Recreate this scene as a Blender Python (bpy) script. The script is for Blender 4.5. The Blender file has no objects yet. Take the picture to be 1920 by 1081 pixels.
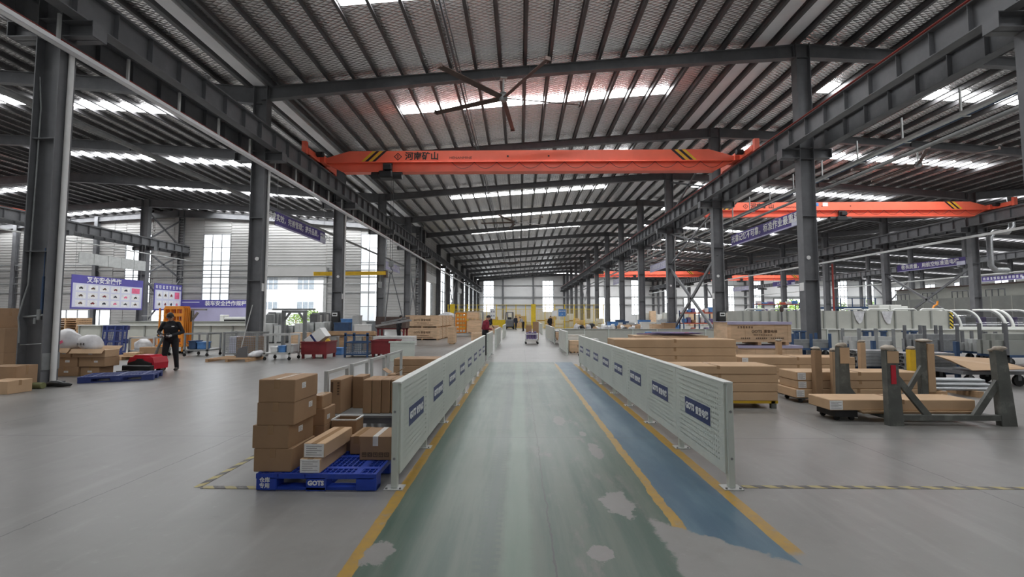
import bpy, bmesh, math, random
from mathutils import Vector, Matrix, Euler
random.seed(7)
SC = bpy.context.scene
COL = SC.collection
PI = math.pi
# ---------------------------------------------------------------- camera, world, exposure
FPX, EYE = 865.0, 1.63
PHI = math.atan(52.5 / FPX)
PSI = math.atan(14 / math.hypot(FPX, 52.5))
cd = bpy.data.cameras.new('camera')
cd.sensor_width = 36.0
cd.lens = 36.0 * FPX / 1920
cd.clip_start, cd.clip_end = 0.05, 600
cam = bpy.data.objects.new('camera', cd)
COL.objects.link(cam)
cam.location = (0, 0, EYE)
cam.rotation_euler = (PI / 2 + PHI, 0, PSI)
SC.camera = cam
SC.view_settings.view_transform = 'Standard'
SC.view_settings.look = 'None'
SC.view_settings.gamma = 1
SC.view_settings.use_curve_mapping = False
SC.view_settings.exposure = 0.72
SC.cycles.use_denoising = True
SC.cycles.max_bounces = 6
SC.cycles.diffuse_bounces = 4
SC.cycles.glossy_bounces = 3
SC.cycles.transparent_max_bounces = 16
SC.cycles.sample_clamp_indirect = 6
SKY_STRENGTH = 2.5
SKYLIGHT_STRENGTH = 16.5
wd = bpy.data.worlds.new('overcast_sky')
SC.world = wd
wd.use_nodes = True
bg = wd.node_tree.nodes['Background']
bg.inputs[0].default_value = (0.95, 0.975, 1.0, 1)
bg.inputs[1].default_value = SKY_STRENGTH

# ---------------------------------------------------------------- measuring: where a sight line meets the floor or a plane
_F = Vector((-math.sin(PSI) * math.cos(PHI), math.cos(PSI) * math.cos(PHI), math.sin(PHI)))
_R = Vector((math.cos(PSI), math.sin(PSI), 0))
_U = _R.cross(_F)
_C = Vector((0, 0, EYE))
def ray(px, py): return _F + _R * ((px - 960) / FPX) + _U * ((540.5 - py) / FPX)
def G(px, py, z=0.0):
    d = ray(px, py); return _C + d * ((z - EYE) / d.z)
def A(px, py, y):
    d = ray(px, py); return _C + d * (y / d.y)
def seen(pts):
    """does any of these points fall inside the picture?"""
    for p in pts:
        v = Vector(p) - _C; w = v.dot(_F)
        if w > 0.1 and -40 < 960 + FPX * v.dot(_R) / w < 1960 and -40 < 540.5 - FPX * v.dot(_U) / w < 1121: return True
    return False
def XA(px, y): return A(px, 600, y).x
def ZA(py, y, px=974): return A(px, py, y).z

# ---------------------------------------------------------------- materials
MATS = {}
class NT:
    """a small wrapper that makes node maths readable"""
    def __init__(s, name):
        s.m = bpy.data.materials.new(name); s.m.use_nodes = True
        s.t = s.m.node_tree; s.t.nodes.clear()
        s.out = s.t.nodes.new('ShaderNodeOutputMaterial')
        MATS[name] = s.m
    def n(s, typ, **kw):
        nd = s.t.nodes.new(typ)
        for k, v in kw.items(): setattr(nd, k, v)
        return nd
    def link(s, a, b): s.t.links.new(a, b)
    def put(s, sock, v):
        if hasattr(v, 'is_linked') or isinstance(v, bpy.types.NodeSocket): s.link(v, sock)
        elif isinstance(v, (tuple, list)) and len(v) == 3 and sock.type == 'RGBA': sock.default_value = (*v, 1)
        else: sock.default_value = v
    def m2(s, op, a, b=0.0, c=None, clamp=False):
        nd = s.n('ShaderNodeMath', operation=op, use_clamp=clamp)
        s.put(nd.inputs[0], a); s.put(nd.inputs[1], b)
        if c is not None: s.put(nd.inputs[2], c)
        return nd.outputs[0]
    def add(s, a, b): return s.m2('ADD', a, b)
    def sub(s, a, b): return s.m2('SUBTRACT', a, b)
    def mul(s, a, b): return s.m2('MULTIPLY', a, b)
    def mx(s, a, b): return s.m2('MAXIMUM', a, b)
    def step(s, lo, hi, x):
        nd = s.n('ShaderNodeMapRange', interpolation_type='SMOOTHSTEP')
        s.put(nd.inputs[0], x); s.put(nd.inputs[1], lo); s.put(nd.inputs[2], hi)
        nd.inputs[3].default_value = 0; nd.inputs[4].default_value = 1
        return nd.outputs[0]
    def band(s, x, lo, hi, soft=0.004):
        return s.mul(s.step(lo - soft, lo + soft, x), s.sub(1.0, s.step(hi - soft, hi + soft, x)))
    def noise(s, vec=None, scale=5.0, detail=3.0, rough=0.5, out=0):
        nd = s.n('ShaderNodeTexNoise'); nd.inputs['Scale'].default_value = scale
        nd.inputs['Detail'].default_value = detail; nd.inputs['Roughness'].default_value = rough
        if vec is not None: s.link(vec, nd.inputs['Vector'])
        return nd.outputs[out]
    def mapping(s, vec, scale=(1, 1, 1), rot=(0, 0, 0)):
        nd = s.n('ShaderNodeMapping'); nd.inputs['Scale'].default_value = scale; nd.inputs['Rotation'].default_value = rot
        s.link(vec, nd.inputs['Vector']); return nd.outputs[0]
    def mix(s, fac, a, b):
        nd = s.n('ShaderNodeMix', data_type='RGBA')
        s.put(nd.inputs[0], fac); s.put(nd.inputs[6], a); s.put(nd.inputs[7], b); return nd.outputs[2]
    def coord(s, k='Object'): return s.n('ShaderNodeTexCoord').outputs[k]
    def pos(s): return s.n('ShaderNodeNewGeometry').outputs['Position']
    def xyz(s, v):
        nd = s.n('ShaderNodeSeparateXYZ'); s.link(v, nd.inputs[0]); return nd.outputs
    def bump(s, h, strength=0.3, dist=0.01):
        nd = s.n('ShaderNodeBump'); nd.inputs['Strength'].default_value = strength; nd.inputs['Distance'].default_value = dist
        s.link(h, nd.inputs['Height']); return nd.outputs[0]
    def bsdf(s, col, rough=0.5, metal=0.0, normal=None, spec=0.5, final=True):
        p = s.n('ShaderNodeBsdfPrincipled')
        s.put(p.inputs['Base Color'], col); s.put(p.inputs['Roughness'], rough); s.put(p.inputs['Metallic'], metal)
        p.inputs['Specular IOR Level'].default_value = spec
        if normal is not None: s.link(normal, p.inputs['Normal'])
        if final: s.link(p.outputs[0], s.out.inputs[0])
        return p
def sc3(c, k): return tuple(min(1, x * k) for x in c)
def pm(name, col, rough=0.5, metal=0.0, var=0.12, scale=3.0, bump=0.0, bscale=40.0, rnd=0.0, dirt=None, stretch=(1, 1, 1), spec=0.5):
    """painted / raw surface: colour with mottling, optional dirt patches, fine relief and per-object variation"""
    t = NT(name); co = t.mapping(t.coord('Object'), stretch)
    nz = t.noise(co, scale, 4, 0.6)
    c = t.mix(t.step(0.3, 0.7, nz), sc3(col, 1 - var), sc3(col, 1 + var))
    if dirt:
        c = t.mix(t.mul(t.step(0.52, 0.68, t.noise(co, scale * 0.7 + 1.3, 6, 0.7)), dirt[1]), c, dirt[0])
    if rnd:
        oi = t.n('ShaderNodeObjectInfo'); hs = t.n('ShaderNodeHueSaturation')
        t.link(t.add(1.0 - rnd, t.mul(oi.outputs['Random'], 2 * rnd)), hs.inputs['Value']); t.link(c, hs.inputs['Color']); c = hs.outputs[0]
    nm = None
    if bump: nm = t.bump(t.noise(co, bscale, 3, 0.6), bump, 0.01)
    t.bsdf(c, rough, metal, nm, spec)
    return t.m
def em(name, col, strength):
    t = NT(name); e = t.n('ShaderNodeEmission'); t.put(e.inputs[0], col); e.inputs[1].default_value = strength
    t.link(e.outputs[0], t.out.inputs[0]); return t.m
def M(n): return MATS[n]

# ---------------------------------------------------------------- meshes
class MB:
    """collects boxes, bars, tubes and prisms; build() makes ONE mesh object of them"""
    def __init__(s): s.v = []; s.f = []; s.sm = []
    def raw(s, vs, fs, smooth=False):
        o = len(s.v); s.v += [tuple(v) for v in vs]; s.f += [tuple(i + o for i in f) for f in fs]; s.sm += [smooth] * len(fs); return s
    def box(s, x0, y0, z0, x1, y1, z1):
        if x0 > x1: x0, x1 = x1, x0
        if y0 > y1: y0, y1 = y1, y0
        if z0 > z1: z0, z1 = z1, z0
        e = (len(s.f) // 6 % 9) * 0.00015      # no two faces of a mesh share a plane
        x0, y0, z0, x1, y1, z1 = x0 - e, y0 - e, z0, x1 + e, y1 + e, z1 + e
        return s.raw([(x0, y0, z0), (x1, y0, z0), (x1, y1, z0), (x0, y1, z0), (x0, y0, z1), (x1, y0, z1), (x1, y1, z1), (x0, y1, z1)],
                     [(0, 3, 2, 1), (4, 5, 6, 7), (0, 1, 5, 4), (1, 2, 6, 5), (2, 3, 7, 6), (3, 0, 4, 7)])
    def cbox(s, cx, cy, cz, sx, sy, sz, rx=0, ry=0, rz=0):
        m = Matrix.Translation((cx, cy, cz)) @ Euler((rx, ry, rz)).to_matrix().to_4x4()
        b = MB().box(-sx / 2, -sy / 2, -sz / 2, sx / 2, sy / 2, sz / 2)
        return s.raw([m @ Vector(v) for v in b.v], b.f)
    def bev(s, x0, y0, z0, x1, y1, z1, r=0.01):
        """box with chamfered edges"""
        xs, ys, zs = (x0, x1), (y0, y1), (z0, z1); vs = []; idx = {}
        for i in (0, 1):
            for j in (0, 1):
                for k in (0, 1):
                    sx, sy, sz = (1, -1)[i], (1, -1)[j], (1, -1)[k]
                    for a in range(3):
                        d = [r * sx, r * sy, r * sz]; d[a] = 0
                        idx[(i, j, k, a)] = len(vs); vs.append((xs[i] + d[0], ys[j] + d[1], zs[k] + d[2]))
        fs = []
        I = lambda i, j, k, a: idx[(i, j, k, a)]
        for i in (0, 1): q = [I(i, 0, 0, 0), I(i, 1, 0, 0), I(i, 1, 1, 0), I(i, 0, 1, 0)]; fs.append(q if i else q[::-1])
        for j in (0, 1): q = [I(0, j, 0, 1), I(1, j, 0, 1), I(1, j, 1, 1), I(0, j, 1, 1)]; fs.append(q[::-1] if j else q)
        for k in (0, 1): q = [I(0, 0, k, 2), I(1, 0, k, 2), I(1, 1, k, 2), I(0, 1, k, 2)]; fs.append(q if k else q[::-1])
        def edge(a, b, c, d, out):
            n = (Vector(vs[b]) - Vector(vs[a])).cross(Vector(vs[c]) - Vector(vs[a]))
            fs.append([a, b, c, d] if n.dot(Vector(out)) > 0 else [d, c, b, a])
        S = (-1, 1)
        for i in (0, 1):
            for j in (0, 1): edge(I(i, j, 0, 0), I(i, j, 1, 0), I(i, j, 1, 1), I(i, j, 0, 1), (S[i], S[j], 0))
            for k in (0, 1): edge(I(i, 0, k, 0), I(i, 1, k, 0), I(i, 1, k, 2), I(i, 0, k, 2), (S[i], 0, S[k]))
        for j in (0, 1):
            for k in (0, 1): edge(I(0, j, k, 1), I(1, j, k, 1), I(1, j, k, 2), I(0, j, k, 2), (0, S[j], S[k]))
        for i in (0, 1):
            for j in (0, 1):
                for k in (0, 1):
                    q = [I(i, j, k, 0), I(i, j, k, 1), I(i, j, k, 2)]
                    n = (Vector(vs[q[1]]) - Vector(vs[q[0]])).cross(Vector(vs[q[2]]) - Vector(vs[q[0]]))
                    fs.append(q if n.dot(Vector((S[i], S[j], S[k]))) > 0 else q[::-1])
        return s.raw(vs, fs)
    def tube(s, pts, r, n=8, cap=True, r2=None):
        """round tube through points; r2 gives an end radius"""
        pts = [Vector(p) for p in pts]; rings = []; m = len(pts)
        up = None
        for i, p in enumerate(pts):
            d = (pts[min(i + 1, m - 1)] - pts[max(i - 1, 0)]).normalized()
            if up is None:
                up = Vector((0, 0, 1)) if abs(d.z) < 0.9 else Vector((1, 0, 0))
            a = d.cross(up).normalized(); b = a.cross(d).normalized(); up = b
            rr = r if r2 is None else r + (r2 - r) * i / max(1, m - 1)
            rings.append([p + (a * math.cos(t) + b * math.sin(t)) * rr for t in [2 * PI * k / n for k in range(n)]])
        vs = [v for ring in rings for v in ring]; fs = []
        for i in range(m - 1):
            for k in range(n):
                fs.append((i * n + k, i * n + (k + 1) % n, (i + 1) * n + (k + 1) % n, (i + 1) * n + k))
        s.raw(vs, fs, n > 5)
        if cap: s.raw(rings[0], [tuple(range(n))[::-1]]); s.raw(rings[-1], [tuple(range(n))])
        return s
    def bar(s, p0, p1, w, h=None, roll=0.0):
        """square bar between two points: w across, h in the up direction"""
        p0, p1 = Vector(p0), Vector(p1); h = h or w; d = (p1 - p0).normalized()
        up = Vector((0, 0, 1)) if abs(d.z) < 0.95 else Vector((0, 1, 0))
        a = d.cross(up).normalized(); b = a.cross(d).normalized()
        if roll: a, b = a * math.cos(roll) + b * math.sin(roll), b * math.cos(roll) - a * math.sin(roll)
        vs = []
        for p in (p0, p1):
            for sa, sb in ((-1, -1), (1, -1), (1, 1), (-1, 1)): vs.append(p + a * (sa * w / 2) + b * (sb * h / 2))
        return s.raw(vs, [(0, 1, 2, 3)[::-1], (4, 5, 6, 7), (0, 1, 5, 4), (1, 2, 6, 5), (2, 3, 7, 6), (3, 0, 4, 7)][0:2] + [(0, 1, 5, 4), (1, 2, 6, 5), (2, 3, 7, 6), (3, 0, 4, 7)])
    def prism(s, poly, axis, a0, a1):
        """polygon (2D points) pushed along an axis: 'x' -> poly=(y,z), 'y' -> (x,z), 'z' -> (x,y)"""
        n = len(poly)
        def mk(p, a): return {'x': (a, p[0], p[1]), 'y': (p[0], a, p[1]), 'z': (p[0], p[1], a)}[axis]
        vs = [mk(p, a0) for p in poly] + [mk(p, a1) for p in poly]
        fs = [tuple(range(n)), tuple(range(n, 2 * n))[::-1]] + [((i + 1) % n, i, n + i, n + (i + 1) % n) for i in range(n)]
        return s.raw(vs, fs)
    def ibeam(s, axis, a0, a1, c, z0, z1, fw, ft=0.02, wt=0.015):
        """I-section along x or y: c is the other horizontal coordinate of the web"""
        poly = [(c - fw / 2, z0), (c + fw / 2, z0), (c + fw / 2, z0 + ft), (c + wt / 2, z0 + ft), (c + wt / 2, z1 - ft), (c + fw / 2, z1 - ft),
                (c + fw / 2, z1), (c - fw / 2, z1), (c - fw / 2, z1 - ft), (c - wt / 2, z1 - ft), (c - wt / 2, z0 + ft), (c - fw / 2, z0 + ft)]
        n = len(poly)
        mk = (lambda p, a: (a, p[0], p[1])) if axis == 'x' else (lambda p, a: (p[0], a, p[1]))
        vs = [mk(p, a) for a in (a0, a1) for p in poly]
        fs = [((i + 1) % n, i, n + i, n + (i + 1) % n) for i in range(n)] + [(0, 1, 2, 11), (3, 4, 9, 10), (5, 6, 7, 8), (2, 3, 10, 11), (4, 5, 8, 9)]
        fs += [tuple(i + n for i in f)[::-1] for f in fs[n:]]
        return s.raw(vs, fs)
    def lathe(s, prof, cx=0, cy=0, n=16):
        vs = []; m = len(prof)
        for r, z in prof: vs += [(cx + r * math.cos(2 * PI * k / n), cy + r * math.sin(2 * PI * k / n), z) for k in range(n)]
        fs = [(i * n + k, i * n + (k + 1) % n, (i + 1) * n + (k + 1) % n, (i + 1) * n + k) for i in range(m - 1) for k in range(n)]
        s.raw(vs, fs, True); s.raw(vs[:n], [tuple(range(n))[::-1]]); s.raw(vs[-n:], [tuple(range(n))]); return s
    def blob(s, c, r, seed=0, amp=0.25, nu=10, nv=7, flat=0.0):
        """lumpy closed shape: bags, rubble, crumpled things"""
        rd = random.Random(seed); vs = []; fs = []
        ph = [(rd.uniform(1, 3), rd.uniform(0, 6), rd.uniform(1, 3), rd.uniform(0, 6)) for _ in range(4)]
        for j in range(nv + 1):
            th = PI * j / nv
            for i in range(nu):
                a = 2 * PI * i / nu
                k = 1 + math.sin(th) * (amp * sum(math.sin(round(p[0]) * a + p[1]) * math.sin(p[2] * th + p[3]) for p in ph) / 2 + rd.uniform(-amp, amp) * .5)
                z = math.cos(th) * r[2] * k
                if z < -flat * r[2] and flat: z = -flat * r[2]
                vs.append((c[0] + math.sin(th) * math.cos(a) * r[0] * k, c[1] + math.sin(th) * math.sin(a) * r[1] * k, c[2] + z))
        for j in range(nv):
            for i in range(nu): fs.append((j * nu + i, (j + 1) * nu + i, (j + 1) * nu + (i + 1) % nu, j * nu + (i + 1) % nu))
        return s.raw(vs, fs, True)
    def mesh(s, name, mat):
        me = bpy.data.meshes.new(name); me.from_pydata(s.v, [], s.f); me.validate(); me.update()
        me.polygons.foreach_set('use_smooth', s.sm[:len(me.polygons)] + [False] * (len(me.polygons) - len(s.sm)))
        if mat: me.materials.append(MATS[mat] if isinstance(mat, str) else mat)
        return me
    def build(s, name, mat, parent=None, loc=(0, 0, 0), rz=0.0):
        return mobj(name, s.mesh(name, mat), parent, loc, rz)
def mobj(name, me, parent=None, loc=(0, 0, 0), rz=0.0):
    o = bpy.data.objects.new(name, me); COL.objects.link(o); o.parent = parent; o.location = loc; o.rotation_euler.z = rz; return o
def empty(name, loc=(0, 0, 0), rz=0.0):
    o = bpy.data.objects.new(name, None); COL.objects.link(o); o.location = loc; o.rotation_euler.z = rz; o.empty_display_size = 0.2; return o
def tag(o, label, cat, group=None, kind=None):
    o['label'] = label; o['category'] = cat
    if group: o['group'] = group
    if kind: o['kind'] = kind
    return o
def kids(o): return [c for c in bpy.data.objects if c.parent == o]
def tree(o):
    ch = list(o.children); return (o, [tree(c) for c in ch])
def ctree(t, parent=None):
    c = t[0].copy(); COL.objects.link(c); c.parent = parent
    for k in t[1]: ctree(k, c)
    return c
def dup(t, loc, rz=0.0, label=None, group=None):
    c = ctree(t); c.location = loc; c.rotation_euler.z = rz
    if label: c['label'] = label
    if group: c['group'] = group
    return c
_tc = {}
def text(body, size, mat, parent=None, loc=(0, 0, 0), rot=(PI / 2, 0, 0), name='lettering', align='CENTER', bold=0.0, sx=1.0, ext=0.0015):
    """flat lettering as a thin mesh; size is the height of a character"""
    key = (body, size, mat, align, bold, ext)
    if key not in _tc:
        cu = bpy.data.curves.new('t', 'FONT'); cu.body = body; cu.size = size; cu.align_x = align; cu.align_y = 'CENTER'
        cu.extrude = ext; cu.offset = bold; cu.resolution_u = 2
        ob = bpy.data.objects.new('t', cu); COL.objects.link(ob)
        dg = bpy.context.evaluated_depsgraph_get()
        me = bpy.data.meshes.new_from_object(ob.evaluated_get(dg)); me.materials.clear(); me.materials.append(MATS[mat])
        bpy.data.objects.remove(ob); bpy.data.curves.remove(cu); _tc[key] = me
    o = bpy.data.objects.new(name, _tc[key]); COL.objects.link(o); o.parent = parent; o.location = loc; o.rotation_euler = rot; o.scale = (sx, 1, 1)
    return o

def marks(n, size, mat, parent, loc, rz=0.0, gap=1.15, rx=PI / 2, seed=1, fill=.8):
    """a line of print too blurred to read: small strokes at the size and spacing of the characters"""
    m = MB(); rd = random.Random(seed)
    for i in range(n):
        x = (i - (n - 1) / 2) * size * gap; w = size * fill / 2
        for j in range(3): z = (j - 1) * size * .32; m.box(x - w * rd.uniform(.6, 1), z - size * .06, -.0008, x + w * rd.uniform(.6, 1), z + size * .06, .0008)
        for j in range(2): u = x + (j - .5) * size * .36 + rd.uniform(-.1, .1) * size; m.box(u - size * .05, -size * .42, -.0008, u + size * .05, size * .42, .0008)
    o = m.build('blurred_print', mat, parent); o.location = loc; o.rotation_euler = (rx, 0, rz); o['kind'] = 'stuff'; return o

# ---------------------------------------------------------------- palette
pm('steel', (0.135, 0.138, 0.146), 0.52, 0.0, 0.12, 1.5, dirt=((0.21, 0.21, 0.208), 0.28))
pm('purlin', (0.085, 0.083, 0.085), 0.45, 0.3, 0.25, 1.2)
pm('galvanised', (0.42, 0.43, 0.44), 0.4, 0.7, 0.12, 6)
pm('grey_metal', (0.27, 0.28, 0.28), 0.45, 0.3, 0.15, 3)
pm('pale_metal', (0.52, 0.53, 0.52), 0.4, 0.2, 0.08, 3)
pm('siding', (0.43, 0.427, 0.417), 0.5, 0.0, 0.04, 0.6)
pm('wall_flat', (0.64, 0.64, 0.635), 0.6, 0.0, 0.03, 0.4)
pm('window_frame', (0.30, 0.31, 0.32), 0.5)
pm('bare_sheet', (0.88, 0.88, 0.90), 0.45, 0.0, 0.05, 0.5)
pm('crane_red', (0.90, 0.16, 0.09), 0.42, 0.0, 0.07, 0.8)
pm('conductor_red', (0.30, 0.035, 0.025), 0.5)
pm('black', (0.012, 0.012, 0.013), 0.5)
pm('rubber', (0.02, 0.02, 0.02), 0.8)
pm('yellow', (0.72, 0.45, 0.02), 0.5, 0.0, 0.1)
pm('fence_yellow', (0.74, 0.52, 0.02), 0.5, 0.0, 0.1)
pm('orange', (0.74, 0.26, 0.02), 0.5, 0.0, 0.12, 2)
pm('white', (0.78, 0.78, 0.77), 0.5, 0.0, 0.04)
pm('white_print', (0.86, 0.86, 0.86), 0.6, 0.0, 0.01)
pm('black_print', (0.02, 0.018, 0.016), 0.7, 0.0, 0.01)
pm('brown_print', (0.10, 0.055, 0.03), 0.7, 0.0, 0.01)
pm('paper_label', (0.80, 0.80, 0.79), 0.6, 0.0, 0.05, 30)
pm('sign_navy', (0.018, 0.03, 0.14), 0.4, 0.0, 0.03)
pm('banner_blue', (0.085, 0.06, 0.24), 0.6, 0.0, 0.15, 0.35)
pm('board_purple', (0.10, 0.085, 0.36), 0.5, 0.0, 0.2, 0.2)
pm('board_pale', (0.66, 0.67, 0.80), 0.5, 0.0, 0.05, 0.6)
pm('board_pink', (0.80, 0.15, 0.28), 0.5)
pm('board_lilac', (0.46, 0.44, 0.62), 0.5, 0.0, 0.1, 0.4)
pm('print_white_sheet', (0.80, 0.80, 0.82), 0.6)
pm('cardboard', (0.33, 0.205, 0.115), 0.75, 0.0, 0.08, 2.5, bump=0.06, bscale=60, rnd=0.08)
pm('cardboard_light', (0.50, 0.335, 0.20), 0.75, 0.0, 0.07, 2.0, bump=0.05, bscale=60, rnd=0.07)
pm('tape', (0.36, 0.225, 0.12), 0.25, 0.0, 0.06, 6)
pm('tape_white', (0.72, 0.70, 0.66), 0.35)
pm('plywood', (0.64, 0.45, 0.29), 0.65, 0.0, 0.16, 1.6, bump=0.05, rnd=0.07, stretch=(1, 1, 5))
pm('timber', (0.46, 0.29, 0.16), 0.7, 0.0, 0.2, 3, rnd=0.1, stretch=(1, 1, 4))
pm('pallet_blue', (0.016, 0.055, 0.40), 0.42, 0.0, 0.08, 3, dirt=((0.10, 0.14, 0.36), 0.35))
pm('pallet_blue_dark', (0.03, 0.05, 0.20), 0.5, 0.0, 0.12, 3, dirt=((0.10, 0.12, 0.25), 0.4))
pm('stillage_blue', (0.035, 0.075, 0.16), 0.5, 0.0, 0.15)
pm('bin_red', (0.20, 0.02, 0.025), 0.45, 0.0, 0.15, 2)
pm('truck_red', (0.50, 0.012, 0.03), 0.35)
pm('bag_white', (0.66, 0.65, 0.66), 0.5, 0.0, 0.12, 4, bump=0.4, bscale=9)
pm('plastic_film', (0.62, 0.62, 0.64), 0.3, 0.0, 0.15, 6, bump=0.5, bscale=14)
pm('film_tan', (0.42, 0.36, 0.29), 0.4, 0.0, 0.2, 9, bump=0.5, bscale=20)
pm('beige_panel', (0.47, 0.475, 0.43), 0.5, 0.0, 0.06, 1.2)
pm('beige_dark', (0.30, 0.31, 0.285), 0.5, 0.0, 0.08, 1.2)
pm('fence_pale', (0.60, 0.64, 0.59), 0.45, 0.0, 0.05, 1.5)
pm('machine_white', (0.70, 0.71, 0.68), 0.45, 0.0, 0.04)
pm('blue_bin', (0.08, 0.22, 0.50), 0.5, 0.0, 0.15)
pm('purple', (0.16, 0.12, 0.27), 0.5)
pm('tarp', (0.13, 0.11, 0.22), 0.6, 0.0, 0.2, 3, dirt=((0.25, 0.05, 0.06), 0.8))
pm('shirt_red', (0.20, 0.012, 0.03), 0.85, 0.0, 0.15, 8)
pm('work_black', (0.011, 0.011, 0.014), 0.85, 0.0, 0.25, 8)
pm('work_navy', (0.02, 0.024, 0.04), 0.85, 0.0, 0.2, 8)
pm('grey_cloth', (0.35, 0.34, 0.34), 0.9)
pm('skin', (0.55, 0.32, 0.22), 0.5, 0.0, 0.05, 10)
pm('hair', (0.012, 0.01, 0.01), 0.6)
pm('shoe', (0.05, 0.045, 0.04), 0.7)
pm('brown_steel', (0.09, 0.06, 0.05), 0.6, 0.0, 0.2)
pm('shelf_red', (0.45, 0.10, 0.06), 0.5)
pm('rack_green_grey', (0.10, 0.105, 0.095), 0.6, 0.0, 0.2, 4, dirt=((0.25, 0.25, 0.23), 0.5))
pm('facade', (0.72, 0.73, 0.74), 0.7, 0.0, 0.03, 0.3)
pm('facade_window', (0.30, 0.34, 0.38), 0.3)
pm('leaf_green', (0.22, 0.34, 0.06), 0.7, 0.0, 0.4, 3)
pm('olive', (0.16, 0.17, 0.07), 0.6)
pm('asphalt', (0.42, 0.42, 0.41), 0.8, 0.0, 0.06, 0.5)
em('skylight', (0.97, 0.985, 1.0), SKYLIGHT_STRENGTH)
# ---------------------------------------------------------------- surfaces with patterns of their own
def make_floor_material():
    t = NT('floor_concrete'); p = t.pos(); X, Y, Z = t.xyz(p)
    n1 = t.noise(p, 0.35, 5, 0.6); n2 = t.noise(p, 2.2, 6, 0.65); n3 = t.noise(p, 9, 5, 0.7)
    c = t.mix(t.step(0.35, 0.65, n1), (0.190, 0.184, 0.174), (0.242, 0.236, 0.225))
    c = t.mix(t.mul(t.step(0.45, 0.75, n2), 0.5), c, (0.165, 0.158, 0.15))
    c = t.mix(t.mul(t.step(0.55, 0.8, n3), 0.25), c, (0.37, 0.36, 0.35))
    streak = t.noise(t.mapping(p, (1.2, 0.12, 1)), 3, 4, 0.6)
    c = t.mix(t.mul(t.step(0.5, 0.75, streak), 0.22), c, (0.36, 0.35, 0.34))
    wob = t.mul(t.sub(t.noise(p, 3.0, 6, 0.7), 0.5), 0.10)
    wob2 = t.mul(t.sub(t.noise(p, 6.0, 8, 0.75), 0.5), 0.9)
    xw = t.add(X, t.mul(wob, 0.35)); xs = t.add(X, wob)
    # where the paint has come off: the broken end of the lane and scattered bare patches
    edge = t.sub(t.add(t.add(Y, t.mul(t.sub(X, 1.24), 0.86)), t.mul(wob2, 0.35)), 3.70)
    bare = t.mul(t.sub(1.0, t.step(-0.02, 0.02, edge)), t.step(1.02, 1.06, t.add(X, t.mul(wob2, 0.25))))
    def patch(px, py, rx, ry):
        a = t.m2('DIVIDE', t.sub(X, px), rx); b = t.m2('DIVIDE', t.sub(Y, py), ry)
        d = t.m2('SQRT', t.add(t.mul(a, a), t.mul(b, b)))
        return t.sub(1.0, t.step(0.95, 1.05, t.add(d, t.mul(wob2, 2.6))))
    for px, py, rx, ry in ((0.93, 5.75, 0.07, 0.32), (0.88, 6.55, 0.05, 0.13), (0.86, 4.15, 0.13, 0.28), (-0.98, 3.28, 0.10, 0.16), (0.55, 3.3, 0.09, 0.13), (0.62, 7.4, 0.09, 0.3)):
        bare = t.mx(bare, patch(px, py, rx, ry))
    bare = t.mx(bare, t.mul(t.step(0.70, 0.72, t.noise(t.mapping(p, (1, 0.5, 1)), 4.2, 7, 0.7)), 0.8))
    keep = t.sub(1.0, bare)
    ylim = t.sub(1.0, t.step(16.6, 16.75, t.add(Y, wob)))
    # green lane
    wear = t.noise(t.mapping(p, (2.2, 0.16, 1)), 2.2, 6, 0.62)
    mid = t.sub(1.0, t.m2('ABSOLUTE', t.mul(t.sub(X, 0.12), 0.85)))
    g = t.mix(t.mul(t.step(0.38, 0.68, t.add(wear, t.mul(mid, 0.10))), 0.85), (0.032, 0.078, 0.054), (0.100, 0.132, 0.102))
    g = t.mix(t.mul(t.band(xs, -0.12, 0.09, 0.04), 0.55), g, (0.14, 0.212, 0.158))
    g = t.mix(t.mul(t.mul(t.step(0.52, 0.70, t.noise(t.mapping(p, (1.6, 0.5, 1)), 2.0, 7, 0.7)), t.band(X, 0.1, 1.1, 0.2)), 0.85), g, (0.155, 0.148, 0.135))
    # tyre print of a truck along the lane
    tread = t.mx(t.m2('GREATER_THAN', t.m2('FRACT', t.mul(Y, 11.0)), 0.5), t.band(X, -0.255, -0.195, 0.01))
    tm = t.mul(t.mul(t.band(xs, -0.31, -0.14, 0.012), tread), t.sub(1.0, t.step(9.0, 12.5, Y)))
    g = t.mix(t.mul(tm, 0.8), g, (0.055, 0.09, 0.074))
    gm = t.mul(t.mul(t.band(xw, -1.06, 1.22), ylim), keep)
    sc = t.noise(t.mapping(p, (6.0, 0.5, 1), (0, 0, 0.12)), 2.6, 6, 0.7)
    g = t.mix(t.mul(t.step(0.60, 0.72, sc), 0.35), g, (0.06, 0.075, 0.066))
    c = t.mix(t.mul(t.step(0.62, 0.74, t.noise(t.mapping(p, (0.7, 1.6, 1), (0, 0, 0.5)), 1.5, 7, 0.72)), 0.35), c, (0.12, 0.115, 0.11))
    c = t.mix(t.mul(gm, 0.93), c, g)
    # blue walkway
    bl = t.mix(t.step(0.35, 0.7, t.noise(t.mapping(p, (1.5, 0.3, 1)), 2.5, 5, 0.6)), (0.036, 0.088, 0.14), (0.08, 0.145, 0.19))
    c = t.mix(t.mul(t.mul(t.mul(t.band(xw, 1.27, 1.86), ylim), keep), 0.95), c, bl)
    # yellow lines
    yc = t.mix(t.step(0.4, 0.7, n3), (0.36, 0.215, 0.03), (0.29, 0.185, 0.06))
    yk = t.mul(keep, t.sub(1.0, t.mul(t.step(0.56, 0.66, t.noise(p, 7, 7, 0.7)), 0.6)))
    ym = t.mx(t.mx(t.band(xw, -1.155, -1.055), t.band(xs, 1.195, 1.285)), t.band(xw, 1.85, 1.965))
    ylim2 = t.sub(1.0, t.step(15.8, 16.2, Y)); yst = t.mx(t.step(3.28, 3.36, t.add(Y, t.mul(wob, 2.0))), t.sub(1.0, t.step(0.0, 0.1, X)))
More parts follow.
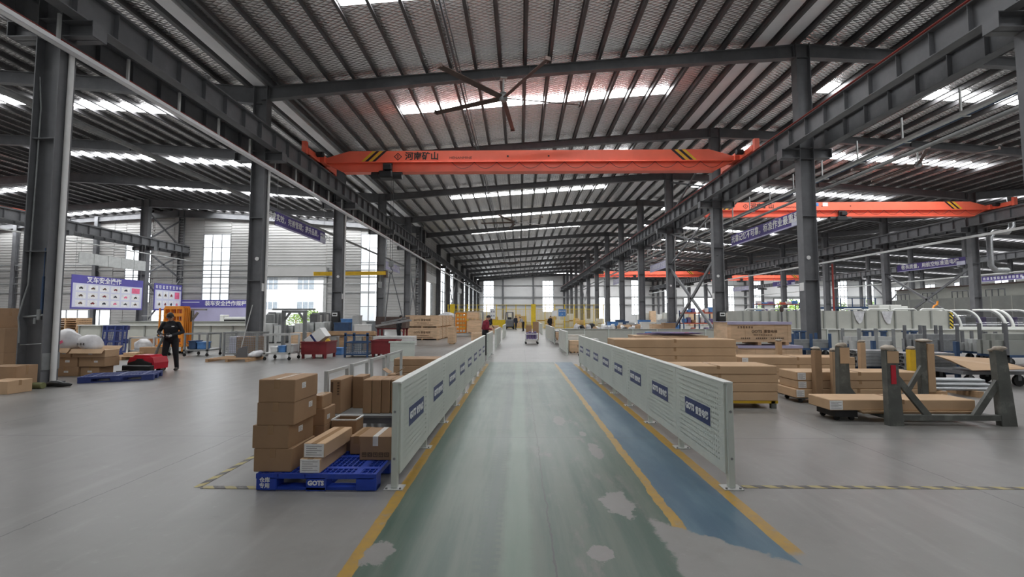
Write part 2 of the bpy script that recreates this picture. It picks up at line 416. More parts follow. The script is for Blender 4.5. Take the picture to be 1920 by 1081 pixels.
    c = t.mix(t.mul(t.mul(t.mul(ym, ylim2), yst), yk), c, yc)
    # cut joints in the slab
    fx = t.m2('ABSOLUTE', t.sub(t.m2('FRACT', t.add(t.m2('DIVIDE', t.sub(xs, 0.23), 4.08), 40.5)), 0.5))
    fy = t.m2('ABSOLUTE', t.sub(t.m2('FRACT', t.add(t.m2('DIVIDE', t.sub(Y, 6.35), 5.9), 40.5)), 0.5))
    j = t.mx(t.sub(1.0, t.step(0.0008, 0.0022, fx)), t.sub(1.0, t.step(0.0006, 0.0014, fy)))
    c = t.mix(t.mul(j, 0.75), c, (0.05, 0.05, 0.05))
    rgh = t.add(0.30, t.mul(t.step(0.3, 0.75, n1), 0.10))
    rgh = t.add(rgh, t.mul(bare, 0.1))
    nm = t.bump(t.add(t.mul(n3, 0.5), t.noise(p, 2.8, 3, 0.5)), 0.05, 0.012)
    t.bsdf(c, rgh, 0.0, nm, 0.38)
def make_foil():
    t = NT('roof_foil'); p = t.pos(); X, Y, Z = t.xyz(p)
    nz = t.mul(t.sub(t.noise(p, 3.0, 3, 0.6), 0.5), 0.9)
    a = t.m2('ABSOLUTE', t.m2('SINE', t.add(t.mul(t.add(X, t.mul(Y, 1.9)), 8.5), nz)))
    b = t.m2('ABSOLUTE', t.m2('SINE', t.add(t.mul(t.sub(X, t.mul(Y, 1.9)), 8.5), nz)))
    wire = t.sub(1.0, t.step(0.0, 0.10, t.m2('MINIMUM', a, b)))
    h = t.add(t.mul(t.m2('MINIMUM', a, b), 0.5), t.mul(t.noise(p, 3.0, 3, 0.5), 0.7))
    c = t.mix(t.mul(wire, 0.55), (0.92, 0.91, 0.91), (0.20, 0.19, 0.19))
    t.bsdf(c, 0.26, 0.72, t.bump(h, 0.8, 0.07))
def make_perforated():
    t = NT('perforated_panel'); co = t.coord('Object'); X, Y, Z = t.xyz(co)
    fy = t.sub(t.m2('FRACT', t.mul(Y, 19.0)), 0.5); fz = t.sub(t.m2('FRACT', t.mul(Z, 19.0)), 0.5)
    r = t.m2('SQRT', t.add(t.mul(fy, fy), t.mul(fz, fz)))
    hole = t.sub(1.0, t.step(0.165, 0.20, r))
    field = t.mul(t.band(Y, 0.12, 1.23, 0.002), t.mx(t.band(Z, 0.20, 0.46, 0.002), t.band(Z, 0.70, 0.93, 0.002)))
    field = t.mx(field, t.mul(t.band(Z, 0.46, 0.70, 0.002), t.mx(t.band(Y, 0.12, 0.34, 0.002), t.band(Y, 1.01, 1.23, 0.002))))
    hole = t.mul(hole, field)
    nz = t.noise(co, 2.0, 4, 0.6)
    c = t.mix(t.step(0.3, 0.7, nz), (0.60, 0.63, 0.58), (0.66, 0.69, 0.635))
    p = t.bsdf(c, 0.42, 0.0, None, 0.5, False)
    tr = t.n('ShaderNodeBsdfTransparent'); mx = t.n('ShaderNodeMixShader')
    t.link(hole, mx.inputs[0]); t.link(p.outputs[0], mx.inputs[1]); t.link(tr.outputs[0], mx.inputs[2]); t.link(mx.outputs[0], t.out.inputs[0])
def make_stripes(name, c1, c2, axis_mix, freq, wear=0.5):
    t = NT(name); co = t.coord('Object'); X, Y, Z = t.xyz(co)
    v = t.add(t.add(t.mul(X, axis_mix[0]), t.mul(Y, axis_mix[1])), t.mul(Z, axis_mix[2]))
    s = t.m2('GREATER_THAN', t.m2('FRACT', t.add(t.mul(v, freq), 100.0)), 0.5)
    c = t.mix(s, c1, c2)
    if wear: c = t.mix(t.mul(t.step(0.45, 0.7, t.noise(t.pos(), 7, 6, 0.7)), wear), c, (0.24, 0.23, 0.22))
    t.bsdf(c, 0.55)
def make_glass():
    t = NT('window_glass'); tr = t.n('ShaderNodeBsdfTransparent'); tr.inputs[0].default_value = (0.93, 0.96, 0.98, 1)
    gl = t.n('ShaderNodeBsdfGlossy'); gl.inputs['Roughness'].default_value = 0.15
    mx = t.n('ShaderNodeMixShader'); mx.inputs[0].default_value = 0.06
    t.link(tr.outputs[0], mx.inputs[1]); t.link(gl.outputs[0], mx.inputs[2]); t.link(mx.outputs[0], t.out.inputs[0])
    t = NT('clear_cover'); tr = t.n('ShaderNodeBsdfTransparent'); tr.inputs[0].default_value = (0.62, 0.62, 0.66, 1)
    gl = t.n('ShaderNodeBsdfGlossy'); gl.inputs['Roughness'].default_value = 0.12
    mx = t.n('ShaderNodeMixShader'); mx.inputs[0].default_value = 0.25
    t.link(tr.outputs[0], mx.inputs[1]); t.link(gl.outputs[0], mx.inputs[2]); t.link(mx.outputs[0], t.out.inputs[0])
def make_mesh_mat(name, col, freq, w):
    t = NT(name); co = t.coord('Object'); X, Y, Z = t.xyz(co)
    h = t.add(X, Y)
    a = t.m2('ABSOLUTE', t.sub(t.m2('FRACT', t.add(t.mul(h, freq), 50.0)), 0.5)); b = t.m2('ABSOLUTE', t.sub(t.m2('FRACT', t.add(t.mul(Z, freq), 50.0)), 0.5))
    wire = t.m2('GREATER_THAN', t.mx(a, b), 0.5 - w)
    p = t.bsdf(col, 0.5, 0.2, None, 0.5, False); tr = t.n('ShaderNodeBsdfTransparent'); mx = t.n('ShaderNodeMixShader')
    t.link(wire, mx.inputs[0]); t.link(tr.outputs[0], mx.inputs[1]); t.link(p.outputs[0], mx.inputs[2]); t.link(mx.outputs[0], t.out.inputs[0])
make_floor_material(); make_foil(); make_perforated(); make_glass()
make_stripes('hazard_tape', (0.40, 0.33, 0.13), (0.085, 0.08, 0.075), (1, 0.9, 0), 4.6, 0.75)
make_stripes('hazard_post', (0.75, 0.55, 0.05), (0.02, 0.02, 0.02), (1, 1, 1), 5.0, 0.0)
make_mesh_mat('wire_grey', (0.34, 0.35, 0.36), 14, 0.10)
make_mesh_mat('wire_yellow', (0.70, 0.50, 0.03), 6, 0.05)
make_mesh_mat('wire_blue', (0.13, 0.17, 0.22), 14, 0.11)

# ---------------------------------------------------------------- grid of the hall
Y0, BAY = 11.1, 9.2
def YK(k): return Y0 + BAY * k
XLW, XLL, XL, XR, X2, X3, X4, XRW = -66.0, -39.7, -11.7, 12.65, 37.7, 63.5, 89.0, 102.0
YF, YE, YB = -7.0, 53.2, YK(13)       # front wall, end wall of the short bays, back wall
ZV, ZR = 12.05, 13.82                 # top of the rafters at valley and ridge
SL = (ZR - ZV) / (XR - XL)
NODES = [(XLW, 12.1), (XLL, ZV + SL * (XL - XLL)), (XL, ZV), (XR, ZR), (X2, 11.95), (X3, 13.7), (X4, 11.9), (XRW, 11.0)]
def zraf(x):
    for (a, za), (b, zb) in zip(NODES, NODES[1:]):
        if a <= x <= b: return za + (zb - za) * (x - a) / (b - a)
    return 12.0
ZP = 0.26                             # purlin height

fl = MB().raw([(XLW, YF, 0), (XRW, YF, 0), (XRW, YB, 0), (XLW, YB, 0)], [(0, 1, 2, 3)]).build('floor', 'floor_concrete')
tag(fl, 'polished grey concrete floor with green lane and blue walkway', 'floor', kind='structure')
yard = MB().raw([(-260, -120, -0.06), (300, -120, -0.06), (300, 330, -0.06), (-260, 330, -0.06)], [(0, 1, 2, 3)]).build('ground', 'asphalt')
tag(yard, 'pale concrete yard outside the hall', 'ground', kind='structure')

# roof: foil covered planes with purlins and skylight strips
def roof(xa, xb, y0, y1, label, n, sky, sky_k, purl_from=None, step=1.11):
    za, zb = zraf(xa) + ZP, zraf(xb) + ZP
    o = MB().raw([(xa, y0, za), (xb, y0, zb), (xb, y1, zb), (xa, y1, za)], [(0, 1, 2, 3)]).build('ceiling', 'roof_foil')
    tag(o, label, 'ceiling', kind='structure')
    s = (zb - za) / (xb - xa)
    x = purl_from if purl_from is not None else xa + 0.6
    me = MB().box(-0.012, y0, -ZP, 0.012, y1, 0).box(-0.012, y0, -ZP, 0.11, y1, -ZP + 0.02).box(0.095, y0, -ZP, 0.11, y1, -ZP + 0.05).box(-0.075, y0, -0.02, 0.012, y1, 0).mesh('purlin', 'purlin')
    while x < xb - 0.15:
        if x > xa + 0.15: mobj('purlin', me, o, (x, 0, za + s * (x - xa)))
        x += step
    for k in sky_k:
        yc = YK(k) + (3.9 if k else 4.25)
        if yc > y1 - 1: continue
        a, b = sky; hw = 0.36 if xa == XL else 0.5
        inview = seen([(a + (b - a) * i / 12, yc + e * hw, za + s * (a + (b - a) * i / 12 - xa)) for i in range(13) for e in (-1, 0, 1)])
        MB().raw([(a, yc - hw, za + s * (a - xa) - 0.012), (b, yc - hw, za + s * (b - xa) - 0.012), (b, yc + hw, za + s * (b - xa) - 0.012), (a, yc + hw, za + s * (a - xa) - 0.012)], [(3, 2, 1, 0)]).build('skylight_panel' if inview else 'skylight_panel_offscreen', 'skylight', o)
    return o
roof(XLW, XLL, YF, YE, 'foil lined roof slope beyond the outer crane beam of the short bays', 0, (-62, -44), range(-1, 5))
roof(XLL, XL, YF, YE, 'foil lined roof slope above the forklift safety boards', 0, (-35.5, -15.8), range(-1, 5))
roof(XL, XR, YF, YB, 'foil lined roof slope with skylight strips over the painted lane', 0, (-6.35, 8.2), range(-1, 14), -10.87)
roof(XR, X2, YF, YB, 'foil lined roof slope over the carton racks', 0, (15.7, 33.5), range(-1, 14), 12.44)
roof(X2, X3, YF, YB, 'foil lined roof slope over the pale washing line', 0, (42, 59), range(-1, 14))
roof(X3, X4, YF, YB, 'foil lined roof slope over the drying oven', 0, (68, 85), range(0, 14))
roof(X4, XRW, YF, YB, 'foil lined low roof slope along the outer wall windows', 0, (91, 100), range(0, 14))
# bare metal strips along the ridge, steel gutter along the valley
o = MB()
for a, b in ((10.28, 11.22), (11.42, 12.36)):
    o = MB().raw([(a, YF, zraf(a) + ZP - 0.03), (b, YF, zraf(b) + ZP - 0.03), (b, YB, zraf(b) + ZP - 0.03), (a, YB, zraf(a) + ZP - 0.03)], [(3, 2, 1, 0)]).build('ridge_sheet', 'bare_sheet')
    tag(o, 'pale bare metal sheet strip running along the roof ridge', 'roof sheet', 'ridge sheets', 'structure')
g = MB().box(-12.05, YF, 12.08, -11.55, YE, 12.10).box(-12.07, YF, 12.08, -12.05, YE, 12.36).box(-11.55, YF, 12.08, -11.53, YE, 12.36).build('roof_gutter', 'bare_sheet')
tag(g, 'pale steel valley gutter above the column row by the safety banner', 'gutter', kind='structure')
for x in (-12.35, -11.25):
    g = MB().box(x - 0.09, YF, 12.05, x + 0.09, YE, 12.30).build('gutter_beam', 'steel')
    tag(g, 'dark steel member flanking the valley gutter', 'beam', 'gutter beams', 'structure')

# walls of ribbed siding with openings
def ribbed(mb, put, u0, u1, z0, z1, pitch=0.32, depth=0.035):
    n = max(1, round((z1 - z0) / pitch)); h = (z1 - z0) / n; prof = []
    for i in range(n):
        z = z0 + i * h; prof += [(z, 0), (z + h * 0.72, 0), (z + h * 0.80, depth), (z + h * 0.94, depth)]
    prof.append((z1, 0)); vs = []
    for z, d in prof: vs += [put(u0, d, z), put(u1, d, z)]
    mb.raw(vs, [(2 * i, 2 * i + 1, 2 * i + 3, 2 * i + 2) for i in range(len(prof) - 1)])
def wall(name, label, put, u0, u1, top, holes, mat='siding', rib=True):
    """put(u, depth, z) gives the place of a point of the wall; top(u) its height; holes (u0,u1,z0,z1)"""
    mb = MB(); us = sorted({u0, u1, *[h[0] for h in holes], *[h[1] for h in holes]})
    for a, b in zip(us, us[1:]):
        hs = sorted([h for h in holes if h[0] <= a + 1e-6 and h[1] >= b - 1e-6], key=lambda h: h[2]); z = 0.0; zt = min(top(a), top(b))
        for h in hs + [(0, 0, zt, zt)]:
            if h[2] > z + 0.01:
                if rib:
                    ribbed(mb, put, a, b, z, h[2]); mb.raw([put(a, -.02, z), put(b, -.02, z), put(b, -.02, h[2]), put(a, -.02, h[2])], [(0, 1, 2, 3)])
                    for u in (a, b): mb.raw([put(u, -.02, z), put(u, .036, z), put(u, .036, h[2]), put(u, -.02, h[2])], [(0, 1, 2, 3)])
                else: mb.raw([put(a, 0, z), put(b, 0, z), put(b, 0, h[2]), put(a, 0, h[2])], [(0, 1, 2, 3)])
            z = max(z, h[3])
        mb.raw([put(a, 0, zt - 0.02), put(b, 0, zt - 0.02), put(b, 0, top(b)), put(a, 0, top(a))], [(0, 1, 2, 3)])
    return tag(mb.build(name, mat), label, 'wall', kind='structure')
WN = [0]
def window(put, u0, u1, z0, z1, cols, rows, label, fine=True, rw=0.085):
    """steel window: frame with mullions, a pane in each light"""
    WN[0] += 1; fr = MB()
    def bx(a, b, c, d, t0=-0.04, t1=0.06):
        e = (len(fr.f) // 6 % 9) * .0012; t0 -= e; t1 += e
        p = [put(u, t, z) for z in (c, d) for t in (t0, t1) for u in (a, b)]
        fr.raw(p, [(0, 1, 3, 2), (4, 6, 7, 5), (0, 4, 5, 1), (2, 3, 7, 6), (0, 2, 6, 4), (1, 5, 7, 3)])
    w = rw
    bx(u0, u0 + w, z0, z1); bx(u1 - w, u1, z0, z1); bx(u0, u1, z0, z0 + w); bx(u0, u1, z1 - w, z1)
    us = [u0 + (u1 - u0) * i / cols for i in range(cols + 1)]; zs = [z0 + (z1 - z0) * i / rows for i in range(rows + 1)]
    for u in us[1:-1]: bx(u - w / 2, u + w / 2, z0, z1)
    for z in zs[1:-1]: bx(u0, u1, z - w / 2, z + w / 2)
    inview = seen([put(u0 + (u1 - u0) * i / 6, 0, z0 + (z1 - z0) * j / 6) for i in range(7) for j in range(7)])
    o = fr.build('window_%d' % WN[0] + ('' if inview else '_offscreen'), 'window_frame'); tag(o, label, 'window', kind='structure')
    def pane(a, b, c, d): MB().raw([put(a, 0.01, c), put(b, 0.01, c), put(b, 0.01, d), put(a, 0.01, d)], [(0, 1, 2, 3)]).build('pane', 'window_glass', o)
    if fine:
        for a, b in zip(us, us[1:]):
            for c, d in zip(zs, zs[1:]): pane(a, b, c, d)
    else: pane(u0, u1, z0, z1)
    return o
# end wall of the short bays (y = YE)
pe = lambda u, d, z: (u, YE - d, z)
hol = []
for a, b, zt, zb in ((229, 279, 437, 567), (376, 428, 437, 565), (674, 723, 437, 602)):
    hol.append((XA(a, YE), XA(b, YE), max(0.4, ZA(zb, YE)), ZA(zt, YE)))
door = (XA(489, YE), XA(609, YE), 0.0, ZA(517, YE, 550)); low1 = (XA(20, YE), XA(207, YE), 0.3, ZA(580, YE)); low2 = (XA(282, YE), XA(320, YE), 0.3, ZA(580, YE))
wall('wall_end', 'ribbed white siding wall with tall windows behind the forklift safety boards', pe, XLW, XL, lambda u: zraf(u) + 0.275, hol + [door, low1, low2])
for h, lab in zip(hol, ('tall steel window beside the braced outer column', 'tall steel window above the loading safety board', 'tall steel window beside the yellow jib crane')):
    window(pe, h[0], h[1], h[2], h[3], 3, max(4, round((h[3] - h[2]) / 1.6)), lab)
window(pe, low1[0], low1[1], low1[2], low1[3], 9, 1, 'low glazed strip below the forklift safety board')
window(pe, low2[0], low2[1], low2[2], low2[3], 2, 1, 'low glazed strip behind the crossed braces')
# roller shutter above the yard door, its jambs and the girt rails of this wall
sh = empty('door_1', (0, 0, 0)); tag(sh, 'rolled up shutter door opening onto the yard', 'door', kind='structure')
MB().box(door[0] - 0.3, YE - 0.75, door[3] - 0.1, door[1] + 0.3, YE - 0.05, door[3] + 0.95).build('shutter_box', 'siding', sh)
m = MB(); [m.box(door[0], YE - 0.1, door[3] - 0.5 + i * 0.1, door[1], YE - 0.06, door[3] - 0.42 + i * 0.1) for i in range(5)]; m.build('shutter_curtain', 'grey_metal', sh)
for x in (door[0], door[1]): MB().box(x - 0.18, YE - 0.22, 0, x + 0.18, YE + 0.15, door[3]).build('jamb', 'pale_metal', sh)
for z in (4.35, 6.2, 7.0):
    for a, b in ([(XLW, door[0] - 0.3), (door[1] + 0.3, XL)] if z < 5.8 else [(XLW, XL)]):
        t = MB().box(a, YE - 0.2, z - 0.05, b, YE - 0.08, z + 0.05).build('wall_rail', 'grey_metal'); tag(t, 'thin grey rail running along the ribbed end wall', 'rail', 'end wall rails', 'structure')
for px in (26, 178, 478, 628):
    x = XA(px, YE); t = MB().ibeam('x', -0.17, 0.17, 0, 0, 0.1, 0.3)
    t = MB().box(x - 0.2, YE - 0.55, 0, x + 0.2, YE - 0.53, zraf(x)).box(x - 0.2, YE - 0.14, 0, x + 0.2, YE - 0.12, zraf(x)).box(x - 0.01, YE - 0.55, 0, x + 0.01, YE - 0.12, zraf(x)).build('wall_post', 'steel')
    tag(t, 'grey steel post standing against the ribbed end wall', 'post', 'end wall posts', 'structure')
# long wall of the main bay beyond the end wall (x = XL)
pl = lambda u, d, z: (XL - 0.32 + d, u, z)
lh = []
for k in range(5, 13):
    a = YK(k) if k > 4 else YE
    if k in (5, 8): lh.append((a - 1.3 if k == 5 else a + 0.9, a + 5.3, 0.0, 6.2, 'd'))
    else: lh.append((a + 1.6, a + 7.4, 1.0, 9.9, 'w'))
wall('wall_left', 'ribbed white siding wall of the long bay with shutters and windows', pl, YE, YB, lambda u: ZV + 0.2, [h[:4] for h in lh])
for i, h in enumerate(lh):
    if h[4] == 'w': window(pl, *h[:4], 3, 6, 'narrow tall steel window between columns of the long wall', False)['group'] = 'long wall windows'
    else:
        s = empty('door_%d' % (2 + i), (0, 0, 0)); tag(s, 'rolled up shutter door in the long wall, %s' % ('beside the red pipe' if i == 0 else 'far behind the crates'), 'door', kind='structure')
        MB().box(XL - 0.3, h[0] - 0.2, 6.1, XL + 0.35, h[1] + 0.2, 7.0).build('shutter_box', 'siding', s)
        for u in h[:2]: MB().box(XL - 0.4, u - 0.15, 0, XL - 0.1, u + 0.15, 6.1).build('jamb', 'grey_metal', s)
tr_ = MB().box(XL - 0.5, YE, ZV + 0.17, XL + 0.1, YB, ZV + 0.30).build('trim_1', 'steel'); tag(tr_, 'dark eaves trim along the top of the long wall', 'trim', kind='structure')
# back wall
pb = lambda u, d, z: (u, YB - d, z)
bh = []
for a, b, zt, zb in ((906, 926, 526, 585), (1017, 1038, 526, 585), (1184, 1202, 525, 590), (1245, 1257, 533, 590), (1365, 1378, 536, 592), (1412, 1431, 527, 592), (1572, 1591, 527, 590), (1625, 1641, 527, 590)):
    bh.append((XA(a, YB), XA(b, YB), max(0.5, ZA(zb, YB)), ZA(zt, YB)))
bd = [(XA(1121, YB), XA(1166, YB), 0.0, ZA(558, YB)), (XA(1283, YB), XA(1338, YB), 0.0, ZA(559, YB)), (XA(1453, YB), XA(1506, YB), 0.0, ZA(561, YB))]
wall('wall_back', 'smooth pale back wall with tall windows at the end of the lane', pb, XL, XRW, lambda u: zraf(u) + 0.275, bh + bd, 'wall_flat', False)
for i, h in enumerate(bh): window(pb, *h, 3, 7, 'tall gridded window in the pale back wall', False, 0.11)['group'] = 'back wall windows'
for i, h in enumerate(bd):
    s = MB().box(h[0] - 0.25, YB - 0.3, 0, h[0], YB, h[3] + 0.3).box(h[1], YB - 0.3, 0, h[1] + 0.25, YB, h[3] + 0.3).box(h[0], YB - 0.3, h[3], h[1], YB, h[3] + 0.3).build('door_%d' % (20 + i), 'grey_metal')
    tag(s, 'wide open doorway frame in the pale back wall', 'door', 'back wall doors', 'structure')
for px in (943, 1000, 1090, 1135, 1235, 1410):
    x = XA(px, YB); t = MB().box(x - 0.22, YB - 0.45, 0, x + 0.22, YB - 0.05, zraf(x)).build('wall_post', 'steel'); tag(t, 'slim grey post against the pale back wall', 'post', 'back wall posts', 'structure')
for z, r in ((7.1, 0.16), (4.9, 0.1), (10.4, 0.08)):
    t = MB().box(XL, YB - 0.4, z - r, XRW, YB - 0.1, z + r).build('wall_rail', 'grey_metal'); tag(t, 'long grey rail across the pale back wall', 'rail', 'back wall rails', 'structure')
# outer walls that close the hall
prw = lambda u, d, z: (XRW - d, u, z)
rh = [(YK(k) + 2.2, YK(k) + 6.6, 1.0, 9.6) for k in range(0, 13)]
wall('wall_right', 'ribbed white outer wall with a row of windows behind the drying oven', prw, YF, YB, lambda u: 11.2, rh)
for h in rh: window(prw, *h, 3, 6, 'window in the outer wall beyond the drying oven', False, 0.14)['group'] = 'outer wall windows'
wall('wall_outer', 'ribbed white outer wall of the short bays', lambda u, d, z: (XLW + d, u, z), YF, YE, lambda u: 12.4, [])
wall('wall_front', 'plain pale wall closing the hall', lambda u, d, z: (u, YF, z), XLW, XRW, lambda u: zraf(u) + 0.275, [], 'wall_flat', False)
# outside, seen through the yard door
fb = empty('factory_building', (XA(540, 80), 80, 0)); tag(fb, 'white factory building across the yard seen through the shutter door', 'building')
MB().box(-16, 0, 0, 12, 10, 13).build('facade', 'facade', fb)
for px, w in ((506, 2.6), (572, 3.0)):
    for z0, z1 in ((6.4, 8.9), (2.9, 4.2)):
        x = XA(px, 80) - XA(540, 80); f = MB().box(x - w / 2, -0.05, z0, x + w / 2, 0.05, z1).build('window', 'facade_window', fb)
        [MB().box(x - w / 2 + w * i / 3 - 0.05, -0.1, z0, x - w / 2 + w * i / 3 + 0.05, -0.04, z1).build('mullion', 'white', f) for i in range(4)]
MB().box(2.2, -1.3, 1.9, 7.6, 0.1, 2.1).build('canopy', 'white', fb)
for i, (px, y, r) in enumerate(((585, 70, 2.0), (555, 72, 1.5), (520, 73, 1.4), (600, 68, 1.6), (1440, 165, 5), (1480, 170, 6), (1500, 160, 5), (1632, 180, 6), (1578, 168, 5))):
    m = MB(); rd = random.Random(i); x = XA(px, y)
    for j in range(420):
        a, b, rr = rd.uniform(0, 2 * PI), rd.uniform(-0.2, 1.4), r * rd.uniform(0.65, 1.05); c = Vector((math.cos(a) * math.cos(b) * rr, math.sin(a) * math.cos(b) * rr * 0.7, max(0.1, r * 0.35 + math.sin(b) * rr)))
        s = r * 0.09; d = Vector((rd.uniform(-1, 1), rd.uniform(-1, 1), rd.uniform(-1, 1))).normalized() * s; e = d.cross(Vector((rd.uniform(-1, 1), rd.uniform(-1, 1), 1))).normalized() * s * 0.6
        m.raw([c - d, c + e, c + d, c - e], [(0, 1, 2, 3)])
    b = empty('garden_bush', (x, y, -0.06)); m.build('foliage', 'leaf_green', b); MB().tube([(0, 0, 0), (0, 0, r * 0.8)], r * 0.06, 6).build('stem', 'timber', b)
    tag(b, 'yellow green bush in the yard outside the shutter door' if i < 4 else 'leafy green tree outside the back wall openings', 'bush' if i < 4 else 'tree', 'bushes outside' if i < 4 else 'trees outside')
# ---------------------------------------------------------------- steel frame: columns, rafters, crane runways, bracing
ZB0, ZB1 = 9.0, 9.78        # runway beam
def column(x, y, zt, sides, label, group, dep=0.62, fw=0.42, pipe=None, big=False):
    """built-up I column, depth across the hall; brackets carry the runway beams on the given sides"""
    c = empty('steel_column', (x, y, 0)); tag(c, label, 'column', group, 'structure')
    h = dep / 2
    MB().box(-h, -0.01, 0, h, 0.01, zt).box(-h, -fw / 2, 0, -h + 0.025, fw / 2, zt).box(h - 0.025, -fw / 2, 0, h, fw / 2, zt).build('shaft', 'steel', c)
    MB().box(-h - 0.1, -fw / 2 - 0.1, 0, h + 0.1, fw / 2 + 0.1, 0.04).build('base_plate', 'steel', c)
    m = MB()
    for z in (3.2, 6.0, 8.55, 9.05): m.box(-h + 0.02, -fw / 2 + 0.02, z, h - 0.02, fw / 2 - 0.02, z + 0.02)
    m.build('stiffener', 'steel', c)
    for s in sides:
        a, b = sorted((s * h, s * (h + 0.78)))
        MB().box(a, -0.2, 8.98, b, 0.2, 9.0).box(a, -0.2, 8.6, b, 0.2, 8.62).box(a, -0.01, 8.6, b, 0.01, 9.0).box(s * (h + 0.76), -0.2, 8.6, s * (h + 0.78), 0.2, 9.0).build('bracket', 'steel', c)
    return c
COLS = {}
for k in range(0, 14):
    y = YK(k); yl = 55.1 if k == 5 else y
    c = column(XL, yl, ZV, (1, -1) if k < 5 else (1,), 'grey steel I column in the row under the red conductor rail' if k else 'thick grey steel column with hose and air valve beside cardboard boxes', 'columns under the conductor rail' if k else None, big=(k == 0))
    if k == 0: COL0 = c
    COLS[(k, 'L')] = c; COLS[(k, 'R')] = column(XR, y, ZR, (1, -1), 'grey steel I column in the row carrying the runway between crane and carton racks', 'columns between crane and carton racks')
column(XL, YE, ZV, (1, -1), 'corner column where the ribbed end wall meets the long wall', None)
for k in range(1, 5): column(XLL, YK(k), zraf(XLL), (1, -1), 'grey steel column in the row of the safety boards', 'columns by the safety boards', 0.8, 0.5)
column(XLL, YE, zraf(XLL), (1, -1), 'grey steel column where the outer runway ends at the wall', None)
for k in range(2, 14): COLS[(k, '2')] = column(X2, YK(k), zraf(X2), (1, -1), 'grey steel column behind the washing line', 'columns behind the washing line')
for k in range(5, 14): column(X3, YK(k), zraf(X3), (1, -1), 'grey steel column beside the drying oven', 'columns beside the drying oven')
for k in range(8, 14): column(X4, YK(k), zraf(X4), (), 'slim steel column near the outer wall', 'columns near the outer wall')
# details of the thick column: hose, white pipe, valve
MB().tube([(0.36, 0.12, 0.0), (0.36, 0.12, 8.3)], 0.06, 10).build('drain_pipe', 'white', COL0, (0.02, -0.1, 0))
MB().tube([(-0.27, -0.2, 1.0), (-0.27, -0.2, 1.25), (-0.3, -0.22, 1.6), (-0.24, -0.2, 2.0), (-0.2, -0.14, 2.4), (-0.2, -0.1, 6.8), (-0.28, -0.1, 7.6)], 0.018, 8).build('conduit', 'grey_metal', COL0)
MB().tube([(-0.3, -0.12, 1.62), (0.2, -0.12, 1.66)], 0.025, 8).tube([(0.1, -0.12, 1.55), (0.1, -0.12, 1.8)], 0.05, 8).tube([(0.02, -0.14, 1.45), (0.02, -0.14, 1.6)], 0.03, 8).build('valve', 'grey_metal', COL0)
MB().tube([(0.13, -0.1, 1.7), (0.13, -0.1, 2.6)], 0.03, 8).tube([(0.13, -0.1, 2.6), (0.13, -0.1, 3.3)], 0.012, 6).build('air_hose', 'stillage_blue', COL0)
MB().tube([(-0.31, -0.15, 0.95), (0.3, -0.15, 0.98)], 0.015, 6).build('strap', 'grey_metal', COL0)
MB().box(0.311, -0.21, 0.35, 0.33, 0.21, 0.75).build('kick_plate', 'grey_metal', COL0)
for k, r in ((1, 'L'), (2, 'L'), (1, 'R'), (3, 'R'), (2, 'R')):      # small plates with the column number
    MB().box(-0.33 if r == 'R' else 0.31, -0.15, 2.75, -0.31 if r == 'R' else 0.33, 0.15, 3.1).build('number_plate', 'white', COLS[(k, r)])
    MB().tube([(0, -0.02, 4.2), (0, -0.04, 4.2)], 0.09, 12).build('round_sign', 'white', COLS[(k, r)])
for k, x in ((2, XL), (2, XR)):
    b = empty('control_box', (x + 0.02, YK(k) - 0.34, 1.35)); tag(b, 'black and white control box on the column %s' % ('by the shutter door' if x < 0 else 'behind the wooden crate'), 'control box')
    MB().bev(-0.22, -0.12, 0, 0.22, 0.12, 0.62, 0.02).build('housing', 'black', b); MB().box(-0.16, -0.13, 0.30, 0.16, -0.12, 0.52).build('panel', 'white', b)
    MB().box(-0.12, -0.135, 0.36, 0.12, -0.13, 0.46).build('display', 'black', b); MB().box(-0.18, -0.12, -0.4, 0.2, 0.1, 0.0).build('lower_housing', 'black', b)
# rafters: tapered I beams, one per span and frame
def rafter(xa, xb, y, label, group, deep=0.62):
    za, zb = zraf(xa), zraf(xb); n = 8; m = MB(); ts = [i / n for i in range(n + 1)]
    def dz(t): return deep * (1 - 0.30 * math.sin(PI * t))
    xs = [xa + (xb - xa) * t for t in ts]; zt = [za + (zb - za) * t for t in ts]; zl = [z - dz(t) for z, t in zip(zt, ts)]
    for i in range(n):
        a, b = i, i + 1
        for (u0, u1, h0, h1, w) in ((zt[a], zt[b], 0.025, 0.025, 0.14), (zl[a] + 0.025, zl[b] + 0.025, 0.025, 0.025, 0.14)):
            m.raw([(xs[a], y - w, u0 - h0), (xs[b], y - w, u1 - h1), (xs[b], y + w, u1 - h1), (xs[a], y + w, u0 - h0), (xs[a], y - w, u0), (xs[b], y - w, u1), (xs[b], y + w, u1), (xs[a], y + w, u0)],
                  [(0, 3, 2, 1), (4, 5, 6, 7), (0, 1, 5, 4), (2, 3, 7, 6)])
        m.raw([(xs[a], y, zl[a]), (xs[b], y, zl[b]), (xs[b], y, zt[b]), (xs[a], y, zt[a])], [(0, 1, 2, 3)])
    for t in (0.0, 1.0, 0.5):
        x = xa + (xb - xa) * t; x += 0.35 if t == 0 else (-0.35 if t == 1 else 0); z1 = zraf(x); m.box(x - 0.02, y - 0.13, z1 - dz(t) + 0.03, x + 0.02, y + 0.13, z1 - 0.03)
    o = m.build('roof_rafter', 'steel'); tag(o, label, 'rafter', group, 'structure')
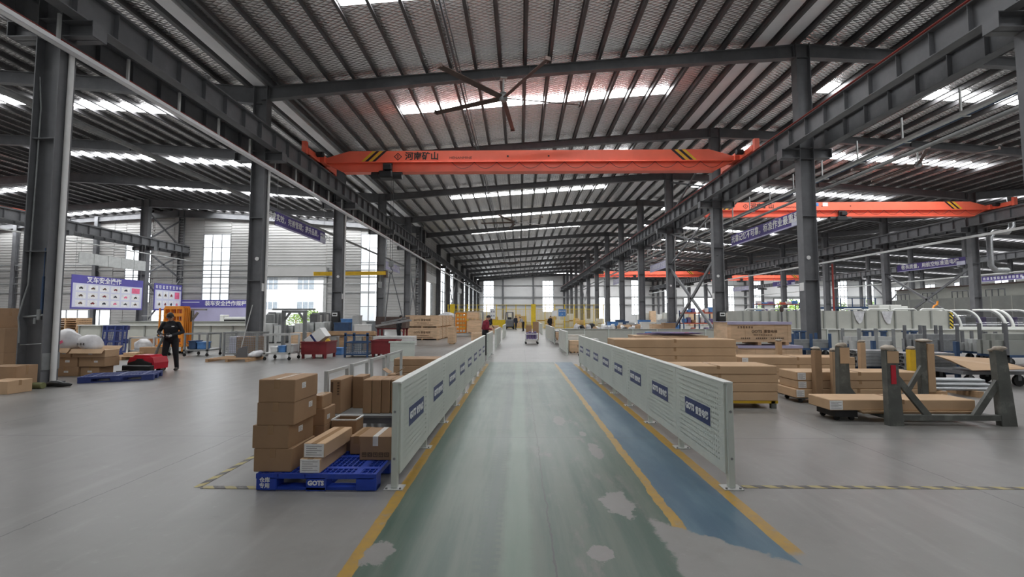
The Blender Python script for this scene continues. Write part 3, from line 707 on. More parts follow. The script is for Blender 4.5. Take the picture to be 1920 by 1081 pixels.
for k in range(0, 14):
    y = YK(k) - (0.35 if k == 13 else 0)
    rafter(XL, XR, y, 'dark steel rafter spanning the bay over the painted lane', 'rafters over the lane')
    rafter(XR, X2, y, 'dark steel rafter spanning the bay over the carton racks', 'rafters over the carton racks')
    if k > 0: rafter(X2, X3, y, 'dark steel rafter spanning the bay over the washing line', 'rafters over the washing line')
    if k > 3: rafter(X3, X4, y, 'dark steel rafter spanning the bay over the drying oven', 'rafters over the drying oven')
    if 0 < k < 5:
        rafter(XLL, XL, y, 'dark steel rafter spanning the bay of the safety boards', 'rafters over the safety boards', 0.8)
        rafter(XLW, XLL, y, 'dark steel rafter spanning the outermost short bay', 'rafters over the outermost bay', 0.8)
rafter(XLL, XL, YE - 0.3, 'dark steel rafter lying along the top of the ribbed end wall', None, 0.8)
rafter(XLW, XLL, YE - 0.3, 'dark steel rafter along the end wall of the outermost bay', None, 0.8)
# runway beams with stiffeners, rail on top
STF = MB().box(0.012, -0.008, ZB0 + 0.02, 0.15, 0.008, ZB1 - 0.02).box(-0.15, -0.008, ZB0 + 0.02, -0.012, 0.008, ZB1 - 0.02).mesh('stiffener', 'steel')
def runway(x, y0, y1, label, near, step=1.15, rail='steel'):
    o = MB().ibeam('y', y0, y1, x, ZB0, ZB1, 0.34, 0.025, 0.016).build('runway_beam', 'steel'); tag(o, label, 'crane beam', None, 'structure')
    MB().box(x - 0.05, y0, ZB1, x + 0.05, y1, ZB1 + 0.12).build('rail', rail, o)
    y = y0 + 0.4; far = MB()
    while y < y1:
        if y < near: mobj('stiffener', STF, o, (x, y, 0))
        else: far.box(x - 0.15, y - 0.008, ZB0, x + 0.15, y + 0.008, ZB1)
        y += step
    if far.v: far.build('far_stiffener', 'steel', o)['kind'] = 'stuff'
    return o
runway(XL + 0.78, YF, YB, 'dark steel crane runway beam along the column row by the valley gutter', 75)
runway(XL - 0.78, YF, YE, 'dark steel crane runway beam behind the conductor rail', 50)
runway(XR - 0.78, YF, YB, 'dark steel crane runway beam with red conductor bars on top', 75)
runway(XR + 0.78, YF, YB, 'dark steel crane runway beam behind the red conductor bars', 75)
runway(XLL + 0.85, YF, YE, 'crane runway beam above the forklift safety boards', 60)
runway(XLL - 0.85, YF, YE, 'crane runway beam carrying the outermost red crane', 20)
runway(X2 - 0.78, YF, YB, 'crane runway beam carrying the crane over the carton racks', 80)
runway(X2 + 0.78, YF, YB, 'crane runway beam behind the washing line columns', 60)
runway(X3 - 0.78, YF, YB, 'crane runway beam beside the drying oven', 60)
# conductor rails, cable trays and pipes along the rows
def along(name, mat, segs, label, cat, y0, y1):
    m = MB()
    for kind, x, z, a, b in segs:
        if kind == 'b': m.box(x - a, y0, z - b, x + a, y1, z + b)
        else: m.tube([(x, y0, z), (x, y1, z)], a, 8)
    return tag(m.build(name, mat), label, cat)
cr = empty('conductor_rail', (XL + 0.42, 0, 8.28)); tag(cr, 'pale hanging channel with red conductor bars under the runway by the valley gutter', 'conductor rail')
MB().box(0, YF, -0.09, 0.012, YB, 0.10).box(0, YF, -0.09, 0.2, YB, -0.075).box(0.188, YF, -0.09, 0.2, YB, 0.02).build('channel', 'bare_sheet', cr)
for dz in (0.13, 0.18): MB().box(-0.05, YF, dz - 0.009, -0.02, YB, dz + 0.009).build('conductor_bar', 'conductor_red', cr)
HG = MB().box(-0.03, -0.03, 0.08, 0.03, 0.03, 0.75).mesh('hanger', 'pale_metal'); y = 4.7
while y < YB: mobj('hanger', HG, cr, (0.02, y, 0)); y += 2.0 if y < 60 else 4.6
cb = empty('conductor_bars', (XR - 0.78, 0, ZB1 + 0.16)); tag(cb, 'red conductor bars running along the top of the runway beam', 'conductor rail')
for dx in (-0.26, -0.205): MB().tube([(dx, YF, -0.145), (dx, YB, -0.145)], 0.02, 6).build('conductor_bar', 'conductor_red', cb)
tr = empty('cable_tray', (XR + 1.75, 0, 8.2)); tag(tr, 'pale cable tray hung beside the runway over the carton racks', 'cable tray')
MB().box(-0.1, YF, -0.05, 0.1, YB, -0.035).box(-0.1, YF, -0.05, -0.09, YB, 0.06).box(0.09, YF, -0.05, 0.1, YB, 0.06).build('tray', 'pale_metal', tr)
y = 8.0; HG2 = MB().box(-0.025, -0.025, -0.05, 0.025, 0.025, 0.9).box(-0.03, -0.025, -0.07, 0.3, 0.025, -0.04).mesh('hanger', 'pale_metal')
while y < YB: mobj('hanger', HG2, tr, (0, y, 0)); y += 2.3 if y < 60 else 4.6
MB().tube([(0.22, YF, 0.01), (0.22, YB, 0.01)], 0.05, 8).build('air_pipe', 'stillage_blue', tr)
along('sprinkler_pipe', 'grey_metal', [('t', XR + 0.58, 7.15, 0.07, 0)], 'grey sprinkler pipe fixed to the columns behind the carton racks', 'pipe', YF, YB)
along('sprinkler_pipe', 'grey_metal', [('t', XL - 1.5, 7.4, 0.09, 0)], 'thick grey pipe along the columns by the safety banner', 'pipe', YF, YE)
along('sprinkler_pipe', 'pale_metal', [('t', XLL + 1.3, 8.1, 0.06, 0)], 'pale pipe under the runway of the safety boards', 'pipe', YF, YE)
along('sprinkler_pipe', 'pale_metal', [('b', X2 - 1.2, 8.05, 0.09, 0.09)], 'long pale duct under the runway behind the washing line', 'pipe', YF, YB)
along('sprinkler_pipe', 'pale_metal', [('t', X3 - 1.0, 7.2, 0.1, 0)], 'pale pipe beside the drying oven columns', 'pipe', 30, YB)
along('roof_pipe', 'steel', [('t', -2.72, 12.36, 0.05, 0), ('t', -2.58, 12.36, 0.025, 0)], 'pair of grey pipes clamped under the purlins over the lane', 'pipe', YF, YB)
for i, (y, z) in enumerate(((YE - 0.35, 7.6), (YE - 0.35, 5.4))):
    t = MB().tube([(XLW, y, z), (XL, y, z)], 0.06, 8).build('wall_pipe', 'grey_metal'); tag(t, 'thin pipe along the ribbed end wall, %s' % ('upper one' if i == 0 else 'level with the shutter box'), 'pipe')
t = MB().tube([(39.4 + 2.6, 40.2, 5.6), (39.4 + 1.6, 40.2, 5.6), (39.4 + 1.2, 40.2, 6.0), (39.4 + 1.2, 40.2, 8.4), (39.4 + 1.6, 40.2, 8.9), (39.4 + 2.8, 40.2, 8.9), (39.4 + 3.2, 40.2, 9.4), (39.4 + 3.2, 40.2, 12.42)], 0.22, 12).build('vent_duct', 'galvanised'); tag(t, 'shiny bent ventilation pipe hanging near the column behind the washing line', 'duct')
# red and grey vertical pipes beside columns
MB().tube([(0.45, -0.3, 0), (0.45, -0.3, 8.1)], 0.14, 8).build('fire_pipe', 'brown_steel', COLS[(5, 'L')])
MB().tube([(0.5, -0.4, 0), (0.5, -0.4, 8)], 0.1, 8).build('fire_pipe', 'conductor_red', COLS[(5, '2')])
for k, r in ((1, 'L'), (2, 'L'), (2, 'R'), (1, 'R'), (3, 'R')):
    MB().tube([(0.38, 0.05, 0), (0.38, 0.05, 8.2)], 0.055, 8).build('down_pipe', 'white' if r == 'L' else 'pale_metal', COLS[(k, r)])
# crossed bracing
def brace(pts, label, w=0.14):
    m = MB(); [m.bar(a, b, w * 0.6, w) for a, b in pts]; tag(m.build('cross_brace', 'steel'), label, 'brace', None, 'structure')
brace([((XR, YK(2), 5.6), (XR, YK(3), 0.3)), ((XR, YK(3), 5.6), (XR, YK(2), 0.3))], 'crossed steel brace standing behind the wooden crate', 0.2)
brace([((XR, YK(2), 8.6), (XR, YK(3), 6.0)), ((XR, YK(3), 8.6), (XR, YK(2), 6.0))], 'crossed steel brace just below the runway behind the crate', 0.12)
brace([((XR, YK(2) + .3, 12.9), (XR, YK(3) - .3, 10.0)), ((XR, YK(3) - .3, 12.9), (XR, YK(2) + .3, 10.0))], 'crossed steel brace above the runway beside the red crane', 0.14)
brace([((XR, YK(8), 8.5), (XR, YK(9), 0.3)), ((XR, YK(9), 8.5), (XR, YK(8), 0.3)), ((XR, YK(8), 12.9), (XR, YK(9), 10)), ((XR, YK(9), 12.9), (XR, YK(8), 10))], 'crossed steel brace far along the columns by the lane')
brace([((XL, YK(4), 8.3), (XL, YE, 0.3)), ((XL, YE, 8.3), (XL, YK(4), 0.3))], 'crossed steel brace between the last two columns before the long wall', 0.16)
brace([((XL, YK(7), 8.3), (XL, YK(8), 0.3)), ((XL, YK(8), 8.3), (XL, YK(7), 0.3))], 'crossed steel brace in front of a long wall window', 0.16)
brace([((XLL, YK(4), 5.9), (XLL, YE, 0.5)), ((XLL, YE, 5.9), (XLL, YK(4), 0.5)), ((XLL, YK(4), 13), (XLL, YE, 9.6)), ((XLL, YE, 13), (XLL, YK(4), 9.6)), ((XLL, YK(4), 8.8), (XLL, YE, 6)), ((XLL, YE, 8.8), (XLL, YK(4), 6))], 'crossed steel braces in front of the second safety board', 0.16)
brace([((X2, YK(3), 5.9), (X2, YK(4), 0.5)), ((X2, YK(4), 5.9), (X2, YK(3), 0.5))], 'crossed steel brace behind the white machine cabinet', 0.18)
brace([((X2, YK(8), 8), (X2, YK(9), 0.3)), ((X2, YK(9), 8), (X2, YK(8), 0.3))], 'crossed steel brace far behind the shelf racks', 0.2)
brace([((X3, YK(7), 8), (X3, YK(8), 0.3)), ((X3, YK(8), 8), (X3, YK(7), 0.3))], 'crossed steel brace beyond the drying oven', 0.2)
# ceiling fans with five blades
def fan(x, y, z, ph, label):
    r = empty('ceiling_fan', (x, y, z)); tag(r, label, 'fan'); r.rotation_euler.z = ph
    MB().lathe([(0.05, 0.28), (0.16, 0.26), (0.2, 0.12), (0.2, -0.06), (0.12, -0.12)], n=14).build('hub', 'grey_metal', r)
    zt = zraf(x) - 0.45; MB().tube([(0, 0, 0.25), (0, 0, zt - z)], 0.045, 8).box(-0.15, -0.15, zt - z - 0.05, 0.15, 0.15, zt - z).build('drop_rod', 'pale_metal', r)
    bl = MB(); bl.raw([(0.2, -0.12, -0.03), (3.6, -0.11, -0.01), (3.6, 0.11, 0.06), (0.2, 0.12, 0.06), (0.2, -0.12, 0.0), (3.6, -0.11, 0.02), (3.6, 0.11, 0.09), (0.2, 0.12, 0.09)], [(0, 3, 2, 1), (4, 5, 6, 7), (0, 1, 5, 4), (1, 2, 6, 5), (2, 3, 7, 6), (3, 0, 4, 7)])
    bl.box(3.58, -0.12, -0.02, 3.66, 0.12, 0.13); me = bl.mesh('blade', 'brown_steel')
    for i in range(5): mobj('blade', me, r, (0, 0, 0), 2 * PI * i / 5)
    for i in range(4):
        a = PI / 4 + PI * i / 2; t = MB().tube([(0.15 * math.cos(a), 0.15 * math.sin(a), 0.26), (0.9 * math.cos(a), 0.9 * math.sin(a), zt - z - 0.1)], 0.006, 4).build('guy_wire', 'grey_metal', r)
fan(-0.72, YK(1), 11.45, math.radians(12), 'large five blade ceiling fan under the rafter before the red crane')
fan(-0.4, YK(4), 11.45, 0.5, 'five blade ceiling fan farther along the lane beyond the red crane')
fan(0, YK(8), 11.45, 0.9, 'small looking five blade fan far down the lane')
fan(25.6, YK(2), 11.3, 0.35, 'five blade ceiling fan hanging over the carton rack bay')
fan(25.6, YK(6), 11.3, 0.8, 'five blade ceiling fan hanging far along the carton rack bay')
# ---------------------------------------------------------------- overhead cranes
def stripes_on(root, x, d, zt, zb, y, n=3):
    for i in range(4):
        m = MB(); w = 0.16; s = d * 0.75; x0 = x + i * 0.2 * 1.0
        m.raw([(x0, y, zt), (x0 + w, y, zt), (x0 + w + s * -1, y, zb), (x0 - s, y, zb)], [(0, 1, 2, 3)] if d > 0 else [(0, 1, 2, 3)])
        m.build('hazard_stripe', 'yellow' if i % 2 == 0 else 'black', root)
def crane(xa, xb, y, label, lettering=True, hoist_t=0.17, detail=True, signs=False):
    """single girder bridge crane: box girder with tapered ends, lower flange beam, end carriages, hoist"""
    c = empty('bridge_crane', (xa, y, ZB1 + 0.12)); tag(c, label, 'crane'); L = xb - xa
    zt, zm, zb = 0.68, 0.08, -0.42
    gi = MB(); prof = [(0.35, 0.28), (1.7, zt), (L - 1.7, zt), (L - 0.35, 0.28), (L - 0.35, zm), (0.35, zm)]
    gi.prism(prof, 'y', -0.3, 0.3).build('girder', 'crane_red', c)
    MB().box(0.55, -0.33, zm - 0.03, L - 0.55, 0.33, zm).build('girder_plate', 'crane_red', c)
    MB().prism([(0.35, zm - 0.03), (L - 0.35, zm - 0.03), (L - 1.35, zb), (1.35, zb)], 'y', -0.12, 0.12).box(1.35, -0.25, zb - 0.03, L - 1.35, 0.25, zb).build('hoist_beam', 'crane_red', c)
    for x, s in ((0, 1), (L, -1)):
        e = MB().bev(x - 0.16, -1.75, 0.04, x + 0.16, 1.75, 0.36, 0.02).box(x - 0.2 if s > 0 else x - 0.4, -0.45, 0.04, x + 0.4 if s > 0 else x + 0.2, 0.45, 0.4).build('end_carriage', 'crane_red', c)
        for yy in (-1.45, 1.45): MB().tube([(x - 0.1, yy, 0.17), (x + 0.1, yy, 0.17)], 0.168, 12).build('wheel', 'black', e)
        for yy in (-1.85, 1.85): MB().box(x - 0.12, yy - 0.1, 0.0, x + 0.12, yy + 0.1, 0.62).build('buffer', 'crane_red', e)
        MB().tube([(x + s * 0.2, -0.9, 0.3), (x + s * 0.55, -0.9, 0.3)], 0.14, 10).build('motor', 'black', e)
    for i in range(4):
        w = 0.17; x0 = 2.35 + i * 0.2; s = 0.62
        mt = 'yellow' if i % 2 == 0 else 'black'
        MB().raw([(x0, -0.304, zm + 0.02), (x0 + w, -0.304, zm + 0.02), (x0 + w + s, -0.304, zt - 0.005), (x0 + s, -0.304, zt - 0.005)], [(0, 1, 2, 3)]).build('hazard_stripe', mt, c)
        x0 = L - 2.35 - i * 0.2 - w
        MB().raw([(x0, -0.304, zm + 0.02), (x0 + w, -0.304, zm + 0.02), (x0 + w - s, -0.304, zt - 0.005), (x0 - s, -0.304, zt - 0.005)], [(0, 1, 2, 3)]).build('hazard_stripe', mt, c)
    if lettering:
        text('河南矿山', 0.46, 'black_print', c, (5.65, -0.306, 0.36), bold=0.012)
        text('HENANMINE', 0.17, 'black_print', c, (7.75, -0.306, 0.28), sx=1.25)
        d = MB(); r = 0.22
        d.raw([(-r, 0, 0), (0, 0, -r), (r, 0, 0), (0, 0, r), (-r * .75, 0, 0), (0, 0, -r * .75), (r * .75, 0, 0), (0, 0, r * .75)], [(0, 1, 5, 4), (1, 2, 6, 5), (2, 3, 7, 6), (3, 0, 4, 7)]); d.box(-0.02, -0.001, -0.1, 0.02, 0, 0.1)
        d.build('emblem', 'black_print', c, (4.35, -0.306, 0.36))
    if signs:
        for x, mt, w in ((9.2, 'paper_label', 0.55), (9.75, 'blue_bin', 0.28), (10.35, 'paper_label', 0.4)): MB().box(x, -0.308, 0.36, x + w, -0.302, 0.64).build('notice_plate', mt, c)
    for x in (10.3, 12.5): MB().tube([(x, -0.31, 0.36), (x, -0.3, 0.36)], 0.05, 8).build('lifting_hole', 'black', c)
    # festoon cable in loops under a track
    f = MB(); n = 12; x0, x1 = L * 0.32, L - 1.0
    for i in range(n):
        a, b = x0 + (x1 - x0) * i / n, x0 + (x1 - x0) * (i + 1) / n
        f.tube([(a + (b - a) * t, -0.4, zm - 0.08 - 0.34 * 4 * t * (1 - t)) for t in [j / 8 for j in range(9)]], 0.012, 4, False)
    f.build('festoon_cable', 'black', c)
    MB().tube([(0.8, -0.4, zm - 0.05), (L - 0.8, -0.4, zm - 0.05)], 0.02, 6).build('cable_track', 'crane_red', c)
    h = empty('hoist', (0, 0, 0)); h.parent = c; hx = L * hoist_t
    MB().bev(hx - 0.4, -0.55, zb - 0.42, hx + 0.35, 0.15, zb - 0.04, 0.06).tube([(hx - 0.85, -0.15, zb - 0.22), (hx + 0.8, -0.15, zb - 0.22)], 0.2, 12).build('drum', 'black', h)
    MB().box(hx - 0.2, -0.38, zb - 0.1, hx + 0.3, -0.28, zb + 0.4).bev(hx - 0.12, -0.6, zb + 0.0, hx + 0.3, -0.35, zb + 0.3, 0.03).build('trolley', 'black', h)
    return c, xa + hx
crane(XL + 0.78, XR - 0.78, 24.7, 'red single girder bridge crane spanning the lane', True, 0.165)
crane(XR + 0.78, X2 - 0.78, 36.4, 'red bridge crane over the carton rack bay with notices on its girder', True, 0.5, True, True)
crane(XR + 0.78, X2 - 0.78, 92.0, 'distant red bridge crane far down the carton rack bay', False, 0.4)
crane(X2 + 0.78, X3 - 0.78, 101.0, 'distant red bridge crane beyond the washing line bay', False, 0.4)
crane(XLW + 3.0, XLL - 0.85, 36.2, 'red bridge crane in the outermost short bay behind the thick column', False, 0.3)
# banners along the rows
def banner(x, y0, y1, z0, z1, body, label, face, size=0.5, gap=1.06, pale=False):
    """cloth banner hung lengthwise; face -1 is read from the lower x side, 1 from the higher x side"""
    b = empty('slogan_banner', (x, (y0 + y1) / 2, z0)); tag(b, label, 'banner'); w, h = y1 - y0, z1 - z0
    m = MB(); n = 14; rd = random.Random(int(y0 * 10)); vs = []; fs = []
    for i in range(n + 1):
        y = -w / 2 + w * i / n; q = 0.02 * math.sin(i * 1.3)
        vs += [(q - 0.01, y, 0), (q - 0.01, y, h), (q + 0.01, y, 0), (q + 0.01, y, h)]
    for i in range(n):
        k = 4 * i; fs += [(k, k + 1, k + 5, k + 4), (k + 2, k + 6, k + 7, k + 3), (k + 1, k + 3, k + 7, k + 5), (k, k + 4, k + 6, k + 2)]
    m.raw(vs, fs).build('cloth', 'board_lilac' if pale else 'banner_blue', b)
    rz = PI / 2 if face > 0 else -PI / 2
    if isinstance(body, int): marks(body, size, 'white_print', b, (0.045 * face, 0.0, h * 0.55), rz, seed=body)
    else: text(body, size, 'white_print', b, (0.045 * face, 0.0, h * 0.55), (PI / 2, 0, rz), bold=0.006)
    MB().box(0.032 * face - 0.001, -w / 2, 0.0, 0.032 * face + 0.001, w / 2, h * 0.10).build('stripe', 'board_lilac', b)
    MB().box(0.034 * face - 0.001, -w / 2 if face < 0 else w / 2 - 0.8, 0.04, 0.034 * face + 0.001, -w / 2 + 0.8 if face < 0 else w / 2, h * 0.5).build('skyline_print', 'board_pale', b)
    for y in (-w / 2 + 0.2, w / 2 - 0.2): MB().tube([(0, y, h), (0, y, 9.0 - z0)], 0.012, 4).build('cord', 'grey_metal', b)
ZN0, ZN1 = 6.28, 7.0
banner(XL - 0.78, 23.1, 29.2, ZN0, ZN1, '讲求实效，完善管理；提升品质，增创效益', 'dark blue slogan banner with white characters between the first columns', 1, 0.40)
banner(XR + 0.78, 21.9, 29.2, 6.02, 6.74, '光靠记忆不可靠，标准作业最重要', 'purple blue slogan banner hanging below the crane of the carton rack bay', -1, 0.47)
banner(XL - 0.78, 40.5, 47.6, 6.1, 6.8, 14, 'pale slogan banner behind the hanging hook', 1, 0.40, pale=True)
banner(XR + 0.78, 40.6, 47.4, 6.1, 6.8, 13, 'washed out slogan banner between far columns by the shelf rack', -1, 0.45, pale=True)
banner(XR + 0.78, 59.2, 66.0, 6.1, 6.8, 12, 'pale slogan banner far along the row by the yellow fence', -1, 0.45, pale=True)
banner(X2 + 0.78, 40.2, 47.4, 6.1, 6.8, '敬畏质量，用航空标准造电梯', 'violet slogan banner between columns behind the washing line', -1, 0.47)
banner(X2 + 0.78, 64.9, 70.5, 6.1, 6.8, '人人提案创新、', 'violet slogan banner partly hidden behind the big column', -1, 0.45)
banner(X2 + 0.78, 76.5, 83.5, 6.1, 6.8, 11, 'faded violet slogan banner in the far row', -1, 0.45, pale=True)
banner(X3 - 0.78, 57.6, 63.4, 6.3, 7.0, 12, 'blue slogan banner beside the drying oven columns', -1, 0.40)
# ---------------------------------------------------------------- people
import numpy as np
def ell(mb, c, r, nu=14, nv=10, rx=0.0):
    m = Matrix.Translation(c) @ Matrix.Rotation(rx, 4, 'X'); vs = []
    for j in range(nv + 1):
        th = PI * j / nv
        for i in range(nu): a = 2 * PI * i / nu; vs.append(m @ Vector((math.sin(th) * math.cos(a) * r[0], math.sin(th) * math.sin(a) * r[1], math.cos(th) * r[2])))
    mb.raw(vs, [(j * nu + i, (j + 1) * nu + i, (j + 1) * nu + (i + 1) % nu, j * nu + (i + 1) % nu) for j in range(nv) for i in range(nu)], True)
def person(loc, rz, label, shirt, trousers, shoe='shoe', elbows=None, wrists=None, knees=None, ankles=None, lean=0.0, nod=0.25, h=1.72, voxel=0.016, cap=None, gloves=None, hair='hair', sleeve=True, grip=None, bulk=1.15):
    """one continuous figure facing -y: capsules along the bones are fused into a single skin, coloured by the nearest bone"""
    k = h / 1.72
    V = lambda *a: Vector(a)
    up = lambda p: V(p.x, p.y * 1 - math.sin(lean) * (p.z - 0.93), 0.93 + (p.z - 0.93) * math.cos(lean)) if p.z > 0.93 else p
    pel, waist, chest, neck = V(0, 0.01, .93), up(V(0, 0, 1.08)), up(V(0, 0.0, 1.27)), up(V(0, 0.01, 1.44))
    sh = [up(V(s * .175, 0.01, 1.385)) for s in (-1, 1)]
    hd = up(V(0, -0.02 - 0.09 * math.sin(nod), 1.60 - 0.02 * nod))
    elbows = [V(*e) for e in (elbows or [(-.24, .03, 1.10), (.24, .03, 1.10)])]; wrists = [V(*e) for e in (wrists or [(-.25, -.06, .86), (.25, -.06, .86)])]
    hip = [V(-.095, 0.01, .9), V(.095, 0.01, .9)]; knees = [V(*e) for e in (knees or [(-.10, -.02, .50), (.10, -.02, .50)])]; ankles = [V(*e) for e in (ankles or [(-.10, .02, .085), (.10, .02, .085)])]
    bones = []   # p0, p1, r0, r1, region, flatten
    def B(a, b, r0, r1, reg, sx=1.0): bones.append((a, b, r0, r1, reg, sx))
    B(pel, waist, .118, .112, 2, 1.32); B(waist, chest, .112, .125, 1, 1.35); B(chest, neck - V(0, 0, .05), .125, .085, 1, 1.45)
    B(neck - V(0, 0, .04), hd - V(0, -0.01, .06), .052, .050, 0)
    for i in (0, 1):
        B(sh[i], elbows[i], .060, .046, 1); B(elbows[i], wrists[i], .045, .033, 1 if sleeve else 0)
        B(hip[i], knees[i], .092, .066, 2); B(knees[i], ankles[i], .062, .048, 2)
        f = V(0, -1, 0); B(ankles[i] - V(0, -.03, .035), ankles[i] + V(0, -.15, -.045), .045, .038, 3, 1.0)
    bones = [(a, b, r0 * bulk, r1 * bulk, rg, sx) if rg in (1, 2) else (a, b, r0, r1, rg, sx) for a, b, r0, r1, rg, sx in bones]
    mb = MB()
    for a, b, r0, r1, reg, sx in bones:
        d = b - a; n = 14; ax = d.normalized(); u = V(1, 0, 0) if abs(ax.x) < .8 else V(0, 1, 0); w = ax.cross(u).normalized(); u = w.cross(ax).normalized(); rings = []
        prof = [(-1, .05), (-.86, .5), (-.5, .86), (0, 1)]; L = d.length
        st = [(t * r0 / 1.0, r0 * q) for t, q in prof] + [(L * .5, (r0 + r1) / 2)] + [(L - t * r1, r1 * q) for t, q in prof[::-1]]
        vs = []
        for s_, r in st:
            for j in range(n):
                t = 2 * PI * j / n; vs.append(a + ax * s_ + u * (math.cos(t) * r * sx) + w * (math.sin(t) * r))
        m = len(st); mb.raw(vs, [(p * n + j, p * n + (j + 1) % n, (p + 1) * n + (j + 1) % n, (p + 1) * n + j) for p in range(m - 1) for j in range(n)] + [tuple(range(n))[::-1], tuple(range((m - 1) * n, m * n))])
    ell(mb, hd, (.074, .092, .112), rx=nod); jaw = hd + Matrix.Rotation(nod, 3, 'X') @ V(0, -.03, -.06); ell(mb, jaw, (.052, .058, .058), rx=nod)
    ell(mb, hd + Matrix.Rotation(nod, 3, 'X') @ V(0, -.095, -.018), (.014, .022, .024)); [ell(mb, hd + V(s * .076, .01, -.01), (.012, .022, .032), 8, 6) for s in (-1, 1)]
    tmp = bpy.data.objects.new('t', mb.mesh('t', None)); COL.objects.link(tmp)
    rm = tmp.modifiers.new('r', 'REMESH'); rm.mode = 'VOXEL'; rm.voxel_size = voxel; rm.use_smooth_shade = True
    sm = tmp.modifiers.new('s', 'SMOOTH'); sm.iterations = 3; sm.factor = .5
    dg = bpy.context.evaluated_depsgraph_get(); me = bpy.data.meshes.new_from_object(tmp.evaluated_get(dg)); bpy.data.objects.remove(tmp)
    n = len(me.polygons); ctr = np.empty(n * 3); me.polygons.foreach_get('center', ctr); ctr = ctr.reshape(-1, 3); best = np.full(n, 1e9); reg = np.zeros(n, int)
    for a, b, r0, r1, rg, sx in bones + [(hd, jaw, .09, .06, 0, 1)]:
        a_, d = np.array(a), np.array(b - a); t = np.clip(((ctr - a_) @ d) / max(1e-9, d @ d), 0, 1)
        dist = np.linalg.norm(ctr - a_ - t[:, None] * d, axis=1) - (r0 + (r1 - r0) * t) * (sx + 1) / 2
        q = dist < best; best[q] = dist[q]; reg[q] = rg
    me.materials.clear(); [me.materials.append(MATS[x]) for x in ('skin', shirt, trousers, shoe, gloves or 'skin', 'hair')]
    me.polygons.foreach_set('material_index', reg.astype(np.int32)); me.polygons.foreach_set('use_smooth', np.ones(n, bool))
    # hands with four fingers and a thumb, eyes, brows and mouth joined to the same skin
    bm = bmesh.new(); bm.from_mesh(me)
    def addmb(x, mi):
        o = [bm.verts.new(v) for v in x.v]
        for f in x.f:
            try: fc = bm.faces.new([o[i] for i in f]); fc.material_index = mi; fc.smooth = True
            except ValueError: pass
    for i in (0, 1):
        w = wrists[i]; d = (w - elbows[i]).normalized(); tgt = grip[i] if grip else None
        side = (V(0, 0, 1).cross(d)).normalized() if abs(d.z) < .9 else V(0, 1, 0); nrm = side.cross(d).normalized() * (-1 if not grip else -1)
        x = MB(); ell(x, w + d * .045, (.036, .036, .036), 10, 8); x.tube([w - d * .02, w + d * .085], .034, 10, r2=.036)
        for q in range(4):
            s0 = w + d * .085 + side * ((q - 1.5) * .019); ln = (.036, .042, .040, .032)[q]; cu = nrm * (.6 if grip else .25)
            p1 = s0 + (d + cu * .5).normalized() * ln; p2 = p1 + (d * .35 + cu).normalized() * ln * .8; p3 = p2 + (cu - d * (.5 if grip else -.3)).normalized() * ln * .6
            x.tube([s0 - d * .02, s0, p1, p2, p3], .0095, 6, r2=.0075)
        tb = w + d * .03 + side * (.030 if i == 0 else -.030); sd = side * (1 if i == 0 else -1)
        x.tube([tb, tb + (sd + d * .6).normalized() * .035, tb + (sd * .4 + d + nrm * .5).normalized() * .07], .011, 6, r2=.008); addmb(x, 4)
    Rn = Matrix.Rotation(nod, 3, 'X')
    x = MB(); [ell(x, hd + Rn @ V(s * .03, -.086, .0), (.012, .008, .006), 8, 6) for s in (-1, 1)]; [ell(x, hd + Rn @ V(s * .031, -.086, .02), (.017, .008, .004), 8, 6) for s in (-1, 1)]; addmb(x, 5)
    x = MB(); ell(x, hd + Rn @ V(0, -.083, -.062), (.02, .008, .004), 8, 6); addmb(x, 5)
    bm.to_mesh(me); bm.free()
    o = bpy.data.objects.new('person', me); COL.objects.link(o); o.location = loc; o.rotation_euler.z = rz; o.scale = (k, k, k); tag(o, label, 'person')
    # hair or cap follows the skull
    x = MB(); top = .0 if not cap else .012
    vs = []; nu, nv = 18, 8
    for j in range(nv + 1):
        for i in range(nu):
            a = 2 * PI * i / nu; low = 1.25 if math.sin(a) < -.3 else (1.75 if math.sin(a) < .3 else 2.1); th = low * j / nv
            vs.append(hd + Rn @ V(math.sin(th) * math.cos(a) * (.081 + top), math.sin(th) * math.sin(a) * (.10 + top) + .004, math.cos(th) * (.118 + top) + .003))
    x.raw(vs, [(j * nu + i, (j + 1) * nu + i, (j + 1) * nu + (i + 1) % nu, j * nu + (i + 1) % nu) for j in range(nv) for i in range(nu)], True)
    if cap: x.raw([hd + Rn @ V(math.cos(a) * .08 * q, -.07 - .07 * q * abs(math.sin(a)), .035 - dz) for dz in (0, .008) for q in (.6, 1.0) for a in [PI + PI * i / 8 for i in range(9)]],
                  [(i, i + 1, i + 10, i + 9) for i in range(8)] + [(18 + i, 27 + i, 28 + i, 19 + i) for i in range(8)] + [(9 + i, 10 + i, 28 + i, 27 + i) for i in range(8)])
    hx = x.build('cap' if cap else 'hair', cap or hair, o)
    # collar and hem close the shirt
    return o
pm_man = G(318, 694)
person((pm_man.x, pm_man.y, 0), math.radians(20), 'person in black work clothes and cap holding the pallet truck handle', 'work_black', 'work_black', 'shoe',
       elbows=[(-.31, .0, 1.14), (.30, -.02, 1.13)], wrists=[(-.17, -.27, 1.04), (.10, -.30, 1.04)], knees=[(-.13, -.03, .50), (.14, -.02, .50)], ankles=[(-.15, .0, .085), (.17, .02, .085)], lean=.10, nod=.55, h=1.76, voxel=.011, cap='hair', gloves='grey_cloth', grip=[1, 1])
b = MB().box(.05, -.165, 1.29, .12, -.158, 1.315).build('chest_badge', 'white_print', bpy.data.objects['person']); b['label'] = 'small white chest badge'
pr_ = G(910, 666)
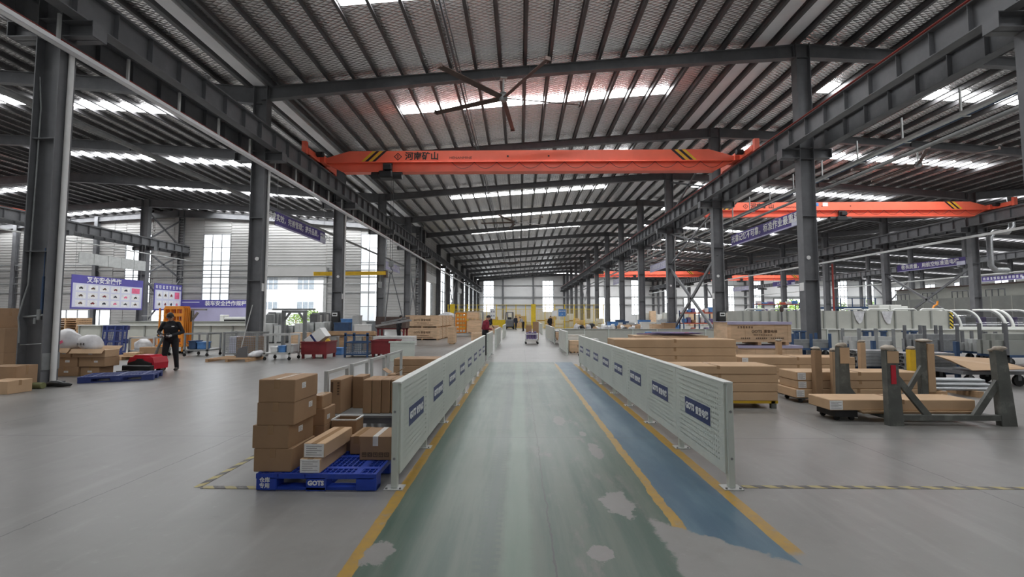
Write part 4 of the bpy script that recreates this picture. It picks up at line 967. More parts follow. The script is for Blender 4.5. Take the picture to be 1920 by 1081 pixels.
person((pr_.x, pr_.y, 0), math.radians(118), 'person in dark red sweatshirt and black trousers looking down at a phone', 'shirt_red', 'work_black', 'black',
       elbows=[(-.22, .03, 1.12), (.22, .03, 1.12)], wrists=[(-.10, -.22, 1.10), (.10, -.23, 1.12)], knees=[(-.06, -.02, .5), (.08, -.05, .5)], ankles=[(-.06, .03, .085), (.10, -.04, .085)], lean=.08, nod=.8, h=1.72, voxel=.013, grip=[1, 1])
ph = MB().bev(-.04, -.006, -.075, .04, .006, .075, .004).build('smartphone', 'black'); q = math.radians(118)
ph.location = (pr_.x + math.cos(q) * .01 - math.sin(q) * -.36, pr_.y + math.sin(q) * .01 + math.cos(q) * -.36, 1.20); ph.rotation_euler = (-.7, 0, q); tag(ph, 'black phone held by the person in the red sweatshirt', 'phone')
for px, py, rz, lab, s, t, kw in (
    (918, 45, 2.9, 'distant person in black standing beside the crates', 'work_black', 'work_navy', dict(lean=.15)),
    (967, 57, 0.6, 'distant person in dark overalls walking beside the forklift', 'work_navy', 'work_navy', dict(knees=[(-.1, -.12, .5), (.1, .04, .5)], ankles=[(-.1, -.15, .1), (.1, .16, .1)])),
    (981, 51, -1.2, 'distant person in pale top bending toward the white cart', 'grey_cloth', 'work_black', dict(lean=.55, wrists=[(-.2, -.5, .95), (.2, -.5, .95)], elbows=[(-.24, -.3, 1.1), (.24, -.3, 1.1)])),
    (1031, 49, 0.4, 'distant person in black behind the barrier near the blue notice', 'work_black', 'work_black', dict(lean=.2)),
    (748, 27.6, 2.2, 'person in dark clothes half hidden behind the hoisted steel beam', 'work_black', 'work_black', dict(lean=.1))):
    p = Vector((XA(px, py), py, 0)); person((p.x, p.y, 0), rz, lab, s, t, 'black', voxel=.022, **kw)
# ---------------------------------------------------------------- cartons, pallets, crates: builders
def carton(x0, y0, z0, w, d, h, label, mat='cardboard', tape='y', lab=None, group=None, rz=0.0, tape_mat='tape', name='carton', lab_mat='paper_label'):
    """closed carton standing with its front lower corner at x0,y0: flaps meet under a tape; lab = list of (face, u, v, w, h)"""
    o = MB().bev(-w / 2, -d / 2, 0, w / 2, d / 2, h, 0.010 if w > 1 else .006).build(name, mat, None, (x0 + w / 2, y0 + d / 2, z0), rz); tag(o, label, 'carton', group)
    e = .0015; t = .055 if min(w, d) < 1.0 else .07
    if tape == 'y': MB().box(-t / 2, -d / 2 - e, h - e, t / 2, d / 2 + e, h + e).box(-t / 2, -d / 2 - e, h * .6, t / 2, -d / 2, h).box(-t / 2, d / 2, h * .6, t / 2, d / 2 + e, h).build('tape', tape_mat, o)
    elif tape == 'x': MB().box(-w / 2 - e, -t / 2, h - e, w / 2 + e, t / 2, h + e).box(-w / 2 - e, -t / 2, h * .6, -w / 2, t / 2, h).box(w / 2, -t / 2, h * .6, w / 2 + e, t / 2, h).build('tape', tape_mat, o)
    for f, u, v, lw, lh in (lab or []):
        if f == 'front': m = MB().box(u - lw / 2, -d / 2 - .002, v - lh / 2, u + lw / 2, -d / 2, v + lh / 2)
        elif f == 'right': m = MB().box(w / 2, u - lw / 2, v - lh / 2, w / 2 + .002, u + lw / 2, v + lh / 2)
        else: m = MB().box(-w / 2 - .002, u - lw / 2, v - lh / 2, -w / 2, u + lw / 2, v + lh / 2)
        l = m.build('shipping_label', lab_mat, o); p = MB()
        for i in range(5):
            zz = v + lh * (.32 - .16 * i); ww = lw * (.8 if i % 2 == 0 else .55)
            if f == 'front': p.box(u - lw * .4, -d / 2 - .003, zz - lh * .025, u - lw * .4 + ww, -d / 2 - .002, zz + lh * .025)
            elif f == 'right': p.box(w / 2 + .002, u - lw * .4, zz - lh * .025, w / 2 + .003, u - lw * .4 + ww, zz + lh * .025)
            else: p.box(-w / 2 - .003, u - lw * .4, zz - lh * .025, -w / 2 - .002, u - lw * .4 + ww, zz + lh * .025)
        q = p.build('printed_line', 'grey_cloth', l); q['kind'] = 'stuff'
    return o
def cpx(y, pxl, pxr, z0, h, d, label, **kw):
    x0, x1 = XA(pxl, y), XA(pxr, y); return carton(x0, y, z0, x1 - x0, d, h, label, **kw)
def plastic_pallet(x, y, z, w, d, h, label, rz=0.0, letters=False, mat='pallet_blue'):
    """plastic pallet: grid deck, nine feet, runners and rim; origin at its middle"""
    o = empty('plastic_pallet', (x, y, z), rz); tag(o, label, 'pallet')
    m = MB(); a, b = w / 2, d / 2; t = .028
    for s in (-1, 1): m.box(-a, s * b - (t if s > 0 else 0), h - .045, a, s * b + (t if s < 0 else 0), h).box(s * a - (t if s > 0 else 0), -b, h - .045, s * a + (t if s < 0 else 0), b, h)
    for q in (-.33, 0, .33): m.box(q * w - .03, -b, h - .03, q * w + .03, b, h).box(-a, q * d - .03, h - .03, a, q * d + .03, h)
    n = 22
    for i in range(1, n): x_ = -a + w * i / n; m.box(x_ - .004, -b, h - .028, x_ + .004, b, h - .002)
    n2 = 20
    for i in range(1, n2): y_ = -b + d * i / n2; m.box(-a, y_ - .004, h - .028, a, y_ + .004, h - .002)
    m.build('deck', mat, o)
    for i in (-1, 0, 1):
        for j in (-1, 0, 1):
            fx, fy = (.15, .075)[i == 0] * w if i else .15 * w, .13 * d
            cx = i * (a - .085 * w) if i else 0; cy = j * (b - .07 * d)
            MB().bev(cx - .085 * w, cy - .07 * d, 0, cx + .085 * w, cy + .07 * d, h - .03, .008).build('foot', mat, o)
    for i in (-1, 1):
        MB().box(-a, i * (b - .07 * d) - .05 * d, 0, a, i * (b - .07 * d) + .05 * d, .028).build('runner', mat, o)
    MB().box(-.08 * w, -b, 0, .08 * w, b, .028).build('runner', mat, o)
    if letters:
        text('GOTS', .058, 'white_print', o, (.0, -b - .003, h * .45), bold=.003); text('仓库', .05, 'white_print', o, (-a + .085, -b - .003, h * .62), bold=.001); text('专用', .05, 'white_print', o, (-a + .085, -b - .003, h * .28), bold=.001)
    return o
def wood_pallet(x, y, z, w, d, label, rz=0.0, h=.13, mat='timber', group=None, name='wooden_pallet'):
    o = empty(name, (x, y, z), rz); tag(o, label, 'pallet', group); n = 6
    me = MB().box(-w / 2, -.05, 0, w / 2, .05, .02).mesh('plank', mat)
    for i in range(n): mobj('plank', me, o, (0, -d / 2 + .05 + (d - .1) * i / (n - 1), h - .02))
    mb = MB().box(-.045, -d / 2, 0, .045, d / 2, h - .02).mesh('bearer', mat)
    for i in (-1, 0, 1): mobj('bearer', mb, o, (i * (w / 2 - .05), 0, 0))
    return o
def crate(x0, y0, z0, w, d, h, label, texts=(), group=None, feet=.09, mat='plywood', trim=None):
    """plywood shipping crate on skids: panels, battens and printed words"""
    o = empty('plywood_crate', (x0 + w / 2, y0 + d / 2, z0)); tag(o, label, 'crate', group); a, b = w / 2, d / 2
    MB().box(-a, -b, feet, a, b, h).build('panel', mat, o)
    for i in (-1, 1):
        MB().box(i * a - (.09 if i > 0 else 0), -b - .012, feet, i * a + (.09 if i < 0 else 0), -b, h).build('batten', mat, o)
        MB().box(i * a - (.0 if i > 0 else .012), -b, feet, i * a + (.012 if i > 0 else 0), -b + .09, h).build('batten', mat, o)
    MB().box(-a + .09, -b - .012, h - .07, a - .09, -b, h).build('batten', mat, o)
    MB().box(-a - .012, -b - .012, h, a + .012, b + .012, h + .018).build('lid', mat, o)
    for i in (-1, 0, 1): MB().box(i * (a - .12) - .05, -b, 0, i * (a - .12) + .05, b, feet).build('skid', 'timber', o)
    for s, size, u, v, mt in texts: text(s, size, mt, o, (u, -b - .014, v), bold=size * .006) if isinstance(s, str) else marks(s, size, mt, o, (u, -b - .014, v), seed=s)
    if w > 1.5:
        for i in (-.45, .12, .5): MB().box(i * a - .004, -b - .002, feet, i * a + .004, -b, h).build('seam', 'timber', o)
    if trim: MB().box(-a - .02, -b - .03, h + .02, a + .02, b + .02, h + .028).box(-a - .02, -b - .032, h - .05, a + .02, -b - .026, h + .028).build('film_cover', trim, o)
    return o
# ---------------------------------------------------------------- the barrier fences along the lane
def fence(x, y0, n, pitch, face, label, signs=True, zt=.985, pmat='perforated_panel'):
    o = empty('barrier_fence', (x, y0, 0)); tag(o, label, 'barrier')
    th = .035; L = pitch
    of = face * .034
    pan = MB().bev(of - th / 2, .0, .13, of + th / 2, L, zt, .004).mesh('panel', pmat)
    post = MB().bev(-.03, -.03, .008, .03, .03, zt, .004).mesh('post', 'fence_pale'); plate = MB().box(-.09, -.07, 0, .09, .07, .008).mesh('base_plate', 'pale_metal')
    rail = MB().bev(-.032, -.03 if n else 0, zt, of + face * .02 if face > 0 else .032, L + .03, zt + .018, .003).mesh('top_rail', 'machine_white') if face > 0 else MB().bev(of - .02, -.03, zt, .032, L + .03, zt + .018, .003).mesh('top_rail', 'machine_white')
    bolt = MB().tube([(0, 0, 0), (0, 0, .012)], .011, 6).mesh('bolt', 'grey_metal')
    for i in range(n + 1):
        p = mobj('post', post, o, (0, i * L, 0)); q = mobj('base_plate', plate, p)
        if i < 5:
            for sx in (-.065, .065): mobj('bolt', bolt, p, (sx, -.05, .008))
        if i == 0:
            for z in (.28, .72): b = MB().tube([(0, -.032, z), (0, -.036, z)], .013, 8).build('bolt', 'grey_metal', p)
    for i in range(n):
        mobj('panel', pan, o, (0, i * L, 0)); mobj('top_rail', rail, o, (0, i * L, 0))
        if signs:
            s = MB().box(face * th / 2, L * .5 - .36, .50, face * (th / 2 + .003), L * .5 + .36, .69).build('sign_plate', 'sign_navy', o, (of, i * L, 0))
            text('GOTS', .10, 'white_print', s, (face * (th / 2 + .005), L * .5 + face * -.20, .597), (PI / 2, 0, PI / 2 * face), bold=.0045)
            text('雷登电梯', .088, 'white_print', s, (face * (th / 2 + .005), L * .5 + face * .145, .588), (PI / 2, 0, PI / 2 * face), bold=.0012)
    return o
fL, fR = G(740, 914), G(1371, 914)
fence(fL.x, fL.y, 8, 1.37, 1, 'pale perforated barrier fence with navy signs beside the boxes on the blue pallet')
fence(fR.x, fR.y, 8, 1.36, -1, 'pale perforated barrier fence with navy signs along the blue walkway')
fence(-1.19, 17.2, 2, 1.37, 1, 'short pale barrier fence behind the person in the red sweatshirt', False)
fence(-1.19, 22.8, 4, 1.37, 1, 'pale barrier fence segment beyond the red sweatshirt person', False)
fence(-1.19, 33.3, 4, 1.5, 1, 'small distant barrier segment before the forklift', False)
fence(2.0, 19.5, 2, 1.75, -1, 'pale barrier segment at the corner of the cross fence', False)
fence(2.05, 27.3, 6, 1.42, -1, 'pale barrier segment beyond the corner beside the small crate', False)
fence(2.05, 41.5, 6, 1.5, -1, 'distant barrier segment beside the white cart', False)
cf = fence(0, 0, 11, 1.2, 1, 'long plain barrier across the bay behind the long cartons', False, 1.0, 'beige_panel'); cf.location = (13.6, 23.2, 0); cf.rotation_euler.z = PI / 2; cf.location.x = 2.05 + 13.2
for a, b, c, d in ((370, 913, 484, 851),):
    p, q = G(a, b), G(c, d); dx, dy = q.x - p.x, q.y - p.y; L = math.hypot(dx, dy)
    t = MB().box(0, -.035, .001, L, .035, .003).build('floor_tape', 'hazard_tape', None, (p.x, p.y, 0), math.atan2(dy, dx)); tag(t, 'worn yellow and black tape slanting behind the blue pallet', 'tape', None, 'structure')
p = G(370, 913); t = MB().box(0, -.035, .001, 1.3, .035, .003).build('floor_tape', 'hazard_tape', None, (p.x + .05, p.y, 0)); tag(t, 'worn yellow and black tape in front of the blue pallet corner', 'tape', None, 'structure')
p = G(1392, 912); t = MB().box(0, -.035, .001, 12, .035, .003).build('floor_tape', 'hazard_tape', None, (p.x, p.y, 0)); tag(t, 'yellow and black hazard tape running from the fence post across the floor', 'tape', None, 'structure')
# ---------------------------------------------------------------- blue pallet with boxes beside the lane
pA, pB = G(479, 919), G(706, 919); PW = pB.x - pA.x; PY = pA.y; PH = .155
plastic_pallet((pA.x + pB.x) / 2, PY + .55, 0, PW, 1.1, PH, 'bright blue plastic pallet with white lettering stacked with cartons', 0, True)
lab4 = [('right', -.03, .15, .075, .055)]
y = PY + .05; zs = PH; rz = (.0, -.03, .012, .0)
for i, (a, b) in enumerate(((484, 554), (481, 549), (487, 556), (489, 557))):
    cpx(y, a, b, zs, .217, .5, 'large square carton at the %s of the tall stack on the blue pallet' % ('bottom', 'second level', 'third level', 'top')[i], rz=rz[i], lab=[('right', (-.05, -.02, .1, -.07)[i], .14, .08, .055)] if i else None); zs += .2175
y = PY + .72; zs = PH
for i, (a, b, h, d) in enumerate(((570, 613, .275, .33), (572, 613, .185, .3), (588, 608, .14, .26))):
    cpx(y, a, b, zs, h, d, 'smaller carton %s beside the tall carton stack' % ('under two others', 'between two others', 'topping the short stack')[i], lab=[('right', -.05, h * .45, .07, .05)] if i < 2 else None); zs += h + .001
cpx(PY + .02, 569, 607, PH, .132, .67, 'long narrow carton with white end label lying on the pallet deck', tape='y', lab=[('front', 0, .066, .185, .125)], mat='cardboard_light', rz=-.0)
cpx(PY + .05, 577, 617, PH + .133, .135, .67, 'long narrow carton with white end label lying on another long carton', tape='y', lab=[('front', 0, .068, .19, .125)], mat='cardboard_light', rz=-.03)
sb = cpx(PY + .42, 679, 737, PH, .24, .4, 'wide carton with printed handling symbols against the barrier fence', tape='y', tape_mat='tape_white')
sw = .29
for i, gl in enumerate('☔♻↑☂⚠'[:5]):
    u = -sw / 2 + .03 + i * .058; f = MB()
    f.box(u - .021, -.203, .035, u + .021, -.201, .038).box(u - .021, -.203, .075, u + .021, -.201, .078).box(u - .021, -.203, .038, u - .018, -.201, .075).box(u + .018, -.203, .038, u + .021, -.201, .075)
    f = f.build('handling_symbol', 'black_print', sb); text(gl, .032, 'black_print', f, (u, -.2025, .0565), ext=.0006)
cpx(PY + .62, 661, 684, PH, .19, .42, 'plain carton tucked behind the one with handling symbols', tape='y', tape_mat='tape')
cpx(PY + .735, 641, 663, PH, .155, .12, 'low carton behind the long cartons', mat='cardboard_light', tape='x')
oc = empty('open_carton', (XA(656, PY + .99), PY + .99, PH)); tag(oc, 'open carton with a white rim behind the short stack', 'carton')
MB().box(-.14, -.12, 0, .14, -.115, .30).box(-.14, .115, 0, .14, .12, .30).box(-.14, -.12, 0, -.135, .12, .30).box(.135, -.12, 0, .14, .12, .30).box(-.14, -.12, 0, .14, .12, .01).build('body', 'cardboard', oc)
MB().box(-.145, -.125, .30, .145, -.11, .315).box(-.145, .11, .30, .145, .125, .315).box(-.145, -.11, .30, -.13, .11, .315).box(.13, -.11, .30, .145, .11, .315).build('rim', 'paper_label', oc)
# ---------------------------------------------------------------- platform carts behind the fence
def platform_cart(x0, y0, w, d, zd, zr, label):
    o = empty('platform_cart', (x0, y0, 0)); tag(o, label, 'cart')
    MB().bev(0, 0, zd - .05, w, d, zd, .01).build('deck', 'grey_metal', o); MB().box(.02, .02, zd - .11, w - .02, d - .02, zd - .05).build('skirt', 'steel', o)
    for yy in (0.03, d - .03): MB().box(0, yy - .022, zd, .045, yy + .022, zr).build('rail_post', 'pale_metal', o)
    MB().box(.001, .052, zr - .04, .044, d - .052, zr - .001).build('top_rail', 'pale_metal', o)
    for cx in (.08, w - .08):
        for cy in (.08, d - .08): MB().tube([(cx - .02, cy, .065), (cx + .02, cy, .065)], .065, 10).box(cx - .03, cy - .03, .065, cx + .03, cy + .03, zd - .1).build('caster', 'rubber', o)
    return o
carts = ((5.75, .75), (6.62, .72), (7.5, .75), (8.45, 1.0))
for i, (y, d) in enumerate(carts): platform_cart(-2.43, y, 1.15, d, .42, .95, 'grey platform cart with a side rail, carrying %s' % ('upright cartons', 'a few loose bags', 'bags and a brown carton', 'flat white boxes')[i])
ty = 5.8
for i, (a, b, dy, d) in enumerate(((622, 642, .0, .45), (664, 683, .35, .3), (683, 699, .02, .42), (700, 716, .02, .42), (717.5, 733, .04, .42), (734.5, 749, .05, .42), (750, 763, .05, .42))):
    c = cpx(ty + dy, a, b, .421, .415 if i else .42, d, 'upright brown carton with printed characters at the end of the cart' if i == 0 else 'slim upright brown carton in the row on the cart', tape=None, group=None if i == 0 else 'upright cartons on the cart')
    if i == 0:
        MB().box(-.055, -d / 2 - .002, .26, -.03, -d / 2, .39).build('print_block', 'brown_print', c); q_ = marks(5, .03, 'brown_print', c, (.035, -d / 2 - .002, .31)); q_.rotation_euler = (PI / 2, PI / 2, 0)
def bag(px, py, y, r, label, seed, mat='bag_white', z=None):
    p = A(px, py, y); b = MB().blob((0, 0, r[2] * .55), r, seed, .22, 14, 9, .55).build('plastic_bag', mat, None, (p.x, y, z if z is not None else p.z)); tag(b, label, 'bag'); return b
bag(725, 690, 7.0, (.16, .15, .12), 'small white plastic bag on the cart behind the upright cartons', 1, z=.42)
bag(772, 690, 6.98, (.14, .15, .13), 'crumpled white and black bag near the fence', 2, 'plastic_film', z=.42)
bag(774, 683, 7.85, (.18, .17, .1), 'flattened white bag on the third cart', 4, z=.42)
c = cpx(7.7, 728, 744, .421, .25, .25, 'small open brown carton with raised flaps on the third cart', tape=None)
for s in (-1, 1): MB().cbox(s * .11, 0, .3, .13, .22, .006, 0, -s * .6).build('flap', 'cardboard', c)
for i, (xw, z) in enumerate(((-1.98, .421), (-1.72, .421), (-1.90, .53), (-1.64, .53))):
    carton(xw, 8.6, z, .22, .3, .105, 'flat white box %s on the last cart' % ('under another', 'beside the yellow one', 'on top', 'on top beside the fence')[i], mat='white', tape=None)
carton(-1.75, 9.05, .421, .4, .3, .09, 'yellow flat box among white ones on the last cart', mat='yellow', tape=None)
for i in range(3): carton(-3.0, 11.0 + .02 * i, .12 + i * .17, 1.5, .7, .165, 'long flat brown carton, %s of the pile before the plywood crates' % ('bottom', 'middle', 'top')[i], mat='cardboard', tape='x')
wood_pallet(-2.25, 11.37, 0, 1.4, .72, 'low wooden pallet under three long brown cartons', h=.12)
c = carton(-2.1, 12.6, 0, .55, .45, .3, 'open white carton with spread flaps behind the long brown pile', mat='white', tape=None)
for s in (-1, 1): MB().cbox(s * .33, 0, .36, .22, .42, .008, 0, -s * .7).build('flap', 'white', c)
c = carton(-3.1, 12.4, 0, .6, .45, .3, 'open brown carton with spread flaps behind the long brown pile', tape=None)
for s in (-1, 1): MB().cbox(s * .36, 0, .35, .22, .42, .008, 0, -s * .7).build('flap', 'cardboard_light', c)
# ---------------------------------------------------------------- short bay: around the pallet truck
def steel_frame(name, parts, mat, loc, label, cat, rz=0.0):
    """parts: list of (part name, p0, p1, w[, h]) bars"""
    o = empty(name, loc, rz); tag(o, label, cat)
    for q in parts: MB().bar(q[1], q[2], q[3], q[4] if len(q) > 4 else None).build(q[0], q[5] if len(q) > 5 else mat, o)
    return o
def wheel(o, x, y, r=.07, mat='rubber'): MB().tube([(x, y - .02, r), (x, y + .02, r)], r, 12).box(x - .025, y - .03, r, x + .025, y + .03, r * 2.3).build('caster', mat, o)
# cartons by the thick column
carton(XA(-28, 9.6), 9.6, 0, XA(22, 9.6) - XA(-28, 9.6), .5, .27, 'low brown carton on the floor before the thick column', mat='cardboard_light', tape='x')
carton(XA(-28, 10.15), 10.15, 0, XA(33, 10.15) - XA(-28, 10.15), .5, .52, 'battered brown carton wrapped in film before the thick column', mat='cardboard', tape='x', rz=.06)
carton(XA(-40, 11.4), 11.3, 0, XA(20, 11.4) - XA(-40, 11.4), .6, .72, 'brown carton carrying two more beside the thick column', tape='x', rz=.0)
carton(XA(-40, 11.4), 11.3, .721, XA(20, 11.4) - XA(-40, 11.4), .6, .62, 'tall plain brown carton stacked beside the thick column', tape=None, rz=.0)
carton(XA(-40, 11.4), 11.35, 1.342, XA(3, 11.4) - XA(-40, 11.4), .5, .5, 'brown carton topping the stack beside the thick column', tape='x')
wood_pallet(XA(18, 30), 30, 1.0, 1.2, 1.0, 'wooden pallet lying on white boards behind the thick column')
o = MB().box(XA(-5, 30), 29.4, 0, XA(42, 30), 30.6, 1.0).build('board_stack', 'timber'); tag(o, 'squared stack of pale boards behind the thick column', 'boards')
yb = 12.55
def opencarton(y, a, b, z, h, d, label, mat='cardboard_light'):
    c = cpx(y, a, b, z, h, d, label, tape=None, mat=mat, lab=[('front', .05, h * .5, .11, .05)]); w = c.dimensions.x
    MB().cbox(0, -d / 2 - .06, h - .03, w, .15, .008, .9).build('flap', mat, c); MB().cbox(0, d / 2 + .05, h + .04, w, .14, .008, .7).build('flap', mat, c); return c
cpx(yb, 101, 151, 0, .255, .5, 'lowest carton of the pile beside the white pipe', lab=[('front', .05, .12, .12, .05)], mat='cardboard')
cpx(yb + .05, 156, 191, 0, .24, .45, 'lowest carton of the pile beside the flat blue pallet', lab=[('front', .0, .12, .12, .05)], mat='cardboard')
cpx(yb, 102, 149, .256, .255, .48, 'middle carton of the pile beside the white pipe', lab=[('front', .08, .15, .12, .06)], mat='cardboard')
cpx(yb + .02, 152, 200, .256, .25, .48, 'middle carton of the pile beside the flat blue pallet', lab=[('front', .12, .14, .10, .05)], mat='cardboard')
opencarton(yb, 104, 136, .512, .22, .46, 'open carton under the white sacks')
opencarton(yb + .02, 139, 200, .512, .2, .46, 'wide open carton with raised flaps next to the white sacks')
for px, py, r, sd, lab in ((122, 640, (.42, .26, .36), 3, 'large printed white sack heaped on the cartons'), (171, 640, (.28, .25, .26), 8, 'folded white sack with black print leaning on the other sack')):
    b = bag(px, py, yb + .22, r, lab, sd, z=.72)
    marks(3, .07, 'black_print', b, (-.05, -r[1] * 1.02, r[2] * .6)) if sd == 8 else MB().cbox(.05, -r[1] * .98, r[2] * .45, .3, .01, .07, 0, -.5).build('print_stripe', 'board_pink', b)
o = MB().blob((0, 0, .06), (.28, .10, .08), 5, .3, 14, 8, .6).build('tarpaulin_roll', 'black', None, (XA(113, 10.7), 10.68, 0)); tag(o, 'dark rumpled roll lying at the foot of the thick column', 'roll')
o = MB().tube([(-.28, 0, .07), (-.05, 0, .07)], .07, 10).tube([(-.38, 0, .07), (-.28, 0, .07)], .05, 10).build('gas_bottle', 'olive', None, (XA(101, 10.5), 10.40, 0)); tag(o, 'small olive bottle lying at the foot of the thick column', 'bottle')
plastic_pallet(-10.32, 11.95, 0, 1.5, 1.0, .15, 'scuffed dark blue plastic pallet lying flat before the pallet truck', math.radians(27), mat='pallet_blue_dark')
sp = plastic_pallet(0, 0, 0, .86, 1.25, .15, 'dark blue plastic pallet standing upright against the low wall', mat='pallet_blue_dark'); q = G(204, 671)
sp.rotation_euler = (PI / 2 - .08, 0, math.radians(12)); sp.location = (q.x, q.y + .3, .64)
# electric pallet truck
pt = empty('pallet_truck', (XA(266, 13.2), 13.2, 0), math.radians(-6)); tag(pt, 'red and black electric pallet truck behind the flat blue pallet', 'pallet truck')
MB().prism([(-.42, .12), (.42, .12), (.44, .30), (.38, .46), (-.34, .46), (-.42, .30)], 'y', .02, .5).build('hood', 'truck_red', pt)
MB().prism([(-.30, .46), (.30, .46), (.24, .52), (-.22, .52)], 'y', .06, .45).build('hood_cap', 'truck_red', pt)
MB().prism([(-.40, .05), (.40, .05), (.36, .30), (.13, .36), (.06, .42), (-.06, .42), (-.13, .36), (-.36, .30)], 'y', -.03, .03).build('front_plate', 'black', pt)
MB().bev(-.46, -.12, .04, .46, .02, .24, .02).build('bumper', 'black', pt)
for s in (-1, 1): MB().bev(s * .2 - .08, -.45, .05, s * .2 + .08, .0, .11, .01).build('fork', 'black', pt)
wheel(pt, -.32, .3, .07); wheel(pt, .32, .3, .07); MB().tube([(-.05, .35, .1), (.05, .35, .1)], .1, 12).build('drive_wheel', 'rubber', pt)
MB().tube([(.1, .36, .42), (.12, .48, .75), (.14, .60, 1.0)], .035, 8).build('tiller', 'rack_green_grey', pt)
MB().tube([(.14 + a, .60 + b, c) for a, b, c in ((0, 0, 1.0), (-.17, 0, 1.02), (-.23, .01, 1.07), (-.16, .02, 1.12), (0, .02, 1.09), (.17, .02, 1.12), (.24, .01, 1.06), (.16, 0, 1.0), (0, 0, 1.0))], .018, 8).build('handle', 'black', pt)
# low partition with posts, things behind it
lw = empty('low_partition', (XA(150, 24), 24, 0)); tag(lw, 'beige low partition wall with posts behind the person with the pallet truck', 'partition'); W = XA(478, 24) - XA(150, 24)
n = 8
for i in range(n): MB().box(W * i / n + .02, 0, .05, W * (i + 1) / n - .02, .04, 1.14).build('panel', 'beige_panel', lw)
for i in range(n + 1): MB().box(W * i / n - .035, -.04, 0, W * i / n + .035, .05, 1.16).build('post', 'beige_dark', lw)
MB().box(0, -.14, 1.15, W, .1, 1.2).build('top_lip', 'machine_white', lw)
tk = empty('wash_tank', (XA(225, 27), 27, 0)); tag(tk, 'long beige open tank behind the low partition', 'tank'); W2 = XA(468, 27) - XA(225, 27)
MB().box(0, 0, 0, W2, .05, 1.32).box(0, 1.5, 0, W2, 1.55, 1.32).box(0, 0, 0, .05, 1.55, 1.32).box(W2 - .05, 0, 0, W2, 1.55, 1.32).box(0, 0, 0, W2, 1.55, .4).build('shell', 'beige_panel', tk); MB().box(-.05, -.06, 1.30, W2 + .05, .08, 1.36).build('rim', 'beige_dark', tk)
for i in range(11):
    wood_pallet(XA(131, 29), 29.2, i * .14, 1.6, 1.0, 'wooden pallet in the tall pallet pile below the safety board', (i % 3 - 1) * .02, .135, group='pallets in the pile below the safety board')
# safety boards along the outer row
def board(x0, y0, x1, y1, z0, z1, title, label, cells, size=.42):
    L = math.hypot(x1 - x0, y1 - y0); o = empty('safety_board', (x0, y0, z0), math.atan2(y1 - y0, x1 - x0)); tag(o, label, 'notice board'); H = z1 - z0
    MB().box(0, 0, 0, L, .05, H).build('panel', 'board_purple', o); MB().box(.12, -.006, .15, L - .12, 0, H * .76).build('sheet', 'board_pale', o)
    text(title, size, 'white_print', o, (L * .42, -.01, H * .87), bold=size * .02) if isinstance(title, str) else marks(title, size, 'white_print', o, (L * .5, -.01, H * .87))
    for u in (.3, L - .3): MB().tube([(u, .025, H), (u, .025, 9.0 - z0)], .015, 5).build('cord', 'grey_metal', o)
    for c in range(cells[0]):
        for r in range(cells[1]):
            u = .3 + (L - .6) * (c + .5) / cells[0]; v = .2 + (H * .74 - .2) * (r + .5) / cells[1]; w, h = (L - .6) / cells[0] * .82, (H * .74 - .2) / cells[1] * .78
            k = (c * 7 + r * 5) % 6; f = MB().box(u - w / 2, -.010, v - h / 2, u + w / 2, -.006, v + h / 2).build('picture', 'board_pink' if (c == cells[0] - 1 and r == cells[1] - 1) else 'print_white_sheet', o)
            if not (c == cells[0] - 1 and r == cells[1] - 1):
                bw, bh = w * .4, h * .3; m = MB().box(u - bw / 2, -.013, v - bh / 2, u + bw / 2, -.010, v + bh * .15).box(u - bw * .2, -.013, v + bh * .15, u + bw * .3, -.010, v + bh * .6)
                for t in (-.3, .3): m.tube([(u + t * bw, -.013, v - bh * .55), (u + t * bw, -.010, v - bh * .55)], bh * .22, 8)
                m.build('picture_print', ('brown_print', 'bin_red', 'work_navy', 'board_pink', 'black_print', 'brown_print')[k], f)
    return o
board(XLL + .85, 39.3, XLL + .85, 46.9, 2.3, 5.3, '叉车安全操作', 'purple forklift safety board with rows of vehicle pictures', (6, 3), .6)
board(XLL + .85, 48.4, XLL + .85, YE - .8, 2.3, 5.2, 8, 'purple safety board partly hidden by the crossed braces', (4, 2), .42)
lb = empty('safety_board', (XA(334, YE - .7), YE - .7, .6)); tag(lb, 'wide lilac loading safety board with a violet header below the window', 'notice board'); LW = XA(492, YE) - XA(334, YE)
MB().box(0, 0, 0, LW, .06, 2.05).build('panel', 'board_lilac', lb); MB().box(0, -.01, 2.05, LW, .06, 2.95).build('header', 'board_purple', lb); text('装车安全操作规程', .6, 'white_print', lb, (LW * .55, -.02, 2.5), bold=.012)
MB().box(.4, -.02, 2.62, 2.4, -.01, 2.72).build('small_print', 'board_pale', lb)
wb = empty('light_box', (XA(129, 46), 43, 6.25), PI / 2); tag(wb, 'row of pale hanging panels above the forklift safety board', 'panels')
for i in range(5): MB().box(i * 1.45 - 3.6, -.05, 0, i * 1.45 - 2.2, .05, 1.0).build('panel', 'pale_metal', wb)
for u in (-3.4, 3.5): MB().tube([(u, 0, 1), (u, 0, 2.7)], .02, 4).build('cord', 'grey_metal', wb)
wb.location = (XLL + 1.05, 43.2, 6.3)
